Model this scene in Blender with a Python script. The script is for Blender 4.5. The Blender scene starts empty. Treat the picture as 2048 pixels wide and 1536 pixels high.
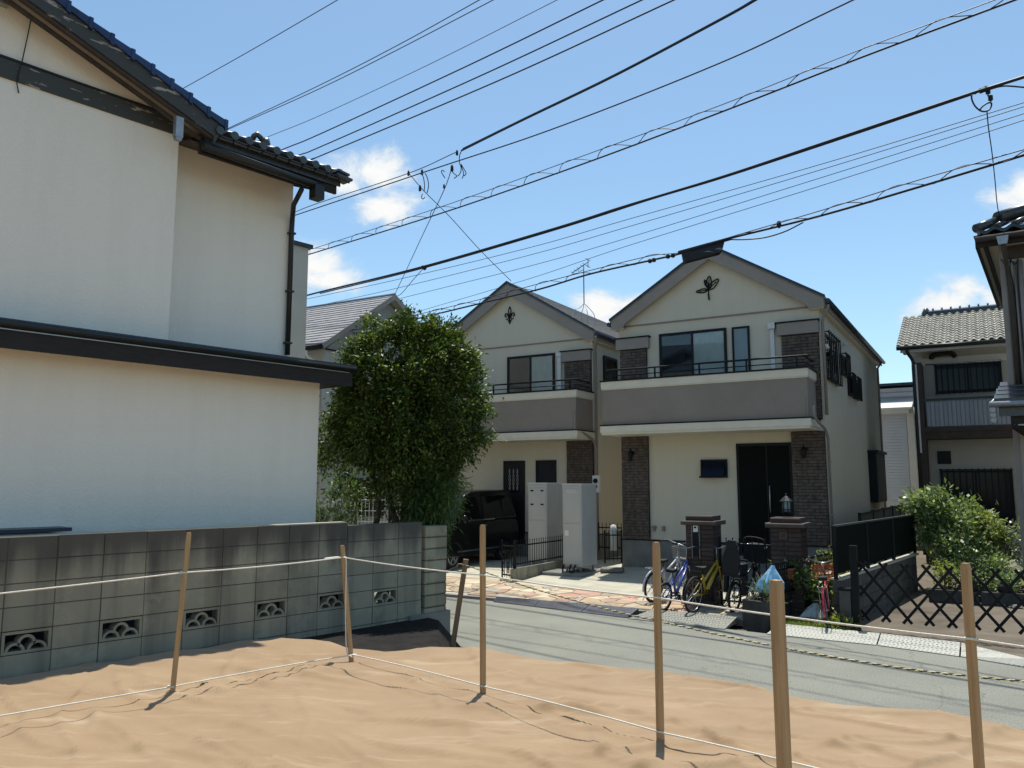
import bpy, bmesh, math, random
import numpy as np
from mathutils import Vector, Matrix, noise
R = math.radians
scene = bpy.context.scene
col = scene.collection

# ------------------------------------------------------------------ camera
EYE = 1.65
PITCH = 7.09
cam_d = bpy.data.cameras.new('camera')
cam_d.sensor_width = 36.0
cam_d.lens = 36.0 * 1600.0 / 2048.0
cam_d.clip_end = 3000.0
cam = bpy.data.objects.new('camera', cam_d)
col.objects.link(cam)
cam.location = (0, 0, EYE)
cam.rotation_euler = (R(90 + PITCH), 0, 0)
scene.camera = cam

# ------------------------------------------------------------------ sun and sky
SUN_AZ = math.atan2(0.20, 0.98)          # clockwise from +Y
SUN_EL = R(71.5)
sun_dir = Vector((math.sin(SUN_AZ) * math.cos(SUN_EL), math.cos(SUN_AZ) * math.cos(SUN_EL), math.sin(SUN_EL)))
sun_d = bpy.data.lights.new('sun', 'SUN')
sun_d.energy = 4.6
sun_d.angle = R(0.75)
sun_d.color = (1.0, 0.95, 0.87)
sun = bpy.data.objects.new('sun', sun_d)
col.objects.link(sun)
sun.rotation_euler = sun_dir.to_track_quat('Z', 'Y').to_euler()
sun.location = (0, 0, 40)

world = bpy.data.worlds.new('World')
scene.world = world
world.use_nodes = True
wt = world.node_tree
for n in list(wt.nodes):
    wt.nodes.remove(n)
def wn(t, **k):
    n = wt.nodes.new(t)
    for a, b in k.items():
        setattr(n, a, b)
    return n
sky = wn('ShaderNodeTexSky', sky_type='NISHITA')
sky.sun_disc = False
sky.sun_elevation = SUN_EL
sky.sun_rotation = SUN_AZ
sky.altitude = 40
sky.air_density = 1.0
sky.dust_density = 0.7
sky.ozone_density = 1.6
bg = wn('ShaderNodeBackground')
bg.inputs['Strength'].default_value = 0.133
tint = wn('ShaderNodeVectorMath', operation='MULTIPLY')
tint.inputs[1].default_value = (0.875, 0.995, 0.965)
wt.links.new(sky.outputs[0], tint.inputs[0])
wt.links.new(tint.outputs[0], bg.inputs[0])
tc = wn('ShaderNodeTexCoord')
def sky_dir(az, el):
    return (math.sin(R(az)) * math.cos(R(el)), math.cos(R(az)) * math.cos(R(el)), math.sin(R(el)))
flat = wn('ShaderNodeVectorMath', operation='MULTIPLY')          # clouds are wider than tall
flat.inputs[1].default_value = (1.0, 1.0, 1.7)
wt.links.new(tc.outputs['Generated'], flat.inputs[0])
nz = wn('ShaderNodeTexNoise')
nz.inputs['Scale'].default_value = 13.0
nz.inputs['Detail'].default_value = 12.0
nz.inputs['Roughness'].default_value = 0.66
nz.inputs['Distortion'].default_value = 0.35
wt.links.new(flat.outputs[0], nz.inputs['Vector'])
# small fair-weather clouds, low over the roofs all the way round: azimuth, elevation, radius in degrees
CLOUDS = [(-10.8, 21.7, 4.6), (-9.3, 19.2, 4.0), (-13.0, 20.8, 3.4), (-14.0, 14.9, 4.0), (-12.8, 14.3, 3.0), (6.6, 12.4, 3.6), (9.0, 12.2, 3.4), (29.2, 11.3, 4.2), (32.0, 11.0, 3.4), (34.0, 17.4, 3.6),
          (-46, 17, 6), (-75, 12, 6), (58, 14, 6), (84, 18, 6), (118, 13, 7), (152, 17, 7), (-118, 16, 7), (-155, 12, 7)]
last = None
for az, el, rad in CLOUDS:
    d = wn('ShaderNodeVectorMath', operation='DISTANCE')
    wt.links.new(flat.outputs[0], d.inputs[0])
    x_, y_, z_ = sky_dir(az, el)
    d.inputs[1].default_value = (x_, y_, z_ * 1.7)
    m = wn('ShaderNodeMapRange')
    m.inputs['From Min'].default_value = 0.0
    m.inputs['From Max'].default_value = math.tan(R(rad))
    m.inputs['To Min'].default_value = 1.0
    m.inputs['To Max'].default_value = 0.0
    wt.links.new(d.outputs['Value'], m.inputs['Value'])
    if last is None:
        last = m.outputs[0]
    else:
        mx = wn('ShaderNodeMath', operation='MAXIMUM')
        wt.links.new(last, mx.inputs[0])
        wt.links.new(m.outputs[0], mx.inputs[1])
        last = mx.outputs[0]
gate = wn('ShaderNodeMapRange')                                    # no wisps far from a cloud
gate.inputs['From Max'].default_value = 0.22
wt.links.new(last, gate.inputs['Value'])
ma = wn('ShaderNodeMath', operation='MULTIPLY_ADD')               # noise * 2.1 + cloud body
wt.links.new(nz.outputs['Fac'], ma.inputs[0])
ma.inputs[1].default_value = 2.1
wt.links.new(last, ma.inputs[2])
cm = wn('ShaderNodeMapRange', interpolation_type='SMOOTHSTEP')
cm.inputs['From Min'].default_value = 1.24
cm.inputs['From Max'].default_value = 1.85
wt.links.new(ma.outputs[0], cm.inputs['Value'])
al = wn('ShaderNodeMath', operation='MULTIPLY')
wt.links.new(cm.outputs[0], al.inputs[0])
wt.links.new(gate.outputs[0], al.inputs[1])
cc = wn('ShaderNodeMapRange')
cc.inputs['From Min'].default_value = 1.35
cc.inputs['From Max'].default_value = 1.95
wt.links.new(ma.outputs[0], cc.inputs['Value'])
cmix = wn('ShaderNodeMix', data_type='RGBA')
cmix.inputs['A'].default_value = (0.66, 0.79, 0.90, 1)
cmix.inputs['B'].default_value = (1.0, 1.0, 0.99, 1)
wt.links.new(cc.outputs[0], cmix.inputs['Factor'])
cbg = wn('ShaderNodeBackground')
wt.links.new(cmix.outputs['Result'], cbg.inputs['Color'])
cbg.inputs['Strength'].default_value = 0.78
mix = wn('ShaderNodeMixShader')
wt.links.new(al.outputs[0], mix.inputs[0])
wt.links.new(bg.outputs[0], mix.inputs[1])
wt.links.new(cbg.outputs[0], mix.inputs[2])
out = wn('ShaderNodeOutputWorld')
wt.links.new(mix.outputs[0], out.inputs[0])

vs = scene.view_settings
vs.view_transform = 'Standard'
vs.look = 'None'
vs.exposure = 0.33
vs.gamma = 1.0
vs.use_curve_mapping = False
scene.cycles.max_bounces = 8
scene.cycles.diffuse_bounces = 4
scene.cycles.glossy_bounces = 3
scene.cycles.transparent_max_bounces = 8
scene.cycles.use_denoising = True

# ------------------------------------------------------------------ helpers
ca, sa = math.cos(R(PITCH)), math.sin(R(PITCH))
def ray(px, py):
    x = (px - 1024) / 1600.0
    y = -(py - 768) / 1600.0
    return Vector((x, ca - y * sa, sa + y * ca))
def at(px, py, Y):
    """point at distance Y along the street axis seen at photograph pixel (px, py)"""
    d = ray(px, py)
    return Vector((0, 0, EYE)) + d * (Y / d.y)
def gp(px, py, z):
    d = ray(px, py)
    return Vector((0, 0, EYE)) + d * ((z - EYE) / d.z)

class MB:
    def __init__(s):
        s.v, s.f, s.m, s.sm = [], [], [], []
    def face(s, pts, m=0, smooth=False):
        b = len(s.v)
        s.v += [tuple(p) for p in pts]
        s.f.append(tuple(range(b, b + len(pts))))
        s.m.append(m); s.sm.append(smooth)
        return s
    def add(s, vs_, fs, m=0, smooth=False):
        b = len(s.v)
        s.v += [tuple(p) for p in vs_]
        for f in fs:
            s.f.append(tuple(b + i for i in f)); s.m.append(m); s.sm.append(smooth)
        return s
    def box(s, x0, x1, y0, y1, z0, z1, m=0):
        v = [(x0,y0,z0),(x1,y0,z0),(x1,y1,z0),(x0,y1,z0),(x0,y0,z1),(x1,y0,z1),(x1,y1,z1),(x0,y1,z1)]
        return s.add(v, [(0,3,2,1),(4,5,6,7),(0,1,5,4),(1,2,6,5),(2,3,7,6),(3,0,4,7)], m)
    def cbox(s, x0, x1, y0, y1, z0, z1, c=0.006, m=0):
        """box with chamfered edges on its front (-y) face"""
        v = [(x0,y0+c,z0),(x1,y0+c,z0),(x1,y0+c,z1),(x0,y0+c,z1),
             (x0+c,y0,z0+c),(x1-c,y0,z0+c),(x1-c,y0,z1-c),(x0+c,y0,z1-c),
             (x0,y1,z0),(x1,y1,z0),(x1,y1,z1),(x0,y1,z1)]
        return s.add(v, [(4,5,6,7),(0,1,5,4),(1,2,6,5),(2,3,7,6),(3,0,4,7),(0,8,9,1),(1,9,10,2),(2,10,11,3),(3,11,8,0),(9,8,11,10)], m)
    def prism(s, poly, axis, c0, c1, m=0):
        n = len(poly)
        def mk(p, c):
            a, b = p
            return (c, a, b) if axis == 'x' else ((a, c, b) if axis == 'y' else (a, b, c))
        v = [mk(p, c0) for p in poly] + [mk(p, c1) for p in poly]
        fs = [tuple(range(n))[::-1], tuple(range(n, 2 * n))]
        fs += [(i, (i + 1) % n, n + (i + 1) % n, n + i) for i in range(n)]
        return s.add(v, fs, m)
    def bar(s, p, q, w, h, up=(0, 0, 1), m=0):
        p, q, up = Vector(p), Vector(q), Vector(up)
        d = (q - p).normalized()
        a = d.cross(up)
        if a.length < 1e-5:
            a = d.cross(Vector((0, 1, 0)))
        a.normalize(); b = a.cross(d).normalized()
        a *= w / 2; b *= h / 2
        v = [p - a - b, p + a - b, p + a + b, p - a + b, q - a - b, q + a - b, q + a + b, q - a + b]
        return s.add(v, [(0,3,2,1),(4,5,6,7),(0,1,5,4),(1,2,6,5),(2,3,7,6),(3,0,4,7)], m)
    def tube(s, pts, r, n=6, m=0, closed=False, cap=True):
        pts = [Vector(p) for p in pts]
        k = len(pts)
        rr = r if isinstance(r, (list, tuple)) else [r] * k
        up = None
        vs_ = []
        for i, p in enumerate(pts):
            if closed:
                d = (pts[(i + 1) % k] - pts[i - 1])
            else:
                d = pts[min(i + 1, k - 1)] - pts[max(i - 1, 0)]
            d = d.normalized() if d.length > 1e-9 else Vector((0, 0, 1))
            if up is None:
                up = d.orthogonal().normalized()
            a = up - d * up.dot(d)
            a = a.normalized() if a.length > 1e-6 else d.orthogonal().normalized()
            up = a
            b = d.cross(a)
            for j in range(n):
                t = 2 * math.pi * j / n
                vs_.append(p + (a * math.cos(t) + b * math.sin(t)) * rr[i])
        fs = []
        for i in range(k if closed else k - 1):
            i2 = (i + 1) % k
            for j in range(n):
                fs.append((i * n + j, i * n + (j + 1) % n, i2 * n + (j + 1) % n, i2 * n + j))
        s.add(vs_, fs, m, True)
        if cap and not closed:
            b0 = len(s.v) - k * n
            s.f.append(tuple(b0 + j for j in range(n))[::-1]); s.m.append(m); s.sm.append(False)
            s.f.append(tuple(b0 + (k - 1) * n + j for j in range(n))); s.m.append(m); s.sm.append(False)
        return s
    def ring(s, c, ax, Rr, r, n=28, k=6, m=0):
        c, ax = Vector(c), Vector(ax).normalized()
        a = ax.orthogonal().normalized(); b = ax.cross(a)
        return s.tube([c + (a * math.cos(2*math.pi*i/n) + b * math.sin(2*math.pi*i/n)) * Rr for i in range(n)], r, k, m, closed=True)
    def disc(s, c, ax, Rr, h, n=20, m=0):
        ax = Vector(ax).normalized(); c = Vector(c)
        return s.tube([c - ax * h / 2, c + ax * h / 2], Rr, n, m)
    def lathe(s, prof, c=(0, 0, 0), n=16, m=0, smooth=True):
        cx, cy, cz = c
        vs_ = [(cx + r * math.cos(2*math.pi*j/n), cy + r * math.sin(2*math.pi*j/n), cz + z) for r, z in prof for j in range(n)]
        fs = [(i*n+j, i*n+(j+1)%n, (i+1)*n+(j+1)%n, (i+1)*n+j) for i in range(len(prof)-1) for j in range(n)]
        s.add(vs_, fs, m, smooth)
        return s
    def data(s, name, mats, recalc=True):
        me = bpy.data.meshes.new(name)
        me.from_pydata(s.v, [], s.f)
        mats = mats if isinstance(mats, (list, tuple)) else [mats]
        for mt in mats:
            me.materials.append(mt)
        me.polygons.foreach_set('material_index', s.m)
        me.polygons.foreach_set('use_smooth', s.sm)
        if recalc:
            bm = bmesh.new(); bm.from_mesh(me)
            bmesh.ops.recalc_face_normals(bm, faces=bm.faces)
            bm.to_mesh(me); bm.free()
        me.update()
        return me

def put(name, me, parent=None, loc=None, rz=None, label=None, kind=None):
    o = bpy.data.objects.new(name, me)
    col.objects.link(o)
    if parent is not None:
        o.parent = parent
    if loc is not None:
        o.location = loc
    if rz is not None:
        o.rotation_euler = (0, 0, rz)
    if label:
        o['label'] = label
    if kind:
        o['kind'] = kind
    return o
def part(name, mb, mats, parent, label=None, kind=None):
    return put(name, mb.data(name, mats), parent, label=label, kind=kind)
def thing(name, label, cat, loc=(0, 0, 0), rz=0.0, group=None, mesh=None, kind=None):
    o = bpy.data.objects.new(name, mesh)
    col.objects.link(o)
    o.location = loc; o.rotation_euler = (0, 0, rz)
    o['label'] = label; o['category'] = cat
    if group: o['group'] = group
    if kind: o['kind'] = kind
    return o
def solo(name, mb, mats, label, cat, group=None, loc=(0, 0, 0), rz=0.0, kind=None):
    return thing(name, label, cat, loc, rz, group, mb.data(name, mats), kind)
def structure(name, mb, mats):
    o = put(name, mb.data(name, mats)); o['kind'] = 'structure'
    return o
def copy_tree(o, parent=None):
    c = o.copy(); col.objects.link(c); c.parent = parent
    for ch in o.children:
        copy_tree(ch, c)
    return c

# ------------------------------------------------------------------ materials
def nodes(name):
    m = bpy.data.materials.new(name); m.use_nodes = True
    nt = m.node_tree
    b = nt.nodes['Principled BSDF']
    return m, nt, b
def mat(name, c, rough=0.7, var=0.12, scale=4.0, bump=0.0, bscale=80.0, metal=0.0, spec=0.4, c2=None, rnd=0.0, stretch=None, coat=0.0, bdist=0.01, detail=5.0):
    m, nt, b = nodes(name)
    L = nt.links.new
    tcn = nt.nodes.new('ShaderNodeTexCoord')
    src = tcn.outputs['Object']
    if stretch:
        mp = nt.nodes.new('ShaderNodeMapping'); mp.inputs['Scale'].default_value = stretch
        L(src, mp.inputs['Vector']); src = mp.outputs[0]
    n1 = nt.nodes.new('ShaderNodeTexNoise'); n1.inputs['Scale'].default_value = scale; n1.inputs['Detail'].default_value = detail
    n1.inputs['Roughness'].default_value = 0.62
    L(src, n1.inputs['Vector'])
    ramp = nt.nodes.new('ShaderNodeMapRange'); ramp.inputs['From Min'].default_value = 0.3; ramp.inputs['From Max'].default_value = 0.7
    L(n1.outputs['Fac'], ramp.inputs['Value'])
    mx = nt.nodes.new('ShaderNodeMix'); mx.data_type = 'RGBA'
    ca_ = tuple(x * (1 - var) for x in c) + (1,)
    cb_ = (tuple(min(1, x * (1 + var)) for x in c) if c2 is None else tuple(c2)) + (1,)
    mx.inputs['A'].default_value = ca_ if c2 is None else tuple(c) + (1,)
    mx.inputs['B'].default_value = cb_
    L(ramp.outputs[0], mx.inputs['Factor'])
    outc = mx.outputs['Result']
    if rnd:
        oi = nt.nodes.new('ShaderNodeObjectInfo')
        mr = nt.nodes.new('ShaderNodeMapRange'); mr.inputs['To Min'].default_value = 1 - rnd; mr.inputs['To Max'].default_value = 1 + rnd
        L(oi.outputs['Random'], mr.inputs['Value'])
        vm = nt.nodes.new('ShaderNodeVectorMath'); vm.operation = 'SCALE'
        L(outc, vm.inputs[0]); L(mr.outputs[0], vm.inputs['Scale']); outc = vm.outputs[0]
    L(outc, b.inputs['Base Color'])
    b.inputs['Roughness'].default_value = rough
    b.inputs['Metallic'].default_value = metal
    b.inputs['Specular IOR Level'].default_value = spec
    if coat:
        b.inputs['Coat Weight'].default_value = coat; b.inputs['Coat Roughness'].default_value = 0.05
    if bump:
        n2 = nt.nodes.new('ShaderNodeTexNoise'); n2.inputs['Scale'].default_value = bscale; n2.inputs['Detail'].default_value = 4.0
        L(tcn.outputs['Object'], n2.inputs['Vector'])
        bp = nt.nodes.new('ShaderNodeBump'); bp.inputs['Strength'].default_value = bump; bp.inputs['Distance'].default_value = bdist
        L(n2.outputs['Fac'], bp.inputs['Height']); L(bp.outputs[0], b.inputs['Normal'])
    return m
def leaf_mat(name, ca_, cb_, cc=None, rough=0.38, trans=0.22, spec=0.5):
    m, nt, b = nodes(name)
    L = nt.links.new
    g = nt.nodes.new('ShaderNodeNewGeometry')
    cr = nt.nodes.new('ShaderNodeValToRGB')
    cr.color_ramp.elements[0].color = tuple(ca_) + (1,)
    cr.color_ramp.elements[1].color = tuple(cb_) + (1,)
    cr.color_ramp.elements[1].position = 0.8
    if cc:
        e = cr.color_ramp.elements.new(0.97); e.color = tuple(cc) + (1,)
    L(g.outputs['Random Per Island'], cr.inputs[0])
    L(cr.outputs[0], b.inputs['Base Color'])
    b.inputs['Roughness'].default_value = rough
    b.inputs['Specular IOR Level'].default_value = spec
    t = nt.nodes.new('ShaderNodeBsdfTranslucent')
    vm = nt.nodes.new('ShaderNodeVectorMath'); vm.operation = 'MULTIPLY'; vm.inputs[1].default_value = (1.5, 1.6, 0.7)
    L(cr.outputs[0], vm.inputs[0]); L(vm.outputs[0], t.inputs['Color'])
    ms = nt.nodes.new('ShaderNodeMixShader'); ms.inputs[0].default_value = trans
    L(b.outputs[0], ms.inputs[1]); L(t.outputs[0], ms.inputs[2])
    L(ms.outputs[0], nt.nodes['Material Output'].inputs[0])
    return m
def streak_mat(name, c, dark, light, rough=0.85, bump=0.35, zsc=0.35, amount=0.6, rnd=0.1, bscale=70, top=None):
    """stone or concrete with patches and vertical run-off streaks"""
    m, nt, b = nodes(name)
    L = nt.links.new
    tcn = nt.nodes.new('ShaderNodeTexCoord')
    geo = nt.nodes.new('ShaderNodeNewGeometry')
    mp = nt.nodes.new('ShaderNodeMapping'); mp.inputs['Scale'].default_value = (5.0, 5.0, zsc)
    L(geo.outputs['Position'], mp.inputs['Vector'])
    n1 = nt.nodes.new('ShaderNodeTexNoise'); n1.inputs['Scale'].default_value = 1.0; n1.inputs['Detail'].default_value = 6.0
    L(mp.outputs[0], n1.inputs['Vector'])
    n2 = nt.nodes.new('ShaderNodeTexNoise'); n2.inputs['Scale'].default_value = 2.2; n2.inputs['Detail'].default_value = 8.0; n2.inputs['Roughness'].default_value = 0.7
    L(geo.outputs['Position'], n2.inputs['Vector'])
    def rng(s, a, bb):
        r_ = nt.nodes.new('ShaderNodeMapRange'); r_.inputs['From Min'].default_value = a; r_.inputs['From Max'].default_value = bb
        L(s, r_.inputs['Value']); return r_.outputs[0]
    mx = nt.nodes.new('ShaderNodeMix'); mx.data_type = 'RGBA'
    mx.inputs['A'].default_value = tuple(c) + (1,); mx.inputs['B'].default_value = tuple(dark) + (1,)
    mu = nt.nodes.new('ShaderNodeMath'); mu.operation = 'MULTIPLY'; mu.inputs[1].default_value = amount
    L(rng(n1.outputs['Fac'], 0.45, 0.7), mu.inputs[0]); L(mu.outputs[0], mx.inputs['Factor'])
    mx2 = nt.nodes.new('ShaderNodeMix'); mx2.data_type = 'RGBA'
    L(mx.outputs['Result'], mx2.inputs['A']); mx2.inputs['B'].default_value = tuple(light) + (1,)
    mu2 = nt.nodes.new('ShaderNodeMath'); mu2.operation = 'MULTIPLY'; mu2.inputs[1].default_value = amount
    L(rng(n2.outputs['Fac'], 0.5, 0.72), mu2.inputs[0]); L(mu2.outputs[0], mx2.inputs['Factor'])
    oi = nt.nodes.new('ShaderNodeObjectInfo')
    mr = nt.nodes.new('ShaderNodeMapRange'); mr.inputs['To Min'].default_value = 1 - rnd; mr.inputs['To Max'].default_value = 1 + rnd
    L(oi.outputs['Random'], mr.inputs['Value'])
    vm = nt.nodes.new('ShaderNodeVectorMath'); vm.operation = 'SCALE'
    L(mx2.outputs['Result'], vm.inputs[0]); L(mr.outputs[0], vm.inputs['Scale'])
    outc = vm.outputs[0]
    if top:                                        # algae staining that creeps down from the wall top
        sx = nt.nodes.new('ShaderNodeSeparateXYZ'); L(geo.outputs['Position'], sx.inputs[0])
        a1 = nt.nodes.new('ShaderNodeMath'); a1.operation = 'MULTIPLY_ADD'; a1.inputs[1].default_value = 0.9
        L(n1.outputs['Fac'], a1.inputs[0]); L(sx.outputs['Z'], a1.inputs[2])
        tf = nt.nodes.new('ShaderNodeMapRange'); tf.interpolation_type = 'SMOOTHSTEP'; tf.inputs['From Min'].default_value = 1.12; tf.inputs['From Max'].default_value = 1.55; tf.inputs['To Max'].default_value = 0.9
        L(a1.outputs[0], tf.inputs['Value'])
        mx3 = nt.nodes.new('ShaderNodeMix'); mx3.data_type = 'RGBA'; mx3.inputs['B'].default_value = tuple(top) + (1,)
        L(outc, mx3.inputs['A']); L(tf.outputs[0], mx3.inputs['Factor']); outc = mx3.outputs['Result']
    L(outc, b.inputs['Base Color'])
    b.inputs['Roughness'].default_value = rough; b.inputs['Specular IOR Level'].default_value = 0.25
    n3 = nt.nodes.new('ShaderNodeTexNoise'); n3.inputs['Scale'].default_value = bscale; n3.inputs['Detail'].default_value = 5.0
    L(geo.outputs['Position'], n3.inputs['Vector'])
    bp = nt.nodes.new('ShaderNodeBump'); bp.inputs['Strength'].default_value = bump; bp.inputs['Distance'].default_value = 0.008
    L(n3.outputs['Fac'], bp.inputs['Height']); L(bp.outputs[0], b.inputs['Normal'])
    return m
def peel_mat(name, c, bare):
    """dark painted timber whose paint flakes off in elongated patches"""
    m, nt, b = nodes(name)
    L = nt.links.new
    tcn = nt.nodes.new('ShaderNodeTexCoord')
    mp = nt.nodes.new('ShaderNodeMapping'); mp.inputs['Scale'].default_value = (2.2, 2.2, 14.0)
    L(tcn.outputs['Object'], mp.inputs['Vector'])
    n1 = nt.nodes.new('ShaderNodeTexNoise'); n1.inputs['Scale'].default_value = 1.4; n1.inputs['Detail'].default_value = 9.0; n1.inputs['Roughness'].default_value = 0.7
    L(mp.outputs[0], n1.inputs['Vector'])
    r_ = nt.nodes.new('ShaderNodeMapRange'); r_.inputs['From Min'].default_value = 0.575; r_.inputs['From Max'].default_value = 0.60
    L(n1.outputs['Fac'], r_.inputs['Value'])
    mx = nt.nodes.new('ShaderNodeMix'); mx.data_type = 'RGBA'
    mx.inputs['A'].default_value = tuple(c) + (1,); mx.inputs['B'].default_value = tuple(bare) + (1,)
    L(r_.outputs[0], mx.inputs['Factor']); L(mx.outputs['Result'], b.inputs['Base Color'])
    b.inputs['Roughness'].default_value = 0.65
    bp = nt.nodes.new('ShaderNodeBump'); bp.inputs['Strength'].default_value = 0.5; bp.inputs['Distance'].default_value = 0.004; bp.invert = True
    L(r_.outputs[0], bp.inputs['Height']); L(bp.outputs[0], b.inputs['Normal'])
    return m
def glass_mat(name, tint=(0.9, 0.95, 0.95), base_ref=0.015, rough=0.01):
    m, nt, b = nodes(name)
    L = nt.links.new
    fr = nt.nodes.new('ShaderNodeFresnel'); fr.inputs['IOR'].default_value = 1.5
    tr = nt.nodes.new('ShaderNodeBsdfTransparent'); tr.inputs['Color'].default_value = tuple(tint) + (1,)
    gl = nt.nodes.new('ShaderNodeBsdfGlossy'); gl.inputs['Roughness'].default_value = rough
    ad = nt.nodes.new('ShaderNodeMath'); ad.operation = 'ADD'; ad.inputs[1].default_value = base_ref
    L(fr.outputs[0], ad.inputs[0])
    ms = nt.nodes.new('ShaderNodeMixShader')
    L(ad.outputs[0], ms.inputs[0]); L(tr.outputs[0], ms.inputs[1]); L(gl.outputs[0], ms.inputs[2])
    L(ms.outputs[0], nt.nodes['Material Output'].inputs[0])
    return m
def asphalt_mat():
    m, nt, b = nodes('asphalt')
    L = nt.links.new
    geo = nt.nodes.new('ShaderNodeNewGeometry')
    def nzn(s, d, rg=0.6):
        n = nt.nodes.new('ShaderNodeTexNoise'); n.inputs['Scale'].default_value = s; n.inputs['Detail'].default_value = d; n.inputs['Roughness'].default_value = rg
        L(geo.outputs['Position'], n.inputs['Vector']); return n.outputs['Fac']
    a = nzn(0.7, 6); f = nzn(60, 3, 0.8)
    cr = nt.nodes.new('ShaderNodeValToRGB')
    cr.color_ramp.elements[0].color = (0.172, 0.174, 0.15, 1); cr.color_ramp.elements[0].position = 0.3
    cr.color_ramp.elements[1].color = (0.225, 0.23, 0.19, 1); cr.color_ramp.elements[1].position = 0.72
    L(a, cr.inputs[0])
    r_ = nt.nodes.new('ShaderNodeMapRange'); r_.inputs['From Min'].default_value = 0.3; r_.inputs['From Max'].default_value = 0.7; r_.inputs['To Min'].default_value = 0.55; r_.inputs['To Max'].default_value = 1.5
    L(f, r_.inputs['Value'])
    vm = nt.nodes.new('ShaderNodeVectorMath'); vm.operation = 'SCALE'
    L(cr.outputs[0], vm.inputs[0]); L(r_.outputs[0], vm.inputs['Scale'])
    # hairline cracks
    vo = nt.nodes.new('ShaderNodeTexVoronoi'); vo.feature = 'DISTANCE_TO_EDGE'; vo.inputs['Scale'].default_value = 0.55
    nv = nt.nodes.new('ShaderNodeTexNoise'); nv.inputs['Scale'].default_value = 1.7; nv.inputs['Detail'].default_value = 6
    L(geo.outputs['Position'], nv.inputs['Vector'])
    va = nt.nodes.new('ShaderNodeVectorMath'); va.operation = 'MULTIPLY_ADD'; va.inputs[1].default_value = (0.9, 0.9, 0)
    L(nv.outputs['Color'], va.inputs[0]); L(geo.outputs['Position'], va.inputs[2]); L(va.outputs[0], vo.inputs['Vector'])
    cr2 = nt.nodes.new('ShaderNodeMapRange'); cr2.inputs['From Min'].default_value = 0.0; cr2.inputs['From Max'].default_value = 0.004; cr2.inputs['To Min'].default_value = 0.72; cr2.inputs['To Max'].default_value = 1.0
    L(vo.outputs['Distance'], cr2.inputs['Value'])
    vm2 = nt.nodes.new('ShaderNodeVectorMath'); vm2.operation = 'SCALE'
    L(vm.outputs[0], vm2.inputs[0]); L(cr2.outputs[0], vm2.inputs['Scale'])
    L(vm2.outputs[0], b.inputs['Base Color'])
    b.inputs['Roughness'].default_value = 0.9; b.inputs['Specular IOR Level'].default_value = 0.25
    bp = nt.nodes.new('ShaderNodeBump'); bp.inputs['Strength'].default_value = 0.5; bp.inputs['Distance'].default_value = 0.01
    L(f, bp.inputs['Height']); L(bp.outputs[0], b.inputs['Normal'])
    return m
def sheet_mat():
    m, nt, b = nodes('weed_sheet')
    L = nt.links.new
    geo = nt.nodes.new('ShaderNodeNewGeometry')
    n1 = nt.nodes.new('ShaderNodeTexNoise'); n1.inputs['Scale'].default_value = 0.9; n1.inputs['Detail'].default_value = 8; n1.inputs['Roughness'].default_value = 0.65
    L(geo.outputs['Position'], n1.inputs['Vector'])
    cr = nt.nodes.new('ShaderNodeValToRGB')
    cr.color_ramp.elements[0].color = (0.25, 0.162, 0.085, 1); cr.color_ramp.elements[0].position = 0.3
    cr.color_ramp.elements[1].color = (0.325, 0.225, 0.125, 1); cr.color_ramp.elements[1].position = 0.7
    L(n1.outputs['Fac'], cr.inputs[0])
    # pale dust lying along the creases
    mp = nt.nodes.new('ShaderNodeMapping'); mp.inputs['Rotation'].default_value = (0, 0, R(36)); mp.inputs['Scale'].default_value = (0.5, 3.2, 1)
    L(geo.outputs['Position'], mp.inputs['Vector'])
    n2 = nt.nodes.new('ShaderNodeTexNoise'); n2.inputs['Scale'].default_value = 1.6; n2.inputs['Detail'].default_value = 9; n2.inputs['Roughness'].default_value = 0.72
    L(mp.outputs[0], n2.inputs['Vector'])
    r_ = nt.nodes.new('ShaderNodeMapRange'); r_.inputs['From Min'].default_value = 0.54; r_.inputs['From Max'].default_value = 0.74; r_.inputs['To Max'].default_value = 0.75
    L(n2.outputs['Fac'], r_.inputs['Value'])
    mx = nt.nodes.new('ShaderNodeMix'); mx.data_type = 'RGBA'
    L(cr.outputs[0], mx.inputs['A']); mx.inputs['B'].default_value = (0.43, 0.335, 0.225, 1); L(r_.outputs[0], mx.inputs['Factor'])
    L(mx.outputs['Result'], b.inputs['Base Color'])
    b.inputs['Roughness'].default_value = 0.8; b.inputs['Specular IOR Level'].default_value = 0.25
    b.inputs['Sheen Weight'].default_value = 0.15
    n3 = nt.nodes.new('ShaderNodeTexNoise'); n3.inputs['Scale'].default_value = 14; n3.inputs['Detail'].default_value = 7; n3.inputs['Roughness'].default_value = 0.7
    L(geo.outputs['Position'], n3.inputs['Vector'])
    bp = nt.nodes.new('ShaderNodeBump'); bp.inputs['Strength'].default_value = 0.30; bp.inputs['Distance'].default_value = 0.012
    L(n3.outputs['Fac'], bp.inputs['Height']); L(bp.outputs[0], b.inputs['Normal'])
    return m

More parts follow.
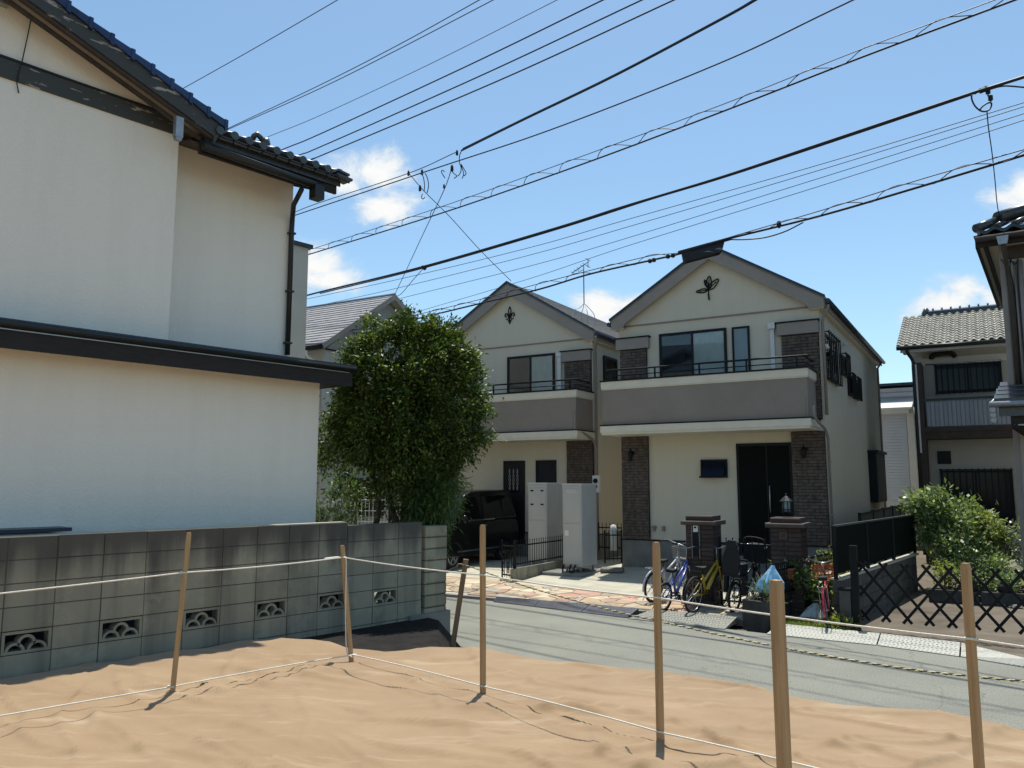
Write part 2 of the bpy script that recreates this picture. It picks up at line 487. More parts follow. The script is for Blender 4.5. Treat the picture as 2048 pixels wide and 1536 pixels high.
M = {}
M['stucco'] = mat('white_stucco', (0.66, 0.64, 0.59), 0.85, 0.05, 1.3, 0.6, 55, spec=0.2, stretch=(1, 1, 0.6), bdist=0.012)
M['stucco_dirty'] = streak_mat('white_stucco_weathered', (0.83, 0.79, 0.69), (0.70, 0.66, 0.565), (0.85, 0.815, 0.725), 0.9, 0.9, 0.5, 0.22, 0.0, 38)
M['cream'] = streak_mat('cream_render', (0.595, 0.55, 0.44), (0.50, 0.455, 0.355), (0.63, 0.59, 0.485), 0.88, 0.4, 0.30, 0.22, 0.0, 90)
M['cream_trim'] = mat('pale_cream_trim', (0.68, 0.635, 0.52), 0.7, 0.06, 3, 0.1, 60, spec=0.25)
M['taupe'] = mat('taupe_render', (0.265, 0.23, 0.198), 0.85, 0.09, 1.5, 0.35, 90, spec=0.2)
M['taupe_trim'] = mat('taupe_board', (0.275, 0.245, 0.215), 0.7, 0.06, 2.5, 0.1, 60)
M['dark_metal'] = mat('dark_bronze_metal', (0.010, 0.012, 0.014), 0.5, 0.2, 6, spec=0.2)
M['black_metal'] = mat('black_ironwork', (0.007, 0.008, 0.009), 0.5, 0.2, 8, spec=0.2)
M['dark_door'] = mat('dark_door', (0.003, 0.0045, 0.004), 0.7, 0.2, 8, 0.05, 30, spec=0.12)
M['brick'] = mat('brown_brick', (0.058, 0.043, 0.036), 0.85, 0.35, 9, 0.5, 60, c2=(0.145, 0.115, 0.095))
M['brick_joint'] = mat('brick_mortar', (0.02, 0.018, 0.017), 0.95, 0.2, 20)
M['slate'] = mat('dark_slate_roof', (0.15, 0.15, 0.14), 0.85, 0.25, 5, 0.3, 40, c2=(0.24, 0.235, 0.22), spec=0.2)
M['slate_blue'] = mat('roof_edge_metal', (0.03, 0.045, 0.065), 0.4, 0.15, 5, metal=0.2)
M['slate_grey'] = mat('grey_shingle', (0.25, 0.25, 0.245), 0.85, 0.2, 4, 0.3, 40, c2=(0.36, 0.35, 0.345), spec=0.2)
M['pipe'] = mat('taupe_plastic_pipe', (0.25, 0.22, 0.195), 0.5, 0.08, 5)
M['pipe_white'] = mat('white_plastic', (0.62, 0.62, 0.62), 0.5, 0.06, 5)
M['pipe_dark'] = mat('dark_brown_pipe', (0.018, 0.02, 0.018), 0.4, 0.2, 5)
M['peel'] = peel_mat('flaking_dark_timber', (0.046, 0.05, 0.046), (0.36, 0.33, 0.30))
M['dark_timber'] = mat('dark_timber', (0.020, 0.018, 0.017), 0.75, 0.25, 6, 0.2, 40, stretch=(1, 1, 6))
M['brown_timber'] = mat('brown_timber', (0.055, 0.042, 0.034), 0.7, 0.25, 6, 0.2, 40)
M['soffit'] = mat('soffit_board', (0.33, 0.28, 0.22), 0.8, 0.1, 3)
M['blue_tile'] = mat('blue_glazed_tile', (0.012, 0.032, 0.10), 0.22, 0.35, 14, 0.1, 30, spec=0.6, rnd=0.25)
M['dark_tile'] = mat('dark_glazed_tile', (0.035, 0.042, 0.045), 0.3, 0.35, 14, 0.2, 30, spec=0.6, rnd=0.2)
M['silver_tile'] = mat('weathered_silver_tile', (0.23, 0.22, 0.175), 0.55, 0.3, 9, 0.35, 40, c2=(0.33, 0.315, 0.26), rnd=0.14)
M['galv'] = mat('galvanised_sheet', (0.34, 0.36, 0.38), 0.45, 0.15, 8, metal=0.6)
M['concrete'] = mat('concrete', (0.43, 0.41, 0.325), 0.9, 0.14, 2.5, 0.4, 90, spec=0.25, detail=8)
M['concrete_grey'] = mat('grey_concrete', (0.20, 0.20, 0.185), 0.9, 0.2, 3, 0.4, 70, spec=0.25, detail=8)
M['block'] = streak_mat('weathered_block', (0.26, 0.25, 0.19), (0.12, 0.113, 0.092), (0.37, 0.355, 0.265), rnd=0.07, amount=0.8, top=(0.075, 0.07, 0.062))
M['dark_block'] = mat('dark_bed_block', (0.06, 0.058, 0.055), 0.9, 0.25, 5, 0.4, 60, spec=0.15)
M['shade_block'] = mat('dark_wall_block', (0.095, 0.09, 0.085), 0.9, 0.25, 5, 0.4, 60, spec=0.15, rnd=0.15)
M['mortar'] = mat('dark_mortar', (0.085, 0.082, 0.07), 0.95, 0.25, 15)
M['pier'] = streak_mat('mossy_pier_block', (0.31, 0.285, 0.20), (0.13, 0.12, 0.09), (0.43, 0.40, 0.30), rnd=0.1, amount=0.8)
M['soil'] = mat('shade_darkened_soil', (0.020, 0.0185, 0.017), 0.95, 0.35, 6, 0.7, 40, spec=0.15, bdist=0.03)  # colour darkened to stand in for the shade at the block wall end
M['dirt'] = mat('bare_earth', (0.095, 0.08, 0.062), 0.95, 0.2, 1.2, 0.9, 40, spec=0.15, c2=(0.19, 0.165, 0.13), bdist=0.02, detail=9)
M['asphalt'] = asphalt_mat()
M['sheet'] = sheet_mat()
M['stake'] = mat('stake_wood', (0.40, 0.26, 0.13), 0.75, 0.22, 3, 0.25, 50, stretch=(14, 14, 0.8))
M['stake_old'] = mat('weathered_stake_wood', (0.26, 0.16, 0.085), 0.8, 0.25, 3, 0.25, 50, stretch=(14, 14, 0.8))
M['rope'] = mat('white_rope', (0.72, 0.69, 0.60), 0.85, 0.12, 60, 0.5, 300)
M['rope_y'] = mat('yellow_strand', (0.68, 0.60, 0.32), 0.8, 0.2, 60)
M['rope_k'] = mat('black_strand', (0.035, 0.034, 0.03), 0.8, 0.2, 60)
M['wire'] = mat('cable_sheath', (0.012, 0.016, 0.022), 0.55, 0.2, 3)
M['wire_grey'] = mat('bare_wire', (0.06, 0.075, 0.095), 0.5, 0.2, 3)
M['tank'] = mat('tank_enamel', (0.46, 0.455, 0.43), 0.45, 0.05, 2, 0.03, 30)
M['rubber'] = mat('black_rubber', (0.015, 0.015, 0.016), 0.75, 0.2, 20)
M['rubber_ramp'] = mat('grey_rubber_ramp', (0.085, 0.09, 0.105), 0.75, 0.2, 9, 0.6, 80)
M['chrome'] = mat('chrome', (0.62, 0.63, 0.64), 0.18, 0.05, 3, metal=1.0)
M['steel'] = mat('brushed_steel', (0.35, 0.36, 0.37), 0.35, 0.1, 8, metal=0.9)
M['van'] = mat('black_car_paint', (0.003, 0.004, 0.004), 0.3, 0.05, 1, coat=0.25, spec=0.2)
M['glass_dark'] = mat('dark_tinted_glass', (0.003, 0.004, 0.004), 0.08, 0.05, 1, spec=0.3)
M['glass'] = glass_mat('window_glass')
M['glass_frost'] = mat('frosted_glass', (0.16, 0.23, 0.25), 0.3, 0.1, 2, spec=0.6)
M['curtain'] = mat('pale_curtain', (0.62, 0.66, 0.68), 0.9, 0.08, 4)
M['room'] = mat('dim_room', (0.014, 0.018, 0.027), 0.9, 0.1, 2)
M['navy_glass'] = mat('navy_glass', (0.004, 0.007, 0.018), 0.12, 0.1, 1, spec=0.2)
M['siding'] = mat('pale_siding', (0.50, 0.54, 0.62), 0.7, 0.05, 2)
M['siding_trim'] = mat('pale_trim', (0.60, 0.60, 0.57), 0.7, 0.06, 2)
M['grey_wall'] = mat('grey_green_render', (0.42, 0.425, 0.39), 0.85, 0.05, 2, 0.3, 80, spec=0.2)
M['grey_gable'] = mat('grey_gable_render', (0.30, 0.31, 0.29), 0.85, 0.06, 2, 0.3, 80, spec=0.2)
M['beige_wall'] = mat('beige_render', (0.50, 0.47, 0.40), 0.85, 0.05, 2, 0.3, 80, spec=0.2)
M['mesh_net'] = mat('dark_green_panel', (0.004, 0.007, 0.0065), 0.8, 0.2, 5, 0.2, 120, spec=0.08)
M['fence_green'] = mat('green_grey_panel', (0.045, 0.058, 0.055), 0.6, 0.15, 5)
M['trellis'] = mat('trellis_timber', (0.009, 0.008, 0.0075), 0.85, 0.3, 8, 0.2, 60, rnd=0.2)
M['red_brick'] = mat('dark_red_brick', (0.062, 0.043, 0.037), 0.85, 0.25, 8, 0.4, 60, rnd=0.22)
M['cap_stone'] = mat('brown_cap_stone', (0.085, 0.064, 0.056), 0.8, 0.2, 6, 0.3, 60)
M['white'] = mat('white_paint', (0.72, 0.72, 0.70), 0.5, 0.05, 4)
M['blue_plastic'] = mat('blue_bag_film', (0.18, 0.45, 0.72), 0.3, 0.2, 7, 0.4, 20, c2=(0.42, 0.68, 0.85))
M['white_plastic'] = mat('white_bag_film', (0.78, 0.80, 0.78), 0.35, 0.2, 7, 0.4, 20)
M['green_plastic'] = mat('grey_green_plastic', (0.12, 0.16, 0.16), 0.5, 0.1, 4)
M['terracotta'] = mat('terracotta', (0.30, 0.12, 0.075), 0.8, 0.2, 8)
M['dark_pot'] = mat('dark_planter', (0.022, 0.02, 0.02), 0.7, 0.25, 8)
M['grey_stone'] = mat('grey_stone', (0.24, 0.225, 0.20), 0.9, 0.25, 5, 0.6, 30, rnd=0.25)
M['grass'] = leaf_mat('grass_blade', (0.12, 0.19, 0.03), (0.26, 0.32, 0.07), rough=0.6, trans=0.3, spec=0.2)
M['leaf_tree'] = leaf_mat('evergreen_leaf', (0.020, 0.040, 0.010), (0.075, 0.120, 0.022), (0.25, 0.29, 0.06), rough=0.46, trans=0.2, spec=0.28)
M['leaf_bamboo'] = leaf_mat('bamboo_leaf', (0.035, 0.07, 0.018), (0.09, 0.15, 0.035), (0.17, 0.23, 0.06), rough=0.5, trans=0.28)
M['leaf_shrub'] = leaf_mat('shrub_leaf', (0.085, 0.13, 0.05), (0.21, 0.28, 0.125), (0.38, 0.43, 0.24), rough=0.4, trans=0.32)
M['leaf_bluish'] = leaf_mat('bluish_leaf', (0.07, 0.11, 0.085), (0.17, 0.22, 0.18), (0.30, 0.33, 0.34), rough=0.45, trans=0.2)
M['leaf_lime'] = leaf_mat('lime_leaf', (0.12, 0.17, 0.03), (0.26, 0.30, 0.06), (0.40, 0.40, 0.12), rough=0.5, trans=0.3)
M['leaf_dark'] = leaf_mat('dark_leaf', (0.02, 0.045, 0.018), (0.05, 0.09, 0.03), rough=0.4, trans=0.15)
M['bark'] = mat('bark', (0.06, 0.05, 0.042), 0.9, 0.3, 8, 0.7, 30, stretch=(3, 3, 0.6))
M['flower_pink'] = mat('pale_flower', (0.55, 0.42, 0.40), 0.7, 0.2, 8)
def paint(name, c, rough=0.3):
    return mat(name, c, rough, 0.06, 5, spec=0.5, coat=0.5)
M['bike_blue'] = paint('blue_bike_paint', (0.09, 0.12, 0.40))
M['bike_white'] = paint('silver_bike_paint', (0.45, 0.47, 0.50))
M['bike_yellow'] = paint('yellow_bike_paint', (0.52, 0.36, 0.02))
M['bike_black'] = paint('black_bike_paint', (0.012, 0.016, 0.016))
M['bike_red'] = paint('red_bike_paint', (0.42, 0.018, 0.03))
M['reflector'] = paint('red_reflector', (0.35, 0.02, 0.02))
STONE_COLS = [(0.40, 0.30, 0.19), (0.45, 0.36, 0.24), (0.40, 0.24, 0.17), (0.36, 0.30, 0.22), (0.50, 0.42, 0.30), (0.42, 0.27, 0.20), (0.33, 0.31, 0.26)]
M_STONE = [mat('flagstone_%s' % n, c, 0.85, 0.2, 5, 0.5, 30, rnd=0.12) for n, c in zip(('tan', 'sand', 'rose', 'buff', 'cream', 'pink', 'grey'), STONE_COLS)]

# frames of the place
RF_O, RF_A = Vector((6.8, 17.26, -0.5)), R(-30.9)       # right house front: x to the right, y away from the street
WF_O, WF_A = Vector((-4.092, 7.3, 0.0)), R(48.7)        # block wall: x along the wall, y away from the lot
def rfw(u, v, z=0.0):
    return RF_O + Vector((u * math.cos(RF_A) - v * math.sin(RF_A), u * math.sin(RF_A) + v * math.cos(RF_A), z))
def wfw(u, v, z=0.0):
    return WF_O + Vector((u * math.cos(WF_A) - v * math.sin(WF_A), u * math.sin(WF_A) + v * math.cos(WF_A), z))
def zg(v):
    """height (in the right-house frame) of the sloping forecourt"""
    return max(0.0, min(0.17, (v + 5.05) * 0.04))
# ------------------------------------------------------------------ ground, road, lot
def lf(x, y):
    return 0.05 * noise.noise(Vector((x * 0.45, y * 0.45, 3.1)))
g = MB()
g.face([(-700, -700, -0.64), (700, -700, -0.64), (700, 700, -0.64), (-700, 700, -0.64)])
structure('ground', g, M['dirt'])
g = MB()
far = [rfw(-40, -4.9), rfw(-6.4, -5.06), rfw(-5.1, -5.18), rfw(-2.6, -5.6), rfw(0.05, -5.92), rfw(1.5, -6.0), rfw(3.2, -6.5), rfw(6, -8.2), rfw(16, -15)]
near = [rfw(14, -22), rfw(2, -12.5), rfw(-4, -10.5), rfw(-40, -9.8)]
g.face([(p.x, p.y, -0.55) for p in far + near])
structure('road', g, M['asphalt'])

# sheet outline, seen as corners of the lot
edge_px = [(862, 1293), (980, 1300), (1290, 1336), (1400, 1352), (1540, 1386), (1650, 1412), (1760, 1432), (1900, 1446), (2048, 1468)]
crest = [gp(px, py, 0.0) for px, py in edge_px]
e_r = Vector((0.81, -0.59, 0))
outline = [Vector((p.x, p.y, 0)) for p in [wfw(-9, -0.08), wfw(-3, -0.08), wfw(-1, -0.06), wfw(0.8, -0.07), wfw(2.2, -0.12), gp(660, 1284, 0.0), gp(705, 1299, 0.0), gp(770, 1303, 0.0)]] + crest + [crest[-1] + e_r * 2, crest[-1] + e_r * 8]
poly = [Vector((-13, -7, 0))] + outline + [Vector((9, -7, 0))]
def poly_dist(ax, ay):
    ts = []
    n = len(poly)
    for i in range(n):
        p, q = poly[i], poly[(i + 1) % n]
        dx, dy = q.x - p.x, q.y - p.y
        det = ax * dy - ay * dx
        if abs(det) < 1e-9: continue
        t = (p.x * dy - p.y * dx) / det
        s_ = (p.x * ay - p.y * ax) / det
        if t > 0.1 and -1e-6 <= s_ <= 1 + 1e-6: ts.append(t)
    return min(ts) if ts else 6.0
# folds of the sheet: long soft ridges plus individual creases
crng = random.Random(19)
CREASE = []
for k in range(230):
    th_c, r_c = R(crng.uniform(-40, 42)), crng.uniform(3.6, 8.0)
    cx_, cy_ = math.sin(th_c) * r_c, math.cos(th_c) * r_c
    an = math.atan2(-0.59, 0.81) + crng.choice((crng.gauss(0, 0.22), crng.gauss(0, 0.22), crng.gauss(0.9, 0.35), crng.gauss(-0.5, 0.3)))
    CREASE.append((cx_, cy_, math.cos(an), math.sin(an), crng.uniform(0.25, 1.2), crng.uniform(0.012, 0.042), crng.uniform(0.022, 0.06), crng.uniform(-0.35, 0.35)))
CR = np.array(CREASE)
def crease_h(X, Y):
    H = np.zeros_like(X)
    for cx_, cy_, dx, dy, L_, hgt, wd, bend in CR:
        a = (X - cx_) * dx + (Y - cy_) * dy
        b = -(X - cx_) * dy + (Y - cy_) * dx
        b = b - bend * a * a / max(L_, .3) - 0.015 * np.sin(a * 7 + cx_ * 9)
        e = np.clip(1 - np.abs(a) / L_, 0, 1)
        prof = np.where(b > 0, np.exp(-np.abs(b) / (wd * 2.2)), np.exp(-np.abs(b) / (wd * 0.55)))
        H = H + hgt * prof * np.sqrt(e)
    return H
def wrinkle(x, y):
    a = x * 0.81 - y * 0.59; b = x * 0.59 + y * 0.81
    wv = noise.noise(Vector((x * 0.5, y * 0.5, 9.0)))
    m1 = max(0.0, noise.noise(Vector((x * 0.6, y * 0.6, 21.0))) + 0.35)
    r1 = 1 - abs(noise.noise(Vector((a * 0.42, b * 2.0 + wv * 1.2, 1.0))))
    r2 = 1 - abs(noise.noise(Vector(((a * 0.75 + b * 0.66) * 0.55, (b * 0.75 - a * 0.66) * 1.5 + wv, 5.0))))
    r3 = noise.noise(Vector((x * 1.1, y * 1.1, 2.0)))
    r4 = noise.noise(Vector((a * 0.9, b * 4.2 + wv * 3, 11.0)))
    return 0.036 * r1 ** 7 * m1 + 0.03 * r2 ** 8 * m1 + 0.020 * r3 + 0.014 * r4
angs = [R(a) for a in np.concatenate([np.arange(-180, -40, 5.0), np.arange(-40, 42, 0.22), np.arange(45, 180, 5.0)])]
NR = 150
sv, sf = [], []
for th in angs:
    ax, ay = math.sin(th), math.cos(th)
    D = poly_dist(ax, ay)
    rs = [0.4, 1.0, 2.0, 3.0] + [3.4 + (D - 3.4) * (i / (NR - 1)) ** 0.9 for i in range(NR)] if D > 4 else [D * (i + 1) / (NR + 4) for i in range(NR + 4)]
    lift = 0.035 * max(0.0, noise.noise(Vector((ax * D * 1.8, ay * D * 1.8, 7.0))) + 0.2)
    for r_ in rs:
        x, y = ax * r_, ay * r_
        k = max(0.0, 1 - (D - r_) / 0.35)
        sv.append((x, y, lf(x, y) + wrinkle(x, y) * (1 - 0.5 * k) + lift * k * k))
    for dr, dz in ((0.03, -0.012), (0.05, -0.04), (0.045, -0.09)):
        x, y = ax * (D + dr), ay * (D + dr)
        sv.append((x, y, lf(x, y) + wrinkle(x, y) * 0.5 + lift + dz))
K = NR + 7
SV = np.array(sv); SV[:, 2] += crease_h(SV[:, 0], SV[:, 1]); sv = [tuple(p) for p in SV]
na = len(angs)
for i in range(na):
    i2 = (i + 1) % na
    for j in range(K - 1):
        sf.append((i * K + j, i * K + j + 1, i2 * K + j + 1, i2 * K + j))
sb = MB(); sb.add(sv, sf, 0, True)
solo('ground_sheet', sb, M['sheet'], 'wrinkled brown weed sheet covering the empty lot in front', 'ground sheet')
# soil under the sheet, up to the wall and down to the road
sb = MB()
def inset(p, d):
    v = Vector((0.59, 0.81, 0)); return p + v * d
back = [Vector((14, -10, 0)), Vector((-18, -10, 0))]
top = [wfw(-12, 0.1), wfw(4.55, 0.1), wfw(4.45, -0.3)] + [inset(Vector((p.x, p.y, 0)), 0.08) for p in outline[8:]] + back
ring_t = [(p.x, p.y, -0.075) for p in top]
sb.face(ring_t)
# bank
bt = [wfw(4.55, 0.1), wfw(4.45, -0.3)] + [inset(Vector((p.x, p.y, 0)), 0.08) for p in outline[8:]]
bb = [wfw(4.98, 0.1), wfw(5.0, -0.3)] + [inset(Vector((p.x, p.y, 0)), 0.85) for p in outline[8:]]
for i in range(len(bt) - 1):
    sb.face([(bt[i].x, bt[i].y, -0.075), (bt[i+1].x, bt[i+1].y, -0.075), (bb[i+1].x, bb[i+1].y, -0.60), (bb[i].x, bb[i].y, -0.60)])
structure('lot_ground', sb, M['soil'])
# garden of the left house, behind the block wall
sb = MB()
q = [wfw(-12, 0.12), wfw(4.8, 0.12), wfw(4.8, 5.5), wfw(-12, 12)]
sb.face([(p.x, p.y, -0.12) for p in q])
sb.face([(q[1].x, q[1].y, -0.12), (q[1].x, q[1].y, -0.6), (q[2].x, q[2].y, -0.6), (q[2].x, q[2].y, -0.12)])
structure('garden_ground', sb, M['soil'])

# forecourt of the two gabled houses
fc = MB()
us = [-16, -12, -8.6, -5.97, -3, -0.15, 0.62]
vv = [-5.05, -4.0, -2.5, -0.8, 12]
for i in range(len(us) - 1):
    for j in range(len(vv) - 1):
        fc.face([rfw(us[i], vv[j], zg(vv[j]) - 0.004), rfw(us[i+1], vv[j], zg(vv[j]) - 0.004), rfw(us[i+1], vv[j+1], zg(vv[j+1]) - 0.004), rfw(us[i], vv[j+1], zg(vv[j+1]) - 0.004)])
fc.face([rfw(-16, -5.05, -0.1), rfw(0.62, -5.05, -0.1), rfw(0.62, -5.05, -0.004), rfw(-16, -5.05, -0.004)])
forecourt = structure('forecourt', fc, M['concrete'])
# crazy paving, stone by stone
def clip(poly_, a, b, c):
    out_ = []
    n = len(poly_)
    for i in range(n):
        p, q_ = poly_[i], poly_[(i + 1) % n]
        dp, dq = a * p[0] + b * p[1] - c, a * q_[0] + b * q_[1] - c
        if dp <= 0: out_.append(p)
        if (dp < 0 < dq) or (dq < 0 < dp):
            t = dp / (dp - dq)
            out_.append((p[0] + t * (q_[0] - p[0]), p[1] + t * (q_[1] - p[1])))
    return out_
rng = random.Random(5)
def crazy(u0, u1, vf0, vb, step, cols):
    seeds = []
    nu, nv = int((u1 - u0) / step) + 1, int(1.9 / (step * 0.8)) + 1
    for i in range(nu + 1):
        for j in range(nv + 1):
            seeds.append((u0 + (i + rng.uniform(-.1, 1.1)) * step, vf0 + (j + rng.uniform(-.1, 1.1)) * step * 0.8))
    for s in seeds:
        pl = [(s[0] - 1, s[1] - 1), (s[0] + 1, s[1] - 1), (s[0] + 1, s[1] + 1), (s[0] - 1, s[1] + 1)]
        for t in seeds:
            if t is s: continue
            dx, dy = t[0] - s[0], t[1] - s[1]
            d2 = dx * dx + dy * dy
            if d2 > 1.2: continue
            dd = math.sqrt(d2)
            pl = clip(pl, dx / dd, dy / dd, (dx * (s[0] + t[0]) + dy * (s[1] + t[1])) / 2 / dd - 0.011)
            if len(pl) < 3: break
        if len(pl) < 3: continue
        pl = clip(pl, -1, 0, -u0); pl = clip(pl, 1, 0, u1) if len(pl) > 2 else pl
        pl = clip(pl, 0, -1, -vf0) if len(pl) > 2 else pl
        pl = vb(pl) if len(pl) > 2 else pl
        if len(pl) < 3: continue
        ar = abs(sum(pl[i][0] * pl[(i+1) % len(pl)][1] - pl[(i+1) % len(pl)][0] * pl[i][1] for i in range(len(pl)))) / 2
        if ar < 0.004: continue
        hh = rng.uniform(0.010, 0.018)
        b = MB()
        cx = sum(p[0] for p in pl) / len(pl); cy = sum(p[1] for p in pl) / len(pl)
        ins = [(cx + (p[0] - cx) * 0.94, cy + (p[1] - cy) * 0.94) for p in pl]
        n = len(pl)
        vs_ = [rfw(p[0], p[1], zg(p[1]) - 0.004) for p in pl] + [rfw(p[0], p[1], zg(p[1]) + hh - 0.005) for p in pl] + [rfw(p[0], p[1], zg(p[1]) + hh) for p in ins]
        fs = [tuple(range(2 * n, 3 * n))]
        for i in range(n):
            i2 = (i + 1) % n
            fs += [(i, i2, n + i2, n + i), (n + i, n + i2, 2 * n + i2, 2 * n + i)]
        b.add(vs_, fs)
        part('flagstone', b, cols[rng.randrange(len(cols))], forecourt)
def back_right(pl):
    pl = clip(pl, (-3.6 + 4.07) / 4.1 * 0 + 0.105, 1, -3.6 - 0.105 * 5.0)
    return pl
crazy(-5.93, -0.62, -5.03, back_right, 0.36, M_STONE)
crazy(-8.9, -6.02, -4.9, lambda pl: clip(pl, 0, 1, -3.2), 0.38, M_STONE[:2] + [M_STONE[3], M_STONE[4]])
# kerb and gutter
kb = MB()
for a, b in ((-16, -6.5), (-6.5, -4.4), (-4.4, -2.2), (-2.2, -0.42)):
    p0, p1 = a + 0.01, b - 0.01
    v = [rfw(p0, -5.2, -0.10), rfw(p1, -5.2, -0.10), rfw(p1, -5.06, -0.10), rfw(p0, -5.06, -0.10), rfw(p0, -5.19, 0.0), rfw(p1, -5.19, 0.0), rfw(p1, -5.06, 0.004), rfw(p0, -5.06, 0.004)]
    kb.add(v, [(0,3,2,1),(4,5,6,7),(0,1,5,4),(1,2,6,5),(2,3,7,6),(3,0,4,7)])
structure('kerb', kb, M['concrete_grey'])
def ramp(name, label, p, q, p2, q2, mt, tex=0.0, group=None, h0=0.012, h1=0.095):
    """wedge ramp plate: p,q along the road side, p2,q2 along the kerb side (frame coordinates)"""
    b = MB()
    def at_(a, z): w = rfw(a[0], a[1]); return (w.x, w.y, -0.549 + z)
    v = [at_(p, 0), at_(q, 0), at_(q2, 0), at_(p2, 0), at_(p, h0), at_(q, h0), at_(q2, h1), at_(p2, h1)]
    b.add(v, [(0,3,2,1),(4,5,6,7),(0,1,5,4),(1,2,6,5),(2,3,7,6),(3,0,4,7)])
    o = solo(name, b, mt, label, 'kerb ramp', group)
    if tex:
        nu, nv = max(3, int(math.hypot(q[0]-p[0], q[1]-p[1]) / 0.055)), 7
        s = MB()
        for i in range(nu):
            for j in range(nv):
                fu, fv = (i + 0.5 + 0.25 * (j % 2)) / (nu + 0.5), (j + 0.5) / nv
                A = [p[k] + (q[k] - p[k]) * fu for k in (0, 1)]; B = [p2[k] + (q2[k] - p2[k]) * fu for k in (0, 1)]
                c = [A[k] + (B[k] - A[k]) * fv for k in (0, 1)]
                z = h0 + (h1 - h0) * fv
                w = at_(c, z)
                s.lathe([(0.014, 0.0005), (0.010, 0.005), (0.0, 0.006)], w, 5, smooth=False)
        part('tread_stud', s, mt, o, kind='stuff')
    return o
lab = ['grey rubber kerb ramp at the far end of the flagstone forecourt', 'grey rubber kerb ramp in the middle of the flagstone forecourt edge', 'grey rubber kerb ramp touching the speckled ramp plate']
for i, (a, b) in enumerate(((-5.15, -4.22), (-4.2, -3.22), (-3.2, -2.3))):
    ramp('kerb_ramp', lab[i], (a, -5.22 - (a + 5.1) * 0.14 - 0.1), (b, -5.22 - (b + 5.1) * 0.14 - 0.1), (a, -5.21), (b, -5.21), M['rubber_ramp'], 0.02, 'kerb ramps along the far side of the road')
M['ramp_light'] = mat('pale_studded_resin', (0.235, 0.235, 0.20), 0.8, 0.2, 20, 0.5, 120)
ramp('kerb_ramp', 'speckled pale kerb ramp in front of the parked bicycles', (-2.25, -5.78), (-0.62, -5.93), (-2.05, -5.21), (-0.62, -5.21), M['ramp_light'], 0.02, 'kerb ramps along the far side of the road')
M['ramp_white'] = mat('bleached_studded_resin', (0.42, 0.42, 0.365), 0.8, 0.12, 20, 0.5, 120)
for (p, q, p2, q2, lb) in (((0.02, -5.99), (1.5, -6.06), (0.10, -5.52), (1.5, -5.6), 'bleached studded kerb ramp below the red bicycle'),
                           ((1.52, -6.06), (2.5, -6.3), (1.52, -5.6), (2.5, -5.78), 'bleached studded kerb ramp in front of the folding trellis gate'),
                           ((2.52, -6.3), (3.3, -6.62), (2.52, -5.79), (3.25, -6.5), 'bleached tapering kerb ramp ending at the right of the trellis gate')):
    ramp('kerb_ramp', lb, p, q, p2, q2, M['ramp_white'], 0.02, 'kerb ramps along the far side of the road')
# garden plot on the right
gd = MB()
gpz = lambda u, v, z: tuple(rfw(u, v, z))
pl = [(0.62, -5.2), (1.5, -5.58), (2.5, -5.76), (3.3, -6.48), (8, -9), (14, -9), (14, 16), (0.62, 16)]
gd.face([gpz(u, v, -0.02) for u, v in pl])
structure('plot_ground', gd, M['dirt'])

# ------------------------------------------------------------------ block wall
wall_t = thing('block_wall', 'weathered grey concrete block wall with pierced vent blocks', 'wall', WF_O, WF_A)
def block_mesh(w=0.393, h=0.193):
    return MB().cbox(-w/2, w/2, 0, 0.11, -h/2, h/2, 0.004).data('concrete_block', M['block'])
bm_ = block_mesh()
def screen_mesh():
    b = MB()
    w, h, y1 = 0.39, 0.19, 0.11
    t = 0.024
    b.box(-w/2, w/2, 0, y1, -h/2, -h/2 + t); b.box(-w/2, w/2, 0, y1, h/2 - t, h/2)
    b.box(-w/2, -w/2 + t, 0, y1, -h/2 + t, h/2 - t); b.box(w/2 - t, w/2, 0, y1, -h/2 + t, h/2 - t)
    def arc(cx, cz, r0, r1, a0, a1, n=10):
        p = [(cx + r1 * math.cos(R(a0 + (a1 - a0) * i / n)), cz + r1 * math.sin(R(a0 + (a1 - a0) * i / n))) for i in range(n + 1)]
        q_ = [(cx + r0 * math.cos(R(a0 + (a1 - a0) * i / n)), cz + r0 * math.sin(R(a0 + (a1 - a0) * i / n))) for i in range(n + 1)]
        for i in range(n):
            b.prism([p[i], p[i+1], q_[i+1], q_[i]], 'y', 0.003, y1 - 0.003)
    zb = -h/2 + t
    arc(-0.088, zb - 0.01, 0.058, 0.08, 5, 175); arc(0.088, zb - 0.01, 0.058, 0.08, 5, 175)
    arc(0, zb + 0.058, 0.05, 0.074, -15, 195)
    return b.data('vent_block', M['block'])
sm_ = screen_mesh()
cw = 0.4
mort = MB()
ROWS = [1.09, 0.89, 0.69, 0.49, 0.29, 0.09, -0.11]
u_first = -0.18 - 0.4 * 8
ncol = 20
for ri, zc in enumerate(ROWS):
    for ci in range(ncol):
        uc = u_first + ci * cw
        if uc + 0.2 > 4.47: continue
        drop = 0.0 if uc < 3.1 else -0.035
        vent = ri == 4 and (ci - 8) % 2 == 0
        o = put('vent_block' if vent else 'concrete_block', sm_ if vent else bm_, wall_t, (uc + rng.uniform(-.002, .002), rng.uniform(-.004, .004), zc + drop))
        if not vent:
            mort.box(uc - 0.2, uc + 0.2, 0.009, 0.101, zc - 0.1 + drop, zc + 0.1 + drop - (0.006 if ri == 0 else 0))
part('mortar', mort, M['mortar'], wall_t)
cp = MB()
cp.box(u_first - 0.2, 3.19, 0.004, 0.115, 1.184, 1.196)
part('cap_mortar', cp, M['concrete'], wall_t)
ft = MB().box(-3.4, 4.47, -0.03, 0.15, -0.7, -0.21)
ft.box(4.2, 4.90, -0.05, 0.3, -0.7, -0.02)
part('footing', ft, M['concrete_grey'], wall_t)
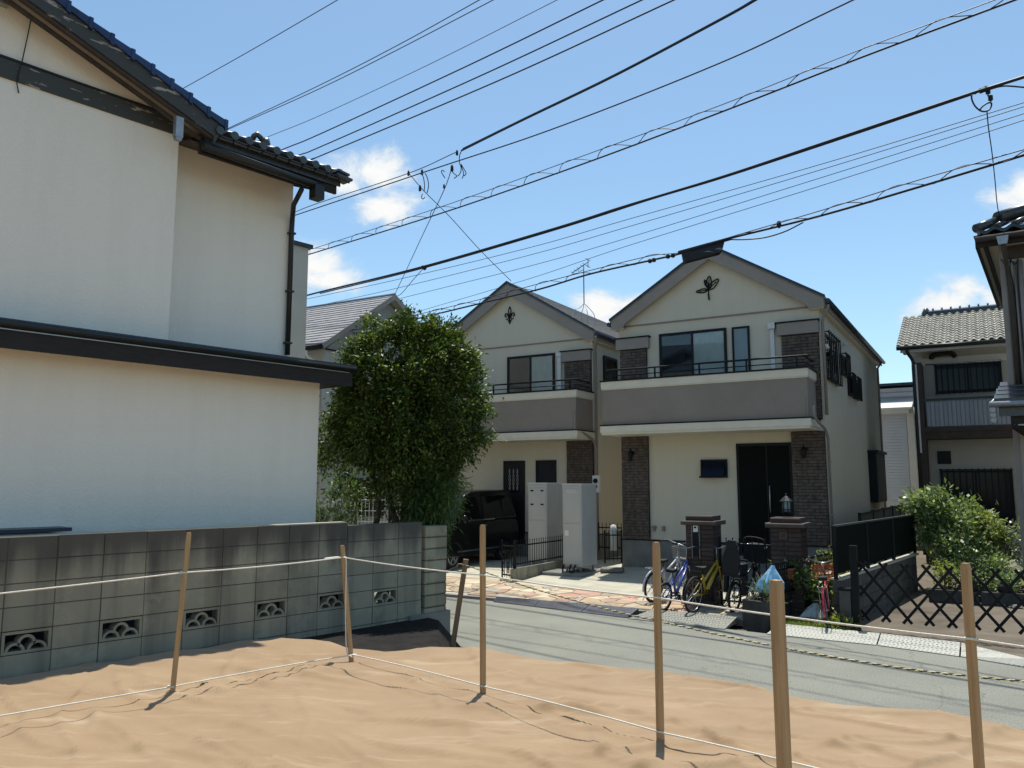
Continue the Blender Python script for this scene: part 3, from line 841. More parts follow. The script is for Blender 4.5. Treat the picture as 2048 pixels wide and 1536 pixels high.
pm = MB().cbox(-0.195, 0.195, 0, 0.19, -0.069, 0.069, 0.014).data('pier_block', M['pier'])
for k in range(8):
    put('pier_block', pm, wall_t, (4.67 + rng.uniform(-.004, .004), -0.015 + rng.uniform(-.006, .006), 1.02 - k * 0.15))
part('pier_mortar', MB().box(4.49, 4.85, 0.0, 0.16, -0.02, 1.07), M['mortar'], wall_t)

# ------------------------------------------------------------------ white house on the left
lh = thing('white_house', 'white stucco house with dark timber gable and blue tiled roof edge', 'house', WF_O, WF_A)
part('ground_floor_wall', MB().box(-10, 3.39, 0.9, 8, 0.40, 3.0), M['stucco_dirty'], lh)
part('foundation', MB().box(-10, 3.37, 0.92, 8, -0.4, 0.398), M['dark_block'], lh)  # painted dark so the gap seen through the vent blocks looks shaded
def rake_top(u): return 6.51 - 0.365 * (u + 0.18) - (0.02 * max(0, u - 0.9) ** 2)
RU = -4.5
gw = MB()
gw.prism([(-10, 2.9), (1.365, 2.9), (1.365, rake_top(1.365) - 0.12), (RU, rake_top(RU) - 0.12), (-10, rake_top(RU) - 0.12 - 2.0)], 'y', 0.95, 7.9)
part('gable_wall', gw, M['stucco_dirty'], lh)
mw = MB(); mw.box(1.3, 3.15, 1.3, 7.8, 2.9, 5.78)
part('upper_wall', mw, M['stucco_dirty'], lh)
# lean-to roof over the ground floor
pr = MB()
pr.prism([(0.5, 3.155), (0.5, 3.185), (1.32, 3.33), (1.32, 3.29)], 'x', -10, 3.66)
part('lower_roof', pr, M['slate_blue'], lh)
fb = MB(); fb.box(-10, 3.655, 0.552, 0.585, 2.91, 3.15); fb.box(3.62, 3.65, 0.585, 1.3, 2.93, 3.17)
part('fascia_board', fb, M['dark_timber'], lh)
part('lower_soffit', MB().box(-10, 3.62, 0.585, 0.9, 2.985, 3.0), M['brown_timber'], lh)
gt = MB(); gt.tube([(-10, 0.515, 3.16), (3.67, 0.515, 3.13)], 0.036, 8)
part('gutter', gt, M['pipe_dark'], lh)
fl = MB(); fl.box(-10, 3.6, 0.545, 0.551, 3.085, 3.095)
part('flashing_strip', fl, M['steel'], lh)
# gable trim band
part('gable_band', MB().box(-10, 1.33, 0.925, 0.95, 5.69, 5.885), M['peel'], lh)
part('band_edge', MB().box(-10, 1.33, 0.915, 0.95, 5.887, 5.91), M['dark_timber'], lh)
# bargeboard, soffit, verge tiles
us_ = [RU + (1.6 - RU) * i / 30 for i in range(31)]
bb_ = MB()
pts = [(u, rake_top(u)) for u in us_] + [(1.69, 5.80), (1.60, 5.555)] + [(u, rake_top(u) - 0.155 - 0.006 * (u > 1)) for u in us_[::-1][1:]]
for i in range(30):
    u0, u1 = us_[i], us_[i + 1]
    bb_.prism([(u0, rake_top(u0)), (u1, rake_top(u1)), (u1, rake_top(u1) - 0.185), (u0, rake_top(u0) - 0.185)], 'y', 0.575, 0.61)
bb_.prism([(1.6, rake_top(1.6)), (1.72, 5.80), (1.60, 5.56), (1.6, 5.58)], 'y', 0.575, 0.61)
part('bargeboard', bb_, M['peel'], lh)
b2 = MB()
for i in range(30):
    u0, u1 = us_[i], us_[i + 1]
    for dz, y0 in ((0.187, 0.60), (0.232, 0.70)):
        b2.prism([(u0, rake_top(u0) - dz), (u1, rake_top(u1) - dz), (u1, rake_top(u1) - dz - 0.035), (u0, rake_top(u0) - dz - 0.035)], 'y', y0, y0 + 0.05)
part('under_board', b2, M['brown_timber'], lh)
sf_ = MB()
for i in range(30):
    u0, u1 = us_[i], us_[i + 1]
    sf_.prism([(u0, rake_top(u0) - 0.10), (u1, rake_top(u1) - 0.10), (u1, rake_top(u1) - 0.12), (u0, rake_top(u0) - 0.12)], 'y', 0.61, 8.0)
sf_.prism([(-10, rake_top(RU) - 2.0), (RU, rake_top(RU) - 0.10), (RU, rake_top(RU) - 0.13), (-10, rake_top(RU) - 2.05)], 'y', 0.61, 8.0)
part('gable_soffit', sf_, M['soffit'], lh)
rf_ = MB()
for i in range(30):
    u0, u1 = us_[i], us_[i + 1]
    rf_.prism([(u0, rake_top(u0) + 0.05), (u1, rake_top(u1) + 0.05), (u1, rake_top(u1) - 0.09), (u0, rake_top(u0) - 0.09)], 'y', 0.66, 8.0)
rf_.prism([(-10, rake_top(RU) - 1.95), (RU, rake_top(RU) + 0.05), (RU, rake_top(RU) - 0.09), (-10, rake_top(RU) - 2.0)], 'y', 0.66, 8.0)
part('gable_roof', rf_, M['dark_tile'], lh)
tl = 0.235
u = 1.74
k = 0
while u > -3.2:
    u0 = u - tl * 0.94
    z1, z0 = rake_top(min(u, 1.72)), rake_top(u0)
    t = MB()
    t.prism([(u0 - 0.02, z0 + 0.008), (u, z1 - 0.012), (u, z1 + 0.085), (u0 - 0.02, z0 + 0.068)], 'y', 0.545, 0.72)
    t.prism([(u - 0.03, z1 - 0.02), (u + 0.012, z1 - 0.035), (u + 0.012, z1 + 0.095), (u - 0.03, z1 + 0.098)], 'y', 0.538, 0.70)
    part('verge_tile', t, M['blue_tile'], lh)
    u = u0
# eave of the wing beside the gable
ev = MB()
ev.prism([(0.66, 5.60), (0.66, 5.70), (3.0, 6.62), (3.0, 6.5)], 'x', 1.55, 3.46)
ev.prism([(3.0, 6.62), (5.6, 5.6), (5.6, 5.5), (3.0, 6.5)], 'x', 1.55, 3.46)
part('wing_roof', ev, M['dark_tile'], lh)
part('eave_fascia', MB().box(1.5, 3.2, 0.70, 0.74, 5.46, 5.66), M['dark_timber'], lh)
part('eave_soffit', MB().prism([(0.74, 5.60), (1.3, 5.76), (1.3, 5.74), (0.74, 5.575)], 'x', 1.4, 3.15), M['brown_timber'], lh)
vg = MB(); vg.prism([(0.72, 5.47), (0.72, 5.62), (3.0, 6.50), (3.0, 6.33)], 'x', 3.16, 3.20); vg.box(3.2, 3.42, 0.69, 0.73, 5.50, 5.66)
part('verge_board', vg, M['dark_timber'], lh)
gt = MB(); gt.tube([(1.5, 0.63, 5.53), (3.14, 0.63, 5.50)], 0.055, 10); gt.box(3.0, 3.14, 0.56, 0.70, 5.31, 5.49)
part('eave_gutter', gt, M['pipe_dark'], lh)
# eave tiles: pan with a round cap at its edge
for i in range(10):
    uc = 1.66 + i * 0.19
    t = MB()
    t.bar((uc + 0.095, 0.58, 5.665), (uc + 0.095, 1.1, 5.87), 0.17, 0.022, (0, 0, 1))
    t.bar((uc + 0.095, 0.56, 5.69), (uc + 0.095, 1.1, 5.905), 0.15, 0.015, (0, 0, 1))
    t.tube([(uc, 0.56, 5.745), (uc, 1.1, 5.96)], 0.042, 8)
    t.disc((uc, 0.555, 5.745), (0, 1, 0.1), 0.05, 0.02, 12)
    part('eave_tile', t, M['dark_tile'], lh)
for i, z in enumerate((5.70, 5.755)):
    part('corner_tile', MB().bar((3.3, 0.60, z), (3.54 - i * 0.05, 0.60, z - 0.02), 0.2, 0.03), M['dark_tile'], lh)
ot = MB(); ot.tube([(2.30, 1.0, 5.90), (2.30, 0.90, 6.0), (2.33, 0.9, 6.04), (2.40, 0.9, 6.0), (2.44, 0.9, 5.93)], 0.035, 8); ot.lathe([(0.0, 0.12), (0.05, 0.11), (0.065, 0.05), (0.05, 0.0), (0, -0.01)], (2.46, 0.9, 5.90), 10)
part('ridge_end_tile', ot, M['dark_tile'], lh)
bx_ = MB(); bx_.box(1.115, 1.20, 0.50, 0.57, 5.48, 5.715); bx_.box(1.125, 1.19, 0.505, 0.57, 5.45, 5.48)
part('metal_cap', bx_, M['galv'], lh)
bx_ = MB(); bx_.box(-0.56, -0.475, 0.86, 0.97, 6.42, 6.75)
part('metal_cap', bx_, M['galv'], lh)
dp = MB(); dp.tube([(2.86, 0.66, 5.40), (2.97, 1.0, 5.30), (3.10, 1.22, 5.20), (3.115, 1.25, 5.05), (3.115, 1.25, 3.34)], 0.034, 8)
for z in (5.0, 4.2, 3.5): dp.box(3.07, 3.16, 1.21, 1.29, z - 0.012, z + 0.012)
part('downpipe', dp, M['pipe_dark'], lh)
wr = MB(); wr.tube([(-0.25, 0.935, 6.44), (-0.28, 0.91, 6.2), (-0.31, 0.905, 5.93), (-0.33, 0.905, 5.80), (-0.34, 0.915, 5.66), (-0.31, 0.94, 5.58)], 0.006, 5)
part('loose_wire', wr, M['wire'], lh)
hd = MB(); hd.box(-3, 0.33, 0.55, 0.9, 1.19, 1.225)
part('window_hood', hd, M['slate_blue'], lh)
sh = MB(); sh.box(-3, 0.18, 0.62, 0.9, 0.4, 1.18); sh.box(-0.55, -0.53, 0.61, 0.62, 0.4, 1.18)
part('shutter_box', sh, M['galv'], lh)
# flat capped wall of the next house behind
nb = thing('beige_house', 'narrow strip of beige house with dark flat cap behind the white house', 'house', WF_O, WF_A)
part('wall', MB().box(4.2, 7.05, 6.67, 12, -0.6, 6.75), M['beige_wall'], nb)
part('roof_cap', MB().box(4.1, 7.12, 6.6, 12.1, 6.75, 6.83), M['slate_blue'], nb)
# ------------------------------------------------------------------ house fittings
def window(parent, u, v, z, w, h, rz=0.0, panes=2, inside=('curtain', 'curtain'), name='window', frame=0.062, glass='glass', bars=0, label=None):
    """framed window standing 4 cm proud of the wall; x to the right, front toward -y"""
    f = MB(); d = 0.05
    f.box(0, w, -d, 0, 0, frame); f.box(0, w, -d, 0, h - frame, h)
    f.box(0, frame, -d, 0, frame, h - frame); f.box(w - frame, w, -d, 0, frame, h - frame)
    pw = (w - 2 * frame) / panes
    for i in range(1, panes):
        x = frame + pw * i
        f.box(x - 0.025, x + 0.025, -d + 0.004, 0, frame, h - frame)
    o = put(name, f.data(name, M['dark_metal']), parent, (u, v, z), rz, label)
    for i in range(panes):
        x0, x1 = frame + pw * i + (0.025 if i else 0), frame + pw * (i + 1) - (0.025 if i < panes - 1 else 0)
        p = MB(); p.box(x0, x1, -0.034, -0.028, frame, h - frame)
        put('pane', p.data('pane', M[glass]), o)
        c = MB()
        if inside[i] == 'curtain':
            n = max(6, int((x1 - x0) / 0.045)) * 2
            for j in range(n):
                a, b = x0 + (x1 - x0) * j / n, x0 + (x1 - x0) * (j + 1) / n
                ya, yb = -0.013 + 0.006 * math.sin(j * 1.9), -0.013 + 0.006 * math.sin((j + 1) * 1.9)
                c.face([(a, ya, frame), (b, yb, frame), (b, yb, h - frame), (a, ya, h - frame)], 0, True)
            put('curtain', c.data('curtain', M['curtain']), o)
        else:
            c.box(x0, x1, -0.02, -0.004, frame, h - frame)  # dark card close behind the pane, standing in for the unlit room
            put('dark_room_card', c.data('dark_room_card', M['room']), o)
    if bars:
        b = MB()
        for k in range(bars):
            x = 0.03 + (w - 0.06) * k / (bars - 1)
            b.box(x - 0.012, x + 0.012, -0.15, -0.125, -0.05, h + 0.05)
        for zz in (-0.02, h + 0.02): b.box(-0.02, w + 0.02, -0.125, -0.105, zz - 0.012, zz + 0.012)
        for x in (0.0, w): b.box(x - 0.01, x + 0.01, -0.105, 0, h + 0.008, h + 0.03); b.box(x - 0.01, x + 0.01, -0.105, 0, -0.03, -0.008)
        put('window_bars', b.data('window_bars', M['black_metal']), o)
    return o
brng = random.Random(11)
def bricks(mb, u0, u1, z0, z1, v, side=None):
    """staggered thin bricks on the plane y = v (facing -y); side: +1/-1 also clads the flank"""
    hz, wx = 0.0605, 0.222
    n = int((z1 - z0) / (hz + 0.008))
    hz = (z1 - z0) / n - 0.008
    for k in range(n):
        z = z0 + k * (hz + 0.008)
        x = u0 - (wx / 2 if k % 2 else 0) - brng.uniform(0, .02)
        while x < u1 - 0.02:
            a, b = max(u0, x), min(u1, x + wx)
            if b - a > 0.02:
                mb.cbox(a, b - 0.006, v - 0.016 - brng.uniform(0, .014), v, z, z + hz, 0.004)
            x += wx + 0.002
def tubes(parts, r, n=6):
    b = MB()
    for p in parts: b.tube(p, r, n)
    return b
def curve(pts, n=8):
    """Catmull-Rom through points"""
    P = [Vector(p) for p in pts]
    P = [P[0] * 2 - P[1]] + P + [P[-1] * 2 - P[-2]]
    o = []
    for i in range(1, len(P) - 2):
        for j in range(n):
            t = j / n
            a, b, c, d = P[i-1], P[i], P[i+1], P[i+2]
            o.append(0.5 * ((2 * b) + (c - a) * t + (2*a - 5*b + 4*c - d) * t*t + (3*b - a - 3*c + d) * t**3))
    o.append(P[-2])
    return o
def emblem(parent, kind, u, z, s):
    b = MB()
    Y = -0.035
    def P(l): return [(x * s, Y, zz * s) for x, zz in l]
    if kind == 'lily':
        b.tube(curve(P([(0, 0.0), (-0.17, 0.38), (-0.12, 0.72), (0.0, 1.0), (0.12, 0.72), (0.17, 0.38), (0, 0.0)])), 0.014, 5)
        for sx in (-1, 1):
            b.tube(curve(P([(sx*0.04, -0.35), (sx*0.25, 0.0), (sx*0.45, 0.25), (sx*0.62, 0.12), (sx*0.58, -0.12), (sx*0.42, -0.10)])), 0.016, 5)
            b.tube(curve(P([(sx*0.03, -0.3), (sx*0.14, 0.05), (sx*0.3, 0.22)])), 0.012, 5)
            b.tube(curve(P([(0, -0.95), (sx*0.24, -0.5), (sx*0.5, -0.38)])), 0.014, 5)
        b.bar((-0.22*s, Y, -0.3*s), (0.22*s, Y, -0.3*s), 0.03, 0.035)
        b.bar((0, Y, -1.0*s), (0, Y, 0.0), 0.025, 0.03, (0, 1, 0))
    else:
        def leaf(x0, z0, x1, z1, w):
            dx, dz = x1 - x0, z1 - z0; nx, nz = -dz, dx
            L = [(x0, z0), (x0 + dx*.35 + nx*w, z0 + dz*.35 + nz*w), (x1 - dx*.15 + nx*w*.6, z1 - dz*.15 + nz*w*.6), (x1, z1),
                 (x1 - dx*.15 - nx*w*.5, z1 - dz*.15 - nz*w*.5), (x0 + dx*.35 - nx*w, z0 + dz*.35 - nz*w), (x0, z0)]
            b.tube(curve(P(L)), 0.015, 5)
            b.tube(P([(x0, z0), (x0 + dx * .8, z0 + dz * .8)]), 0.009, 5)
        leaf(0, -0.1, 0.12, 0.95, 0.22); leaf(0, -0.15, 0.85, 0.62, 0.2); leaf(-0.02, -0.15, -1.0, -0.18, 0.16); leaf(-0.03, 0.1, -0.28, 0.7, 0.2)
        b.tube(curve(P([(0.02, -0.1), (0.0, -0.5), (0.03, -1.0)])), [0.014] * 8 + [0.02] * 9, 5)
    o = put('wall_ornament', b.data('wall_ornament', M['black_metal']), parent, (u, 0, z))
    return o
def lamp(parent, u, v, z):
    b = MB()
    b.disc((0, -0.02, 0.06), (0, 1, 0), 0.05, 0.04, 12)
    b.tube(curve([(0, -0.03, 0.06), (0, -0.10, 0.14), (0, -0.15, 0.17), (0, -0.15, 0.12)]), 0.01, 6)
    b.lathe([(0.01, 0.13), (0.07, 0.06), (0.075, 0.05), (0.065, 0.05), (0.05, -0.10), (0.045, -0.12), (0.0, -0.13)], (0, -0.15, 0), 8, smooth=False)
    b.lathe([(0.0, -0.16), (0.015, -0.14), (0.0, -0.125)], (0, -0.15, 0), 8)
    return put('wall_lamp', b.data('wall_lamp', M['black_metal']), parent, (u, v, z))

def gabled(name, label, ou, ov, W, az, bal, stepped):
    o = thing(name, label, 'house', rfw(ou, ov), RF_A, 'pair of gabled houses with taupe balconies')
    D = 10.0
    part('foundation', MB().box(-W - 0.02, 0.02, -0.02, D, -0.2, 0.80), M['concrete_grey'], o)
    part('drip_edge', MB().box(-W - 0.015, 0.015, -0.035, D, 0.802, 0.83), M['dark_metal'], o)
    wl = MB(); wl.box(-W, 0, 0, D, 0.80, 6.05)
    part('wall', wl, M['cream'], o)
    eL, eR, ez = -W - 0.16, 0.16, 6.20
    sl = (az - ez) / (W / 2 + 0.16)
    def rz_(u): return az - abs(u + W / 2) * sl
    gp_ = MB(); gp_.prism([(-W, 6.051), (0, 6.051), (0, rz_(0) - 0.10), (-W/2, az - 0.10), (-W, rz_(-W) - 0.10)], 'y', -0.012, D)
    part('gable_panel', gp_, M['cream'], o)
    part('shadow_line_strip', MB().box(-W - 0.01, 0.01, -0.03, 0, 6.015, 6.045), M['taupe'], o)  # dark strip painted in as the shadow line under the gable panel
    rf_ = MB()
    rf_.prism([(eL, ez), (-W/2, az), (eR, ez), (eR, ez - 0.07), (-W/2, az - 0.085), (eL, ez - 0.07)], 'y', -0.20, D + 0.25)
    part('roof', rf_, M['slate'], o)
    if stepped:
        st = MB()
        n = 16
        for k in range(n):
            a, b = eR + (-W/2 - eR) * k / n, eR + (-W/2 - eR) * (k + 1) / n
            st.prism([(a, rz_(a) + 0.002), (b, rz_(b) + 0.002), (b, rz_(b) + 0.006), (a, rz_(a) + 0.024)], 'y', -0.195, D + 0.24)
        part('shingle_courses', st, M['slate'], o, kind='stuff')
    em = MB()
    for s_ in (0, 1):
        u0, u1 = (eL - 0.01, -W/2) if s_ == 0 else (-W/2, eR + 0.01)
        z0, z1 = (ez, az) if s_ == 0 else (az, ez)
        em.prism([(u0, z0 + 0.022), (u1, z1 + 0.022), (u1, z1 - 0.035), (u0, z0 - 0.035)], 'y', -0.235, -0.201)
    part('roof_edge', em, M['slate_blue'], o)
    bb = MB()
    bb.prism([(eL + 0.03, ez - 0.036), (-W/2, az - 0.036), (-W/2, az - 0.36), (eL + 0.40, ez - 0.13), (eL + 0.34, ez - 0.235), (eL + 0.03, ez - 0.235)], 'y', -0.196, -0.16)
    bb.prism([(eR - 0.03, ez - 0.036), (eR - 0.03, ez - 0.235), (eR - 0.34, ez - 0.235), (eR - 0.40, ez - 0.13), (-W/2, az - 0.36), (-W/2, az - 0.036)], 'y', -0.196, -0.16)
    part('bargeboard', bb, M['taupe_trim'], o)
    sf = MB()
    sf.prism([(eL + 0.05, ez - 0.09), (-W/2, az - 0.12), (-W/2, az - 0.15), (eL + 0.05, ez - 0.12)], 'y', -0.16, 0.0)
    sf.prism([(eR - 0.05, ez - 0.09), (eR - 0.05, ez - 0.12), (-W/2, az - 0.15), (-W/2, az - 0.12)], 'y', -0.16, 0.0)
    sf.box(eL + 0.04, -W - 0.002, 0.0, D, ez - 0.25, ez - 0.23); sf.box(0.002, eR - 0.04, 0.0, D, ez - 0.25, ez - 0.23)
    sf.box(eL + 0.04, -W + 0.18, -0.16, -0.013, ez - 0.25, ez - 0.23); sf.box(-0.18, eR - 0.04, -0.16, -0.013, ez - 0.25, ez - 0.23)
    part('soffit', sf, M['cream_trim'], o)
    fs = MB(); fs.box(eR - 0.035, eR - 0.01, -0.155, D + 0.2, ez - 0.235, ez - 0.072); fs.box(eL + 0.01, eL + 0.035, -0.155, D + 0.2, ez - 0.235, ez - 0.072)
    part('fascia', fs, M['taupe_trim'], o)
    gt = MB(); gt.tube([(eR + 0.05, -0.17, ez - 0.10), (eR + 0.05, D + 0.2, ez - 0.12)], 0.055, 8); gt.tube([(eL - 0.05, -0.17, ez - 0.10), (eL - 0.05, D + 0.2, ez - 0.12)], 0.055, 8)
    part('gutter', gt, M['slate_blue'], o)
    # balcony
    b0, b1 = bal
    V = -1.0
    bp = MB()
    bp.box(b0, b1, V, V + 0.12, 3.52, 4.37); bp.box(b1 - 0.12, b1, V + 0.12, 0, 3.52, 4.37); bp.box(b0, b0 + 0.12, V + 0.12, 0, 3.52, 4.37)
    bw = part('balcony_wall', bp, M['taupe'], o)
    ct = MB()
    for (x0, x1, y0, y1) in ((b0 - 0.03, b1 + 0.03, V - 0.03, V + 0.14), (b1 - 0.14, b1 + 0.03, V + 0.14, 0), (b0 - 0.03, b0 + 0.14, V + 0.14, 0)):
        ct.box(x0, x1, y0, y1, 4.372, 4.535)
    part('balcony_coping', ct, M['cream_trim'], o)
    c2 = MB()
    for (x0, x1, y0, y1) in ((b0 - 0.05, b1 + 0.05, V - 0.05, V + 0.15), (b1 - 0.15, b1 + 0.05, V + 0.15, 0), (b0 - 0.05, b0 + 0.15, V + 0.15, 0)):
        c2.box(x0, x1, y0, y1, 4.537, 4.572)
    part('balcony_cap', c2, M['dark_metal'], o)
    part('coping_line', MB().box(b0 - 0.015, b1 + 0.015, V - 0.015, 0, 4.345, 4.371), M['cream_trim'], o)
    part('balcony_slab', MB().box(b0 - 0.05, b1 + 0.05, V - 0.05, 0, 3.335, 3.488), M['cream_trim'], o)
    part('slab_lip', MB().box(b0 - 0.03, b1 + 0.03, V - 0.03, 0, 3.285, 3.333), M['cream_trim'], o)
    part('slab_flashing', MB().box(b0 - 0.06, b1 + 0.06, V - 0.06, 0, 3.49, 3.519), M['dark_metal'], o)
    rl = MB()
    rl.tube(curve([(b0 + 0.06, V + 0.05, 4.815), ((b0 + b1) / 2, V + 0.05, 4.815), (b1 - 0.12, V + 0.05, 4.815), (b1 - 0.06, V + 0.10, 4.815), (b1 - 0.05, V + 0.3, 4.815), (b1 - 0.05, -0.03, 4.815)], 6), 0.022, 8)
    rl.tube([(b0 + 0.06, V + 0.05, 4.68), (b1 - 0.08, V + 0.05, 4.68), (b1 - 0.05, V + 0.15, 4.68), (b1 - 0.05, -0.03, 4.68)], 0.012, 6)
    n = 5
    for k in range(n):
        x = b0 + 0.25 + (b1 - b0 - 0.45) * k / (n - 1)
        rl.box(x - 0.018, x + 0.018, V + 0.035, V + 0.065, 4.572, 4.80)
    rail = part('railing', rl, M['dark_metal'], o)
    return o, rz_
# right house -------------------------------------------------------
rh, rzR = gabled('gabled_house', 'cream gabled house on the right, brick pillars, leaf ornament and dark front door', -0.04, 0.0, 4.76, 7.76, (-4.78, -0.14), False)
W = 4.72
fsu = MB()
bk = MB(); bricks(bk, -4.72, -4.03, 0.85, 3.28, -0.06); bricks(bk, -0.70, -0.0, 0.85, 3.28, -0.06); bricks(bk, -4.72, -4.02, 3.55, 5.42, -0.06); bricks(bk, -0.82, -0.03, 3.55, 5.42, -0.06)
part('brick_cladding', bk, M['brick'], rh, kind='stuff')
for a, b, z0, z1 in ((-4.72, -4.03, 0.85, 3.28), (-0.70, 0.002, 0.85, 3.28), (-4.722, -4.02, 3.53, 5.43), (-0.82, -0.028, 3.53, 5.43)): part('brick_bed', MB().box(a + 0.004, b - 0.004, -0.06, 0.0, z0, z1), M['brick_joint'], rh)
for a, b in ((-4.80, -3.95), (-0.90, -0.02)): part('pillar_head', MB().box(a, b, -0.13, 0, 5.435, 5.70), M['taupe_trim'], rh)
for a, b in ((-4.83, -3.92), (-0.93, 0.01)): part('pillar_cap', MB().box(a, b, -0.15, 0, 5.702, 5.735), M['dark_metal'], rh)
window(rh, -3.70, 0, 3.62, 1.64, 2.13, inside=('room', 'curtain'))
window(rh, -1.93, 0, 4.0, 0.40, 1.74, panes=1, inside=('room',), glass='glass_frost', frame=0.045)
lp = MB(); lp.box(-1.06, -0.97, -0.10, -0.02, 3.55, 5.60); lp.box(-1.09, -0.94, -0.16, -0.005, 5.602, 5.74)
part('drying_pole_post', lp, M['pipe_white'], rh)
# ground floor
dr = MB(); dr.box(-1.93, -0.71, -0.03, 0, 0.55, 3.05)
dd = put('front_door', dr.data('front_door', M['dark_metal']), rh)
dl = MB(); dl.cbox(-1.87, -1.28, -0.05, -0.03, 0.62, 2.98, 0.01)
for k in range(4): dl.box(-1.80 + k * 0.13, -1.79 + k * 0.13, -0.053, -0.05, 0.7, 2.9)
put('door_leaf', dl.data('door_leaf', M['dark_door']), dd)
dl = MB(); dl.cbox(-1.24, -0.77, -0.05, -0.03, 0.62, 2.98, 0.01); dl.box(-1.12, -0.88, -0.054, -0.05, 0.8, 2.8)
put('side_leaf', dl.data('side_leaf', M['dark_door']), dd)
hn = MB(); hn.tube([(-1.20, -0.06, 1.5), (-1.20, -0.10, 1.52), (-1.20, -0.10, 2.08), (-1.20, -0.06, 2.1)], 0.014, 8)
put('door_handle', hn.data('door_handle', M['steel']), dd)
wv = window(rh, -2.76, 0, 2.28, 0.62, 0.42, panes=1, inside=('room',), glass='navy_glass', frame=0.05, name='awning_window')
vn = MB()
vn.face([(-2.72, -0.06, 2.66), (-2.18, -0.06, 2.66), (-2.18, -0.19, 2.31), (-2.72, -0.19, 2.31)]); vn.box(-2.75, -2.15, -0.20, -0.17, 2.28, 2.32)
part('awning_sash', vn, M['navy_glass'], rh)
for x in (-4.42, -0.42): lamp(rh, x, -0.085, 2.82)
fx = MB()
for x, s in ((-3.93, 1.0), (-3.70, 0.7)):
    fx.lathe([(0.0, 0.0), (0.055 * s, 0.0), (0.06 * s, 0.03), (0.05 * s, 0.05), (0, 0.055)], (x, -0.03, 1.10), 10)
    fx.box(x - 0.03, x + 0.03, -0.07, 0, 1.08 - 0.05, 1.10)
part('wall_tap', fx, M['pipe'], rh)
emblem(rh, 'leaf', -2.45, 6.74, 0.29)
dpp = MB()
dpp.tube(curve([(0.20, -0.10, 6.02), (0.19, -0.10, 5.94), (0.10, -0.06, 5.80), (0.06, -0.03, 5.66)], 4) + [Vector((0.06, -0.03, 3.62))], 0.034, 8)
dpp.tube(curve([(-0.02, -1.04, 3.75), (-0.02, -1.06, 3.6), (-0.0, -0.9, 3.45), (0.05, -0.3, 3.3), (0.06, -0.04, 3.12)], 4) + [Vector((0.06, -0.04, 0.3))], 0.03, 8)
for z in (5.3, 4.2, 2.6, 1.5): dpp.box(0.02, 0.10, -0.07, 0.01, z - 0.012, z + 0.012)
part('downpipe', dpp, M['pipe'], rh)
dq = MB(); dq.tube([(0.2, 9.75, 6.05), (0.06, 9.75, 5.85), (0.06, 9.75, 0.3)], 0.034, 8)
part('downpipe', dq, M['pipe'], rh)
rz9 = R(90)
window(rh, 0.0, 0.26, 4.46, 1.52, 1.02, rz9, 2, ('room', 'room'), bars=7)
window(rh, 0.0, 2.56, 4.83, 0.70, 0.48, rz9, 1, ('room',), bars=4)
window(rh, 0.0, 3.52, 4.40, 0.62, 0.53, rz9, 1, ('room',), bars=4)
window(rh, 0.0, 4.42, 4.40, 0.68, 0.53, rz9, 1, ('room',), bars=4)
bw = MB(); bw.box(0, 0.22, 6.7, 8.85, 1.62, 3.02); 
bwo = part('bay_shutter', bw, M['dark_metal'], rh)
bw = MB(); bw.box(0, 0.28, 6.62, 8.9, 3.022, 3.10); put('shutter_hood', bw.data('shutter_hood', M['dark_metal']), bwo)
bw = MB(); bw.box(0.222, 0.228, 6.8, 8.75, 1.72, 2.92); put('shutter_panel', bw.data('shutter_panel', M['fence_green']), bwo)
hd = MB()
for v_, z_ in ((0.12, 5.15), (2.9, 5.62)):
    hd.tube([(0.0, v_, z_), (0.10, v_, z_), (0.12, v_, z_ - 0.06)], 0.045, 8); hd.box(0, 0.02, v_ - 0.06, v_ + 0.06, z_ - 0.08, z_ + 0.08)
part('vent_hood', hd, M['siding_trim'], rh)
st = MB(); st.box(-2.1, -0.5, -0.9, 0, -0.1, 0.34); st.box(-2.3, -0.3, -1.3, -0.9, -0.1, 0.19)
part('porch_step', st, M['concrete_grey'], rh)
pl_ = MB(); pl_.box(-0.24, -0.20, -1.02, -1.0, 3.55, 3.95)
part('overflow_pipe', pl_, M['pipe'], rh)
# middle house -------------------------------------------------------
mh, rzM = gabled('gabled_house', 'cream gabled house in the middle with lily ornament, half hidden by the tree', -6.0, 1.0, 5.14, 7.88, (-5.12, -0.02), True)
bk = MB(); bricks(bk, -0.77, 0.0, 0.85, 3.28, -0.06); bricks(bk, -0.82, -0.03, 3.55, 5.42, -0.06); bricks(bk, -5.1, -4.4, 0.85, 3.28, -0.06)
part('brick_cladding', bk, M['brick'], mh, kind='stuff')
for a, b, z0, z1 in ((-0.77, 0.002, 0.85, 3.28), (-0.82, -0.028, 3.53, 5.43), (-5.1, -4.4, 0.85, 3.28)): part('brick_bed', MB().box(a + 0.004, b - 0.004, -0.06, 0, z0, z1), M['brick_joint'], mh)
part('pillar_head', MB().box(-0.90, -0.02, -0.13, 0, 5.435, 5.70), M['taupe_trim'], mh)
part('pillar_cap', MB().box(-0.93, 0.01, -0.15, 0, 5.702, 5.735), M['dark_metal'], mh)
window(mh, -2.66, 0, 3.62, 1.52, 2.10, inside=('room', 'curtain'))
lp = MB(); lp.box(-1.02, -0.92, -0.10, -0.02, 3.55, 5.60); lp.box(-1.04, -0.90, -0.13, -0.005, 5.602, 5.70)
part('drying_pole_post', lp, M['pipe_white'], mh)
dr = MB(); dr.box(-2.78, -2.10, -0.05, 0, 0.5, 2.78)
dd = put('side_door', dr.data('side_door', M['dark_metal']), mh)
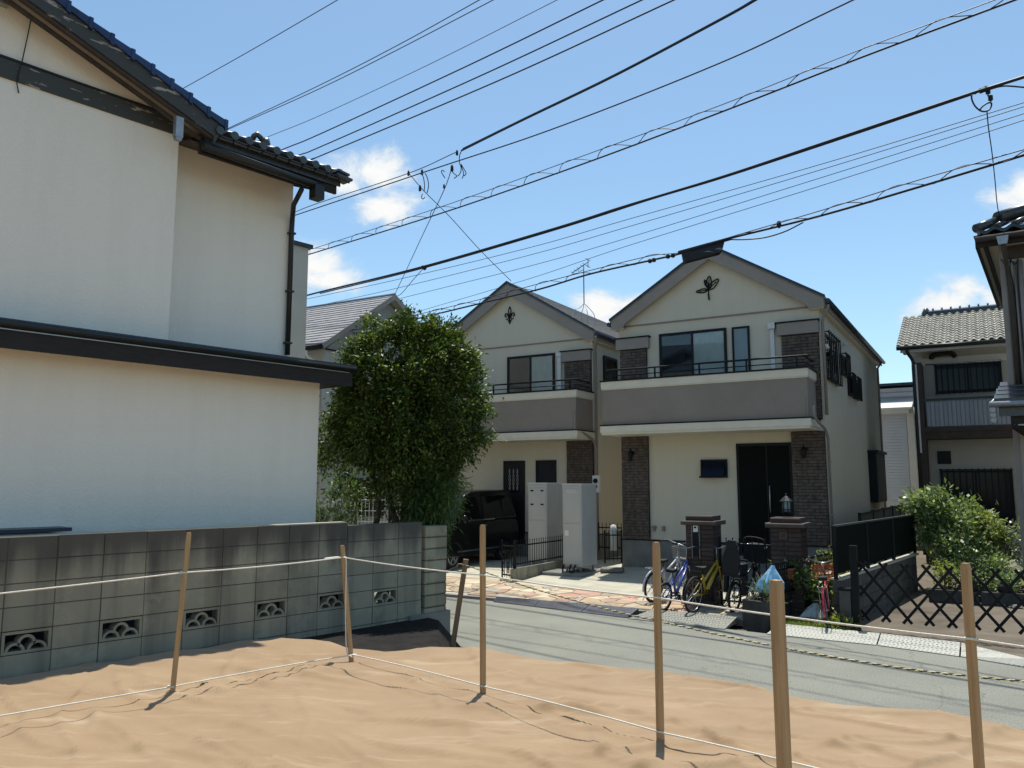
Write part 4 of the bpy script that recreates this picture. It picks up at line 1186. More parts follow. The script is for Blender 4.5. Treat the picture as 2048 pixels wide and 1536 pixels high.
dg = MB(); dg.box(-2.62, -2.25, -0.058, -0.051, 1.9, 2.62); put('door_glass', dg.data('door_glass', M['navy_glass']), dd)
gl = MB()
for k in range(3):
    x = -2.56 + k * 0.125
    for s_ in (0, 1): gl.tube(curve([(x + 0.03 * math.sin(t * 2.6 + s_ * 3.14), -0.066, 1.95 + t * 0.1) for t in range(7)], 3), 0.008, 5)
put('door_grille', gl.data('door_grille', M['steel']), dd)
window(mh, -1.74, 0, 1.95, 0.62, 0.83, panes=1, inside=('room',), glass='navy_glass')
emblem(mh, 'lily', -2.58, 6.93, 0.25)
dpp = MB()
dpp.tube(curve([(0.20, -0.25, 6.02), (0.20, -0.2, 5.9), (0.09, -0.02, 5.74), (0.06, 0.06, 5.6)], 4) + [Vector((0.06, 0.06, 3.3)), Vector((0.06, 0.06, 0.3))], 0.034, 8)
dpp.tube(curve([(-0.02, -1.05, 3.95), (-0.02, -1.06, 3.62), (-0.02, -0.98, 3.52), (0.05, -0.2, 3.30), (0.06, -0.02, 3.1)], 4) + [Vector((0.055, -0.02, 0.3))], 0.036, 8)
part('downpipe', dpp, M['pipe'], mh)
window(mh, 0.0, 0.65, 4.75, 0.9, 0.9, rz9, 1, ('room',), bars=0)
mto = MB(); mto.box(0.02, 0.20, -0.16, -0.06, 1.92, 2.36)
mo = part('meter_box', mto, M['white'], mh)
mg = MB(); mg.disc((0.11, -0.165, 2.22), (0, 1, 0), 0.062, 0.05, 16); mg.disc((0.11, -0.165, 2.07), (0, 1, 0), 0.05, 0.04, 16)
put('meter_dial', mg.data('meter_dial', M['dark_metal']), mo)
# antenna on the middle roof ------------------------------------------
an = thing('tv_antenna', 'thin television antenna on four bent legs on the middle roof', 'antenna', rfw(-6.72, 2.0), RF_A)
zr = rzM(-0.72) + 0.02
ms = MB(); ms.tube([(0, 0, 7.22), (0, 0, 8.38)], 0.016, 6)
part('mast', ms, M['wire_grey'], an)
for dx, dy in ((-0.20, -0.2), (0.20, -0.2), (0.22, 0.25), (-0.2, 0.25)):
    zz = rzM(-0.72 + dx) + 0.02
    l = MB(); l.tube(curve([(0, 0, 7.26), (dx * 0.5, dy * 0.5, 7.12), (dx * 0.95, dy * 0.95, (7.0 + zz) / 2 + 0.12), (dx, dy, zz)], 4), 0.010, 5)
    part('leg', l, M['galv'], an)
bm2 = MB(); bm2.tube([(-0.38, 0, 8.20), (0.16, 0, 8.47)], 0.014, 5); bm2.tube([(-0.18, 0, 8.30), (-0.16, 0, 8.20), (0.0, 0, 8.26)], 0.01, 5)
part('boom', bm2, M['wire_grey'], an)
el = MB()
for t, hl in ((0.0, 0.10), (0.2, 0.11), (0.4, 0.12), (0.62, 0.13), (0.78, 0.15)):
    x, z = -0.36 + 0.5 * t, 8.22 + 0.24 * t
    el.tube([(x, -hl, z), (x, hl, z)], 0.006, 4)
el.tube([(0.14, 0, 8.30), (0.14, 0, 8.56)], 0.011, 4); el.tube([(0.14, -0.15, 8.53), (0.14, 0.15, 8.53)], 0.009, 4); el.tube([(0.14, -0.15, 8.33), (0.14, 0.15, 8.33)], 0.009, 4)
part('element', el, M['wire_grey'], an)

# grey-roofed house behind the tree ---------------------------------------
gh = thing('grey_roof_house', 'house with light grey shingle roof and bare gable behind the tree', 'house', rfw(-12.4, 0.0), RF_A)
# local: x to the right (gable wall at x = 0.0), y away
ya, za = 0.36, 7.87
yf, zf = -2.6, 5.97
yb, zb = 4.0, 5.6
part('wall', MB().box(-12, -0.25, -2.2, 3.5, 0, 5.85), M['grey_wall'], gh)
gw = MB(); gw.prism([(-2.2, 5.85), (3.5, 5.85), (ya, za - 0.14)], 'x', -12, -0.22)
part('gable_wall', gw, M['grey_gable'], gh)
part('gable_line', MB().box(-0.24, -0.205, -2.2, 3.5, 5.83, 5.87), M['dark_metal'], gh)
rr = MB()
rr.prism([(yf, zf - 0.05), (ya, za), (yb, zf - 0.1), (yb, zf - 0.18), (ya, za - 0.09), (yf, zf - 0.13)], 'x', -12.2, 0.08)
part('roof', rr, M['slate_grey'], gh)
st = MB(); n = 17
for k in range(n):
    a, b = yf + (ya - yf) * k / n, yf + (ya - yf) * (k + 1) / n
    z0, z1 = zf - 0.05 + (za - zf + 0.05) * k / n, zf - 0.05 + (za - zf + 0.05) * (k + 1) / n
    x = -12.2
    while x < 0.06:
        x2 = min(0.08, x + brng.uniform(0.8, 1.0))
        st.prism([(a, z0 + 0.003), (b, z1 + 0.003), (b, z1 + 0.007), (a, z0 + 0.03 + brng.uniform(0, .006))], 'x', x, x2 - 0.006)
        x = x2
part('shingle_courses', st, M['slate_grey'], gh, kind='stuff')
rd = MB(); rd.prism([(ya - 0.1, za - 0.02), (ya, za + 0.05), (ya + 0.1, za - 0.02)], 'x', -12.2, 0.1)
part('ridge_cap', rd, M['slate_blue'], gh)
ed = MB(); ed.prism([(yf, zf - 0.03), (ya, za + 0.02), (ya, za - 0.16), (yf, zf - 0.2)], 'x', 0.08, 0.11); ed.prism([(ya, za + 0.02), (yb, zf - 0.07), (yb, zf - 0.25), (ya, za - 0.16)], 'x', 0.08, 0.11)
part('bargeboard', ed, M['taupe_trim'], gh)
gt = MB(); gt.tube([(-12, yf - 0.05, zf - 0.13), (0.05, yf - 0.05, zf - 0.13)], 0.06, 8)
part('gutter', gt, M['dark_metal'], gh)
dp = MB(); dp.tube(curve([(-0.5, yf - 0.05, zf - 0.2), (-0.5, yf, zf - 0.35), (-0.4, -2.3, zf - 0.55), (-0.38, -2.26, zf - 0.8)], 4) + [Vector((-0.38, -2.26, 0.3))], 0.04, 8)
part('downpipe', dp, M['pipe_white'], gh)
window(gh, -1.9, -2.2, 1.0, 1.5, 1.2, panes=2, inside=('room', 'room'))
window(gh, -0.22, -1.2, 1.2, 1.6, 1.1, rz9, 2, ('room', 'room'))
wi = MB(); wi.tube(curve([(-0.16, -1.7, 5.2), (-0.1, -1.5, 5.3), (-0.12, -1.3, 5.1), (-0.15, -1.5, 4.95)], 5), 0.015, 5); wi.box(-0.2, -0.1, -1.9, -1.7, 5.1, 5.3)
part('cable_bracket', wi, M['dark_metal'], gh)
# eaves-level canopy seen through the tree
cn = MB(); cn.prism([(-3.6, 2.95), (-3.6, 3.02), (-2.2, 3.35), (-2.2, 3.25)], 'x', -6, 0.0)
part('porch_canopy', cn, M['siding_trim'], gh)
# ------------------------------------------------------------------ tiled house on the right, at the back
th = thing('tiled_house', 'two-storey house with weathered silver tile roof and ribbed balcony', 'house', rfw(0, 7.6), RF_A)
part('wall', MB().box(1.45, 5.2, 0.0, 6, 0, 5.95), M['grey_wall'], th)
part('corner_column', MB().box(1.28, 1.46, -0.75, 0.02, 0, 5.55), M['brown_timber'], th)
part('upper_beam', MB().box(1.28, 5.2, -0.04, 0, 5.55, 5.75), M['siding_trim'], th)
part('upper_soffit', MB().box(0.98, 4.9, -0.72, 0, 5.90, 5.93), M['siding_trim'], th)
part('eave_fascia', MB().box(0.95, 3.78, -0.76, -0.72, 5.86, 6.03), M['siding_trim'], th)
cr = MB(); cr.prism([(-0.74, 6.02), (2.4, 7.45), (2.4, 7.38), (-0.74, 5.94)], 'x', 0.86, 3.8)
cr.prism([(2.4, 7.45), (5.6, 6.0), (5.6, 5.92), (2.4, 7.38)], 'x', 0.86, 3.8)
cr.prism([(0.2, 5.9), (2.4, 7.38), (4.4, 5.9)], 'x', 1.46, 3.7)
part('roof', cr, M['dark_tile'], th)
# S-profile tiles, one by one
NT, NR_ = 14, 13
tw = (3.8 - 0.86) / NT
sl_ = math.hypot(3.14, 1.43) / NR_
def s_tile(w, l):
    b = MB(); n = 6
    prof = []
    for i in range(n + 1):
        t = i / n
        prof.append((w * (t - 0.5) * 1.04, 0.034 * math.sin(2 * math.pi * (t + 0.05)) + 0.01))
    for i in range(n):
        (x0, z0), (x1, z1) = prof[i], prof[i + 1]
        b.add([(x0, -0.03, z0 + 0.034), (x1, -0.03, z1 + 0.034), (x1, l, z1 + 0.004), (x0, l, z0 + 0.004)], [(0, 1, 2, 3)], 0, True)
        b.add([(x0, -0.03, z0 + 0.034), (x1, -0.03, z1 + 0.034), (x1, -0.03, z1 + 0.008), (x0, -0.03, z0 + 0.008)], [(0, 1, 2, 3)])
    return b.data('roof_tile', M['silver_tile'], False)
tm = s_tile(tw, sl_ + 0.01)
pitch_ = math.atan2(1.43, 3.14)
for r_ in range(NR_):
    for c in range(NT):
        t = r_ / NR_
        o = put('roof_tile', tm, th, (0.86 + tw * (c + 0.5), -0.74 + 3.14 * t, 6.025 + 1.43 * t + 0.02))
        o.rotation_euler = (pitch_ + brng.uniform(-.01, .01), 0, brng.uniform(-.012, .012))
rg = MB(); rg.prism([(2.2, 7.38), (2.25, 7.56), (2.4, 7.62), (2.55, 7.56), (2.6, 7.38)], 'x', 1.55, 3.8)
for k in range(9): rg.disc((1.7 + k * 0.25, 2.4, 7.62), (1, 0, 0), 0.07, 0.05, 10)
part('ridge', rg, M['dark_tile'], th)
part('ridge_end_tile', MB().lathe([(0, 0), (0.12, 0), (0.14, 0.12), (0.06, 0.28), (0, 0.30)], (1.5, 2.4, 7.42), 8), M['dark_tile'], th)
gt = MB(); gt.tube([(0.86, -0.83, 5.99), (3.8, -0.83, 5.97)], 0.06, 8)
part('gutter', gt, M['pipe_dark'], th)
dp = MB(); dp.tube(curve([(1.12, -0.82, 5.92), (1.15, -0.8, 5.82), (1.25, -0.72, 5.62), (1.26, -0.78, 5.4)], 4) + [Vector((1.26, -0.80, 0.2))], 0.045, 8)
part('downpipe', dp, M['pipe_dark'], th)
wp = MB(); wp.box(1.30, 1.345, -0.765, -0.752, 3.0, 5.5)
part('column_strip', wp, M['white'], th)
window(th, 1.75, 0, 4.72, 1.65, 0.80, 0, 2, ('room', 'room'), glass='navy_glass', bars=12)
hr = MB(); hr.tube([(1.55, -0.6, 5.50), (3.4, -0.6, 5.48)], 0.02, 6)
part('laundry_pole', hr, M['steel'], th)
am = MB(); am.tube(curve([(1.70, -0.12, 5.72), (1.72, -0.16, 5.80), (1.9, -0.16, 5.84), (2.2, -0.16, 5.84), (2.3, -0.12, 5.72)], 4), 0.07, 8)
part('awning_roll', am, M['dark_timber'], th)
bs = MB(); bs.box(1.46, 5.2, -0.74, 0, 3.58, 3.68); bs.box(1.46, 5.2, -0.72, 0, 3.38, 3.58)
part('balcony_slab', bs, M['brown_timber'], th)
x = 1.52
M['slat'] = mat('grey_balcony_slat', (0.30, 0.325, 0.36), 0.6, 0.08, 3, rnd=0.08)
pnl = MB().cbox(0, 0.099, -0.72, -0.70, 3.72, 4.44, 0.014).data('balcony_slat', M['slat'])
while x < 3.7:
    put('balcony_slat', pnl, th, (x, brng.uniform(-.004, .004), 0))
    x += 0.105
hr = MB(); hr.box(1.46, 4.2, -0.74, -0.69, 4.45, 4.51); hr.box(1.46, 4.2, -0.735, -0.695, 3.685, 3.715)
part('balcony_rail', hr, M['fence_green'], th)
part('vent_window', MB().box(1.68, 2.02, -0.05, 0, 2.70, 3.06), M['dark_metal'], th)
window(th, 1.72, 0, 0.9, 1.75, 1.62, 0, 2, ('room', 'room'), glass='navy_glass', bars=12)
# pale siding house in the gap
sh_ = thing('siding_house', 'pale blue-grey house with clapboard siding in the gap between houses', 'house', rfw(0, 13.0), RF_A)
part('wall', MB().box(-2.0, 0.55, 0.02, 5, 0, 4.6), M['siding'], sh_)
sd = MB()
z = 1.6
while z < 4.5:
    sd.prism([(0.02, z), (-0.03, z), (0.0, z + 0.10), (0.02, z + 0.10)], 'x', -2.0, 0.5)
    z += 0.105
part('clapboard', sd, M['siding'], sh_, kind='stuff')
part('eave_box', MB().box(-2.0, 0.62, -0.3, 0.02, 4.6, 4.80), M['siding_trim'], sh_)
lr = MB(); lr.prism([(-0.35, 4.80), (0.9, 5.22), (0.9, 5.15), (-0.35, 4.72)], 'x', -2.0, 0.72)
part('lower_roof', lr, M['siding_trim'], sh_)
part('upper_wall', MB().box(-2, 0.80, 0.9, 5, 4.6, 5.62), M['siding'], sh_)
ul = MB(); ul.box(-2, 0.82, 0.87, 0.9, 5.26, 5.30); ul.box(-2, 0.82, 0.87, 0.9, 5.45, 5.48)
part('wall_band', ul, M['grey_gable'], sh_)
part('roof_edge', MB().box(-2, 0.95, 0.6, 5.2, 5.70, 5.78), M['slate_blue'], sh_)
part('corner_board', MB().box(0.52, 1.05, -0.02, 5, 0, 4.85), M['siding_trim'], sh_)
part('balcony_box', MB().box(1.05, 1.5, 0.0, 4, 0, 5.45), M['siding'], sh_)
part('corner_pipe', MB().tube([(0.78, -0.06, 0.5), (0.78, -0.06, 4.8)], 0.03, 6), M['galv'], sh_)

# near house at the right edge ----------------------------------------------
NF_A = R(-34.3)
nh = thing('near_house', 'dark-timbered house at the right edge with curved eave tiles', 'house', (8.98, 15.0, 0), NF_A)
# local: x along the eave (right), y away; eave corner at the origin
ez = 6.32
part('wall', MB().box(0.38, 6, 0.42, 6.5, -0.6, ez - 0.05), M['beige_wall'], nh)
part('corner_post', MB().box(0.33, 0.42, 0.37, 0.56, -0.6, ez - 0.08), M['pipe'], nh)
fb = MB(); fb.box(-0.02, 6, 0.0, 0.04, ez - 0.16, ez + 0.06); fb.box(-0.03, 0.02, 0.0, 6.8, ez - 0.16, ez + 0.09)
part('fascia', fb, M['dark_timber'], nh)
sf = MB(); sf.box(0.02, 0.38, 0.04, 6.5, ez - 0.10, ez - 0.08); sf.box(0.38, 6, 0.04, 0.42, ez - 0.10, ez - 0.08)
part('soffit', sf, M['beige_wall'], nh)
ib = MB(); ib.box(0.10, 0.17, 0.1, 6.6, ez - 0.17, ez - 0.10)
part('soffit_beam', ib, M['dark_timber'], nh)
rr = MB(); rr.add([(-0.05, -0.05, ez + 0.07), (6, -0.05, ez + 0.07), (6, 3.4, ez + 1.5), (3.3, 3.4, ez + 1.5), (-0.05, 6.8, ez + 0.07), (6, 6.8, ez + 0.07)], [(0, 1, 2, 3), (0, 3, 4), (4, 3, 2, 5)])
part('roof', rr, M['dark_tile'], nh)
for k in range(9):
    uc = 0.16 + k * 0.30
    for lay in range(3):
        t = MB(); n = 8
        P0 = [(uc - 0.15 + 0.30 * i / n, 0.035 * math.cos(2 * math.pi * i / n) * (1 if i < n * 0.8 else 1)) for i in range(n + 1)]
        y0 = -0.06 - 0.02 * (2 - lay); zb_ = ez + 0.10 + 0.035 * lay
        for i in range(n):
            (x0, z0), (x1, z1) = P0[i], P0[i + 1]
            t.prism([(x0, zb_ + z0), (x1, zb_ + z1), (x1, zb_ + z1 + 0.02), (x0, zb_ + z0 + 0.02)], 'y', y0 + lay * 0.02, 0.35)
        part('eave_tile', t, M['dark_tile'], nh)
for k in range(6):
    uc = 0.05 + k * 0.30
    t = MB(); t.tube([(uc - 0.02, -0.02, ez + 0.20), (uc + 0.3, 1.0, ez + 0.62)], 0.06, 8)
    part('cover_tile', t, M['dark_tile'], nh)
hp = MB()
hp.tube([(0.0, -0.02, ez + 0.22), (0.35, 0.35, ez + 0.42)], 0.09, 10); hp.tube([(0.36, 0.3, ez + 0.45), (1.6, 1.5, ez + 1.0)], 0.13, 10); hp.tube([(1.1, 1.0, ez + 0.9), (3.2, 3.2, ez + 1.7)], 0.12, 10)
part('hip_tile', hp, M['dark_tile'], nh)
gt = MB(); gt.tube([(-0.02, -0.12, ez - 0.02), (6, -0.12, ez - 0.06)], 0.055, 8)
part('gutter', gt, M['brown_timber'], nh)
hpz = MB(); hpz.prism([(0.33, ez - 0.04), (0.53, ez - 0.04), (0.50, ez - 0.2), (0.36, ez - 0.2)], 'y', -0.2, -0.05)
part('rain_head', hpz, M['galv'], nh)
dp = MB(); dp.tube(curve([(0.43, -0.12, ez - 0.2), (0.44, -0.1, ez - 0.35), (0.46, 0.26, ez - 0.7), (0.48, 0.34, ez - 1.0)], 5) + [Vector((0.48, 0.34, 3.4))], 0.04, 8)
part('downpipe', dp, M['brown_timber'], nh)
for xx, r_ in ((0.57, 0.02), (0.66, 0.045), (0.80, 0.02)):
    part('wall_pipe', tubes([[(xx, 0.36, 5.9), (xx, 0.36, 3.4)]], r_), M['pipe'], nh)
wr = tubes([curve([(0.36, 0.28, 5.95), (0.44, 0.25, 5.82), (0.52, 0.28, 5.9), (0.50, 0.33, 5.75), (0.54, 0.38, 5.2), (0.53, 0.38, 3.5)], 5), curve([(0.5, 0.28, 5.95), (0.58, 0.25, 5.8), (0.64, 0.28, 5.9), (0.61, 0.33, 5.6), (0.62, 0.38, 3.6)], 5)], 0.012, 5)
part('wall_cable', wr, M['wire'], nh)
part('upper_beam', MB().box(0.47, 6, 0.37, 0.42, 5.95, 6.2), M['brown_timber'], nh)
# porch roof
pr = MB(); pr.prism([(-0.55, 3.10), (0.42, 3.46), (0.42, 3.38), (-0.55, 3.02)], 'x', 0.12, 6); pr.box(0.18, 6, -0.5, -0.46, 2.86, 3.03)
part('porch_roof', pr, M['dark_tile'], nh)
for k in range(4):
    part('porch_tile', MB().prism([(-0.60 + k * 0.3, 3.12 + k * 0.105), (-0.24 + k * 0.3, 3.25 + k * 0.105), (-0.24 + k * 0.3, 3.29 + k * 0.105), (-0.60 + k * 0.3, 3.18 + k * 0.105)], 'x', 0.12 + k * 0.02, 6), M['dark_tile'], nh)
pg = MB(); pg.tube([(0.05, -0.66, 3.07), (6, -0.66, 3.05)], 0.05, 8); pg.tube([(0.06, -0.66, 3.07), (0.3, 0.55, 3.48)], 0.035, 6)
for k in range(3): pg.disc((0.09, -0.6 + 0.08 * k, 2.98 - 0.09 * k), (0, 1, 0), 0.05, 0.06, 8)
part('porch_gutter', pg, M['galv'], nh)
pb = MB(); pb.box(0.35, 6, -0.42, 0.6, 2.72, 2.86); pb.bar((0.4, -0.4, 2.70), (0.85, 0.5, 2.35), 0.1, 0.12); pb.box(0.62, 0.76, 0.2, 0.34, -0.6, 2.7)
part('porch_frame', pb, M['dark_timber'], nh)
part('porch_ceiling', MB().box(0.4, 6, -0.40, 0.6, 2.690, 2.715), M['beige_wall'], nh)

# ------------------------------------------------------------------ van
van = thing('parked_van', 'black van parked nose-out beside the middle house', 'van', rfw(-8.95, -3.15, zg(-2)), RF_A)
# local: x across (0 = middle), y backwards from the nose, z up
hw = 0.83
body = MB()
prof = [(0.0, 0.35), (0.02, 0.75), (0.12, 0.93), (0.75, 1.06), (0.95, 1.10), (3.72, 1.10), (3.86, 0.95), (3.86, 0.35), (3.2, 0.26), (0.4, 0.26)]
body.prism(prof, 'x', -hw, hw)
cab = [(0.78, 1.06), (1.42, 1.74), (1.75, 1.84), (3.4, 1.86), (3.66, 1.78), (3.80, 1.10)]
n = len(cab)
v = [(-hw + 0.02, y, z) if z < 1.2 else (-hw + 0.14, y, z) for y, z in cab] + [(hw - 0.02, y, z) if z < 1.2 else (hw - 0.14, y, z) for y, z in cab]
body.add(v, [tuple(range(n)), tuple(range(n, 2 * n))[::-1]] + [(i, (i + 1) % n, n + (i + 1) % n, n + i) for i in range(n)])
bo = part('body', body, M['van'], van)
bv = bo.modifiers.new('edge', 'BEVEL'); bv.width = 0.05; bv.segments = 3; bv.limit_method = 'ANGLE'; bv.angle_limit = R(25)
for p in bo.data.polygons: p.use_smooth = True
def sidept(y, z):
    t = (z - 1.06) / (1.80 - 1.06)
    return hw - 0.02 - 0.12 * max(0, min(1, t)) + 0.012
for pts, nm in (([(1.12, 1.16), (1.50, 1.68), (2.05, 1.70), (2.05, 1.16)], 'side_window'), ([(2.12, 1.16), (2.12, 1.70), (3.0, 1.72), (3.0, 1.16)], 'side_window'), ([(3.06, 1.16), (3.06, 1.72), (3.45, 1.70), (3.66, 1.18)], 'side_window')):
    for sg in (1, -1): part(nm, MB().face([(sg * sidept(y, z), y, z) for y, z in pts]), M['glass_dark'], van)
ws = MB(); ws.face([(-0.70, 0.83, 1.11), (0.70, 0.83, 1.11), (0.62, 1.40, 1.72), (-0.62, 1.40, 1.72)])
ws.v = [(x, y - 0.02, z + 0.015) for x, y, z in ws.v]
part('windscreen', ws, mat('windscreen_glass', (0.02, 0.05, 0.05), 0.04, 0.05, 1, spec=1.0), van)
for s_ in (-1, 1):
    ch = MB(); ch.bar((s_ * (hw + 0.004), 0.95, 1.115), (s_ * (hw + 0.004), 2.6, 1.13), 0.012, 0.028)
    part('chrome_strip', ch, M['chrome'], van)
    sk = MB(); sk.bar((s_ * (hw + 0.006), 0.95, 0.40), (s_ * (hw + 0.006), 2.9, 0.40), 0.02, 0.03)
    part('sill_strip', sk, M['steel'], van)
    dh = MB(); dh.bar((s_ * (hw + 0.02), 2.0, 0.98), (s_ * (hw + 0.02), 2.2, 0.98), 0.025, 0.03)
    part('door_handle', dh, M['chrome'], van)
    mr = MB(); mr.lathe([(0, -0.10), (0.07, -0.08), (0.09, 0), (0.07, 0.09), (0, 0.11)], (s_ * (hw + 0.12), 1.05, 1.16), 10); mr.bar((s_ * hw, 1.08, 1.1), (s_ * (hw + 0.1), 1.06, 1.12), 0.05, 0.04)
    part('wing_mirror', mr, M['van'], van)
    hl = MB(); hl.box(s_ * 0.50 - 0.2, s_ * 0.50 + 0.2, -0.015, 0.05, 0.72, 0.88)
    part('headlight', hl, M['chrome'], van)
    for yy in (0.78, 3.1):
        wt_ = MB(); wt_.ring((s_ * (hw - 0.10), yy, 0.30), (1, 0, 0), 0.235, 0.075, 28, 8); wt_.disc((s_ * (hw - 0.12), yy, 0.30), (1, 0, 0), 0.24, 0.14, 24)
        w = part('wheel', wt_, M['rubber'], van)
        rm = MB(); xx = s_ * (hw - 0.035)
        rm.ring((xx, yy, 0.30), (1, 0, 0), 0.185, 0.016, 24, 6)
        for k in range(5):
            a = 2 * math.pi * k / 5 + 0.3
            rm.bar((xx, yy + 0.03 * math.cos(a), 0.30 + 0.03 * math.sin(a)), (xx, yy + 0.185 * math.cos(a), 0.30 + 0.185 * math.sin(a)), 0.03, 0.055, (1, 0, 0))
        rm.disc((xx + s_ * 0.005, yy, 0.30), (1, 0, 0), 0.045, 0.03, 14)
        put('rim', rm.data('rim', M['galv']), w)
        ar = MB(); ar.tube([(s_ * (hw + 0.005), yy + 0.335 * math.cos(R(a)), 0.30 + 0.335 * math.sin(R(a))) for a in range(-5, 186, 10)], 0.02, 6)
        part('wheel_arch', ar, M['van'], van)
part('number_plate', MB().box(-0.17, 0.17, -0.03, 0.0, 0.42, 0.58), M['white'], van)
part('grille', MB().box(-0.45, 0.45, -0.02, 0.01, 0.5, 0.68), M['rubber'], van)

# ------------------------------------------------------------------ tanks, low walls, ironwork
t1 = thing('water_heater', 'grey hot-water storage tank with sticker, in front of its twin', 'water heater', rfw(-5.45, -1.9, 0.0), RF_A, 'hot-water tanks between the gabled houses')
zb_ = 0.30
def tank(o, w, d, zt):
    part('case', MB().cbox(0, w, 0, d, zb_, zt - 0.03, 0.012), M['tank'], o)
    part('lid', MB().box(-0.012, w + 0.012, -0.012, d + 0.012, zt - 0.03, zt), M['siding_trim'], o)
    part('side_rib', MB().box(w, w + 0.008, d - 0.14, d - 0.10, zb_ + 0.02, zt - 0.04), M['tank'], o)
    pn = MB(); pn.cbox(0.03, w - 0.03, -0.014, 0, 1.28, zt - 0.12, 0.008); pn.cbox(0.03, w - 0.03, -0.012, 0, zb_ + 0.05, 1.255, 0.008)
    part('front_panel', pn, M['tank'], o)
    for x in (0.05, w - 0.09):
        for y in (0.05, d - 0.09): part('leg', MB().box(x, x + 0.04, y, y + 0.04, 0.18, zb_), M['steel'], o)
tank(t1, 0.48, 0.80, 2.15)
sk = MB(); sk.box(0.06, 0.16, -0.016, -0.013, 0.98, 1.10); part('label_sticker', sk, M['white'], t1)
lv = MB()
for k in range(3): lv.box(0.12, 0.36, -0.018, -0.014, 1.94 + 0.03 * k, 1.955 + 0.03 * k)
part('louvre', lv, M['siding_trim'], t1)
pp = tubes([curve([(0.06, -0.05, 0.34), (0.05, -0.10, 0.28), (0.06, -0.12, 0.2), (0.05, -0.1, 0.12)], 4), curve([(0.22, -0.03, 0.34), (0.22, -0.1, 0.26), (0.26, -0.16, 0.18), (0.26, -0.17, 0.10)], 4), curve([(0.33, -0.03, 0.34), (0.34, -0.16, 0.22), (0.34, -0.24, 0.18), (0.34, -0.245, 0.0)], 4)], 0.022, 6)
part('pipe', pp, M['rubber'], t1)
solo('tank_plinth', MB().cbox(-0.38, 0.62, -0.30, 0.95, -0.02, 0.18, 0.012), M['concrete_grey'], 'low concrete plinth under the tank with the sticker', 'plinth', loc=rfw(-5.45, -1.9, 0.0), rz=RF_A)
t2 = thing('water_heater', 'grey hot-water storage tank with four dark latches beside the van', 'water heater', rfw(-6.78, -1.15, 0.0), RF_A, 'hot-water tanks between the gabled houses')
tank(t2, 0.52, 0.80, 2.17)
hn = MB()
for x in (0.08, 0.36):
    for z in (1.96, 1.63): hn.box(x, x + 0.08, -0.022, -0.013, z, z + 0.035)
part('latch', hn, M['dark_metal'], t2)
solo('tank_plinth', MB().cbox(-0.1, 0.62, -0.12, 0.95, -0.02, 0.18, 0.012), M['concrete_grey'], 'concrete plinth under the tank beside the van', 'plinth', loc=rfw(-6.78, -1.15, 0.0), rz=RF_A)
lw = thing('carport_wall', 'low concrete wall beside the carport, carrying iron railings', 'wall', rfw(-5.97, -3.35), RF_A)
for k in range(6):
    for r_ in range(2):
        part('concrete_block', MB().cbox(0.0, 0.10, k * 0.4 + 0.004, k * 0.4 + 0.396, -0.02 + 0.18 * r_, 0.156 + 0.18 * r_ , 0.004), M['block'], lw)
def iron_rail(name, label, p, q, z, h, step=0.10, spikes=True, scroll=False, group=None, cat='railing'):
    p, q = Vector(p), Vector(q)
    o = thing(name, label, cat, (0, 0, 0), 0, group)
    d = (q - p); L_ = d.length; d = d / L_
    fr = MB()
    fr.bar(p + Vector((0, 0, z + 0.08)), q + Vector((0, 0, z + 0.08)), 0.03, 0.03); fr.bar(p + Vector((0, 0, z + h - 0.12)), q + Vector((0, 0, z + h - 0.12)), 0.03, 0.03)
    for e in (p, q): fr.bar(e + Vector((0, 0, z - 0.02)), e + Vector((0, 0, z + h)), 0.035, 0.035, (1, 0, 0))
    part('frame', fr, M['black_metal'], o)
    b = MB(); n = max(2, int(L_ / step))
    for k in range(1, n):
        c = p + d * (L_ * k / n)
        b.bar(c + Vector((0, 0, z + 0.03)), c + Vector((0, 0, z + h - 0.03)), 0.014, 0.014, (1, 0, 0))
        if spikes: b.tube([c + Vector((0, 0, z + h - 0.03)), c + Vector((0, 0, z + h))], [0.016, 0.002], 5)
    part('bars', b, M['black_metal'], o, kind='stuff')
    if scroll:
        s = MB()
        for k in range(2):
            c = p + d * (L_ * (0.3 + 0.4 * k)) + Vector((0, 0, z + h * 0.45))
            for sg in (-1, 1):
                s.tube([c + d * (sg * (0.06 + 0.05 * math.sin(t * 0.9))) + Vector((0, 0, -0.25 + 0.07 * t)) for t in range(8)], 0.008, 5)
        part('scroll', s, M['black_metal'], o)
    return o
iron_rail('iron_railing', 'black iron railing with spikes on the low wall by the carport', rfw(-5.92, -3.2), rfw(-5.92, -0.9), 0.35, 0.58)
iron_rail('iron_gate', 'small scrolled iron gate at the road end of the carport railing', rfw(-6.35, -3.05), rfw(-5.95, -3.22), 0.10, 0.82, 0.08, False, True, cat='gate')
iron_rail('iron_fence', 'short black iron fence in the gap between the two gabled houses', rfw(-5.0, -0.6), rfw(-4.7, -0.3), 0.30, 0.75)
iron_rail('iron_fence', 'black iron fence crossing the alley behind the tanks', rfw(-5.8, 0.8), rfw(-4.75, 0.8), 0.45, 0.7)
solo('pipe_cover', MB().lathe([(0, 0.62), (0.06, 0.60), (0.085, 0.5), (0.08, 0.0), (0, 0)], (0, 0, 0), 10), M['siding_trim'], 'pale upright pipe cover between the tank and the iron fence', 'pipe', loc=rfw(-4.95, -0.2, 0.55))
sp_ = MB(); sp_.cbox(-0.25, 0.25, -0.2, 0.2, 0, 0.09, 0.02)
solo('step_stone', sp_, M['grey_stone'], 'pale step stone on the ground behind the front tank', 'stone', loc=rfw(-4.55, -1.2, zg(-1.2)), rz=RF_A + 0.3)
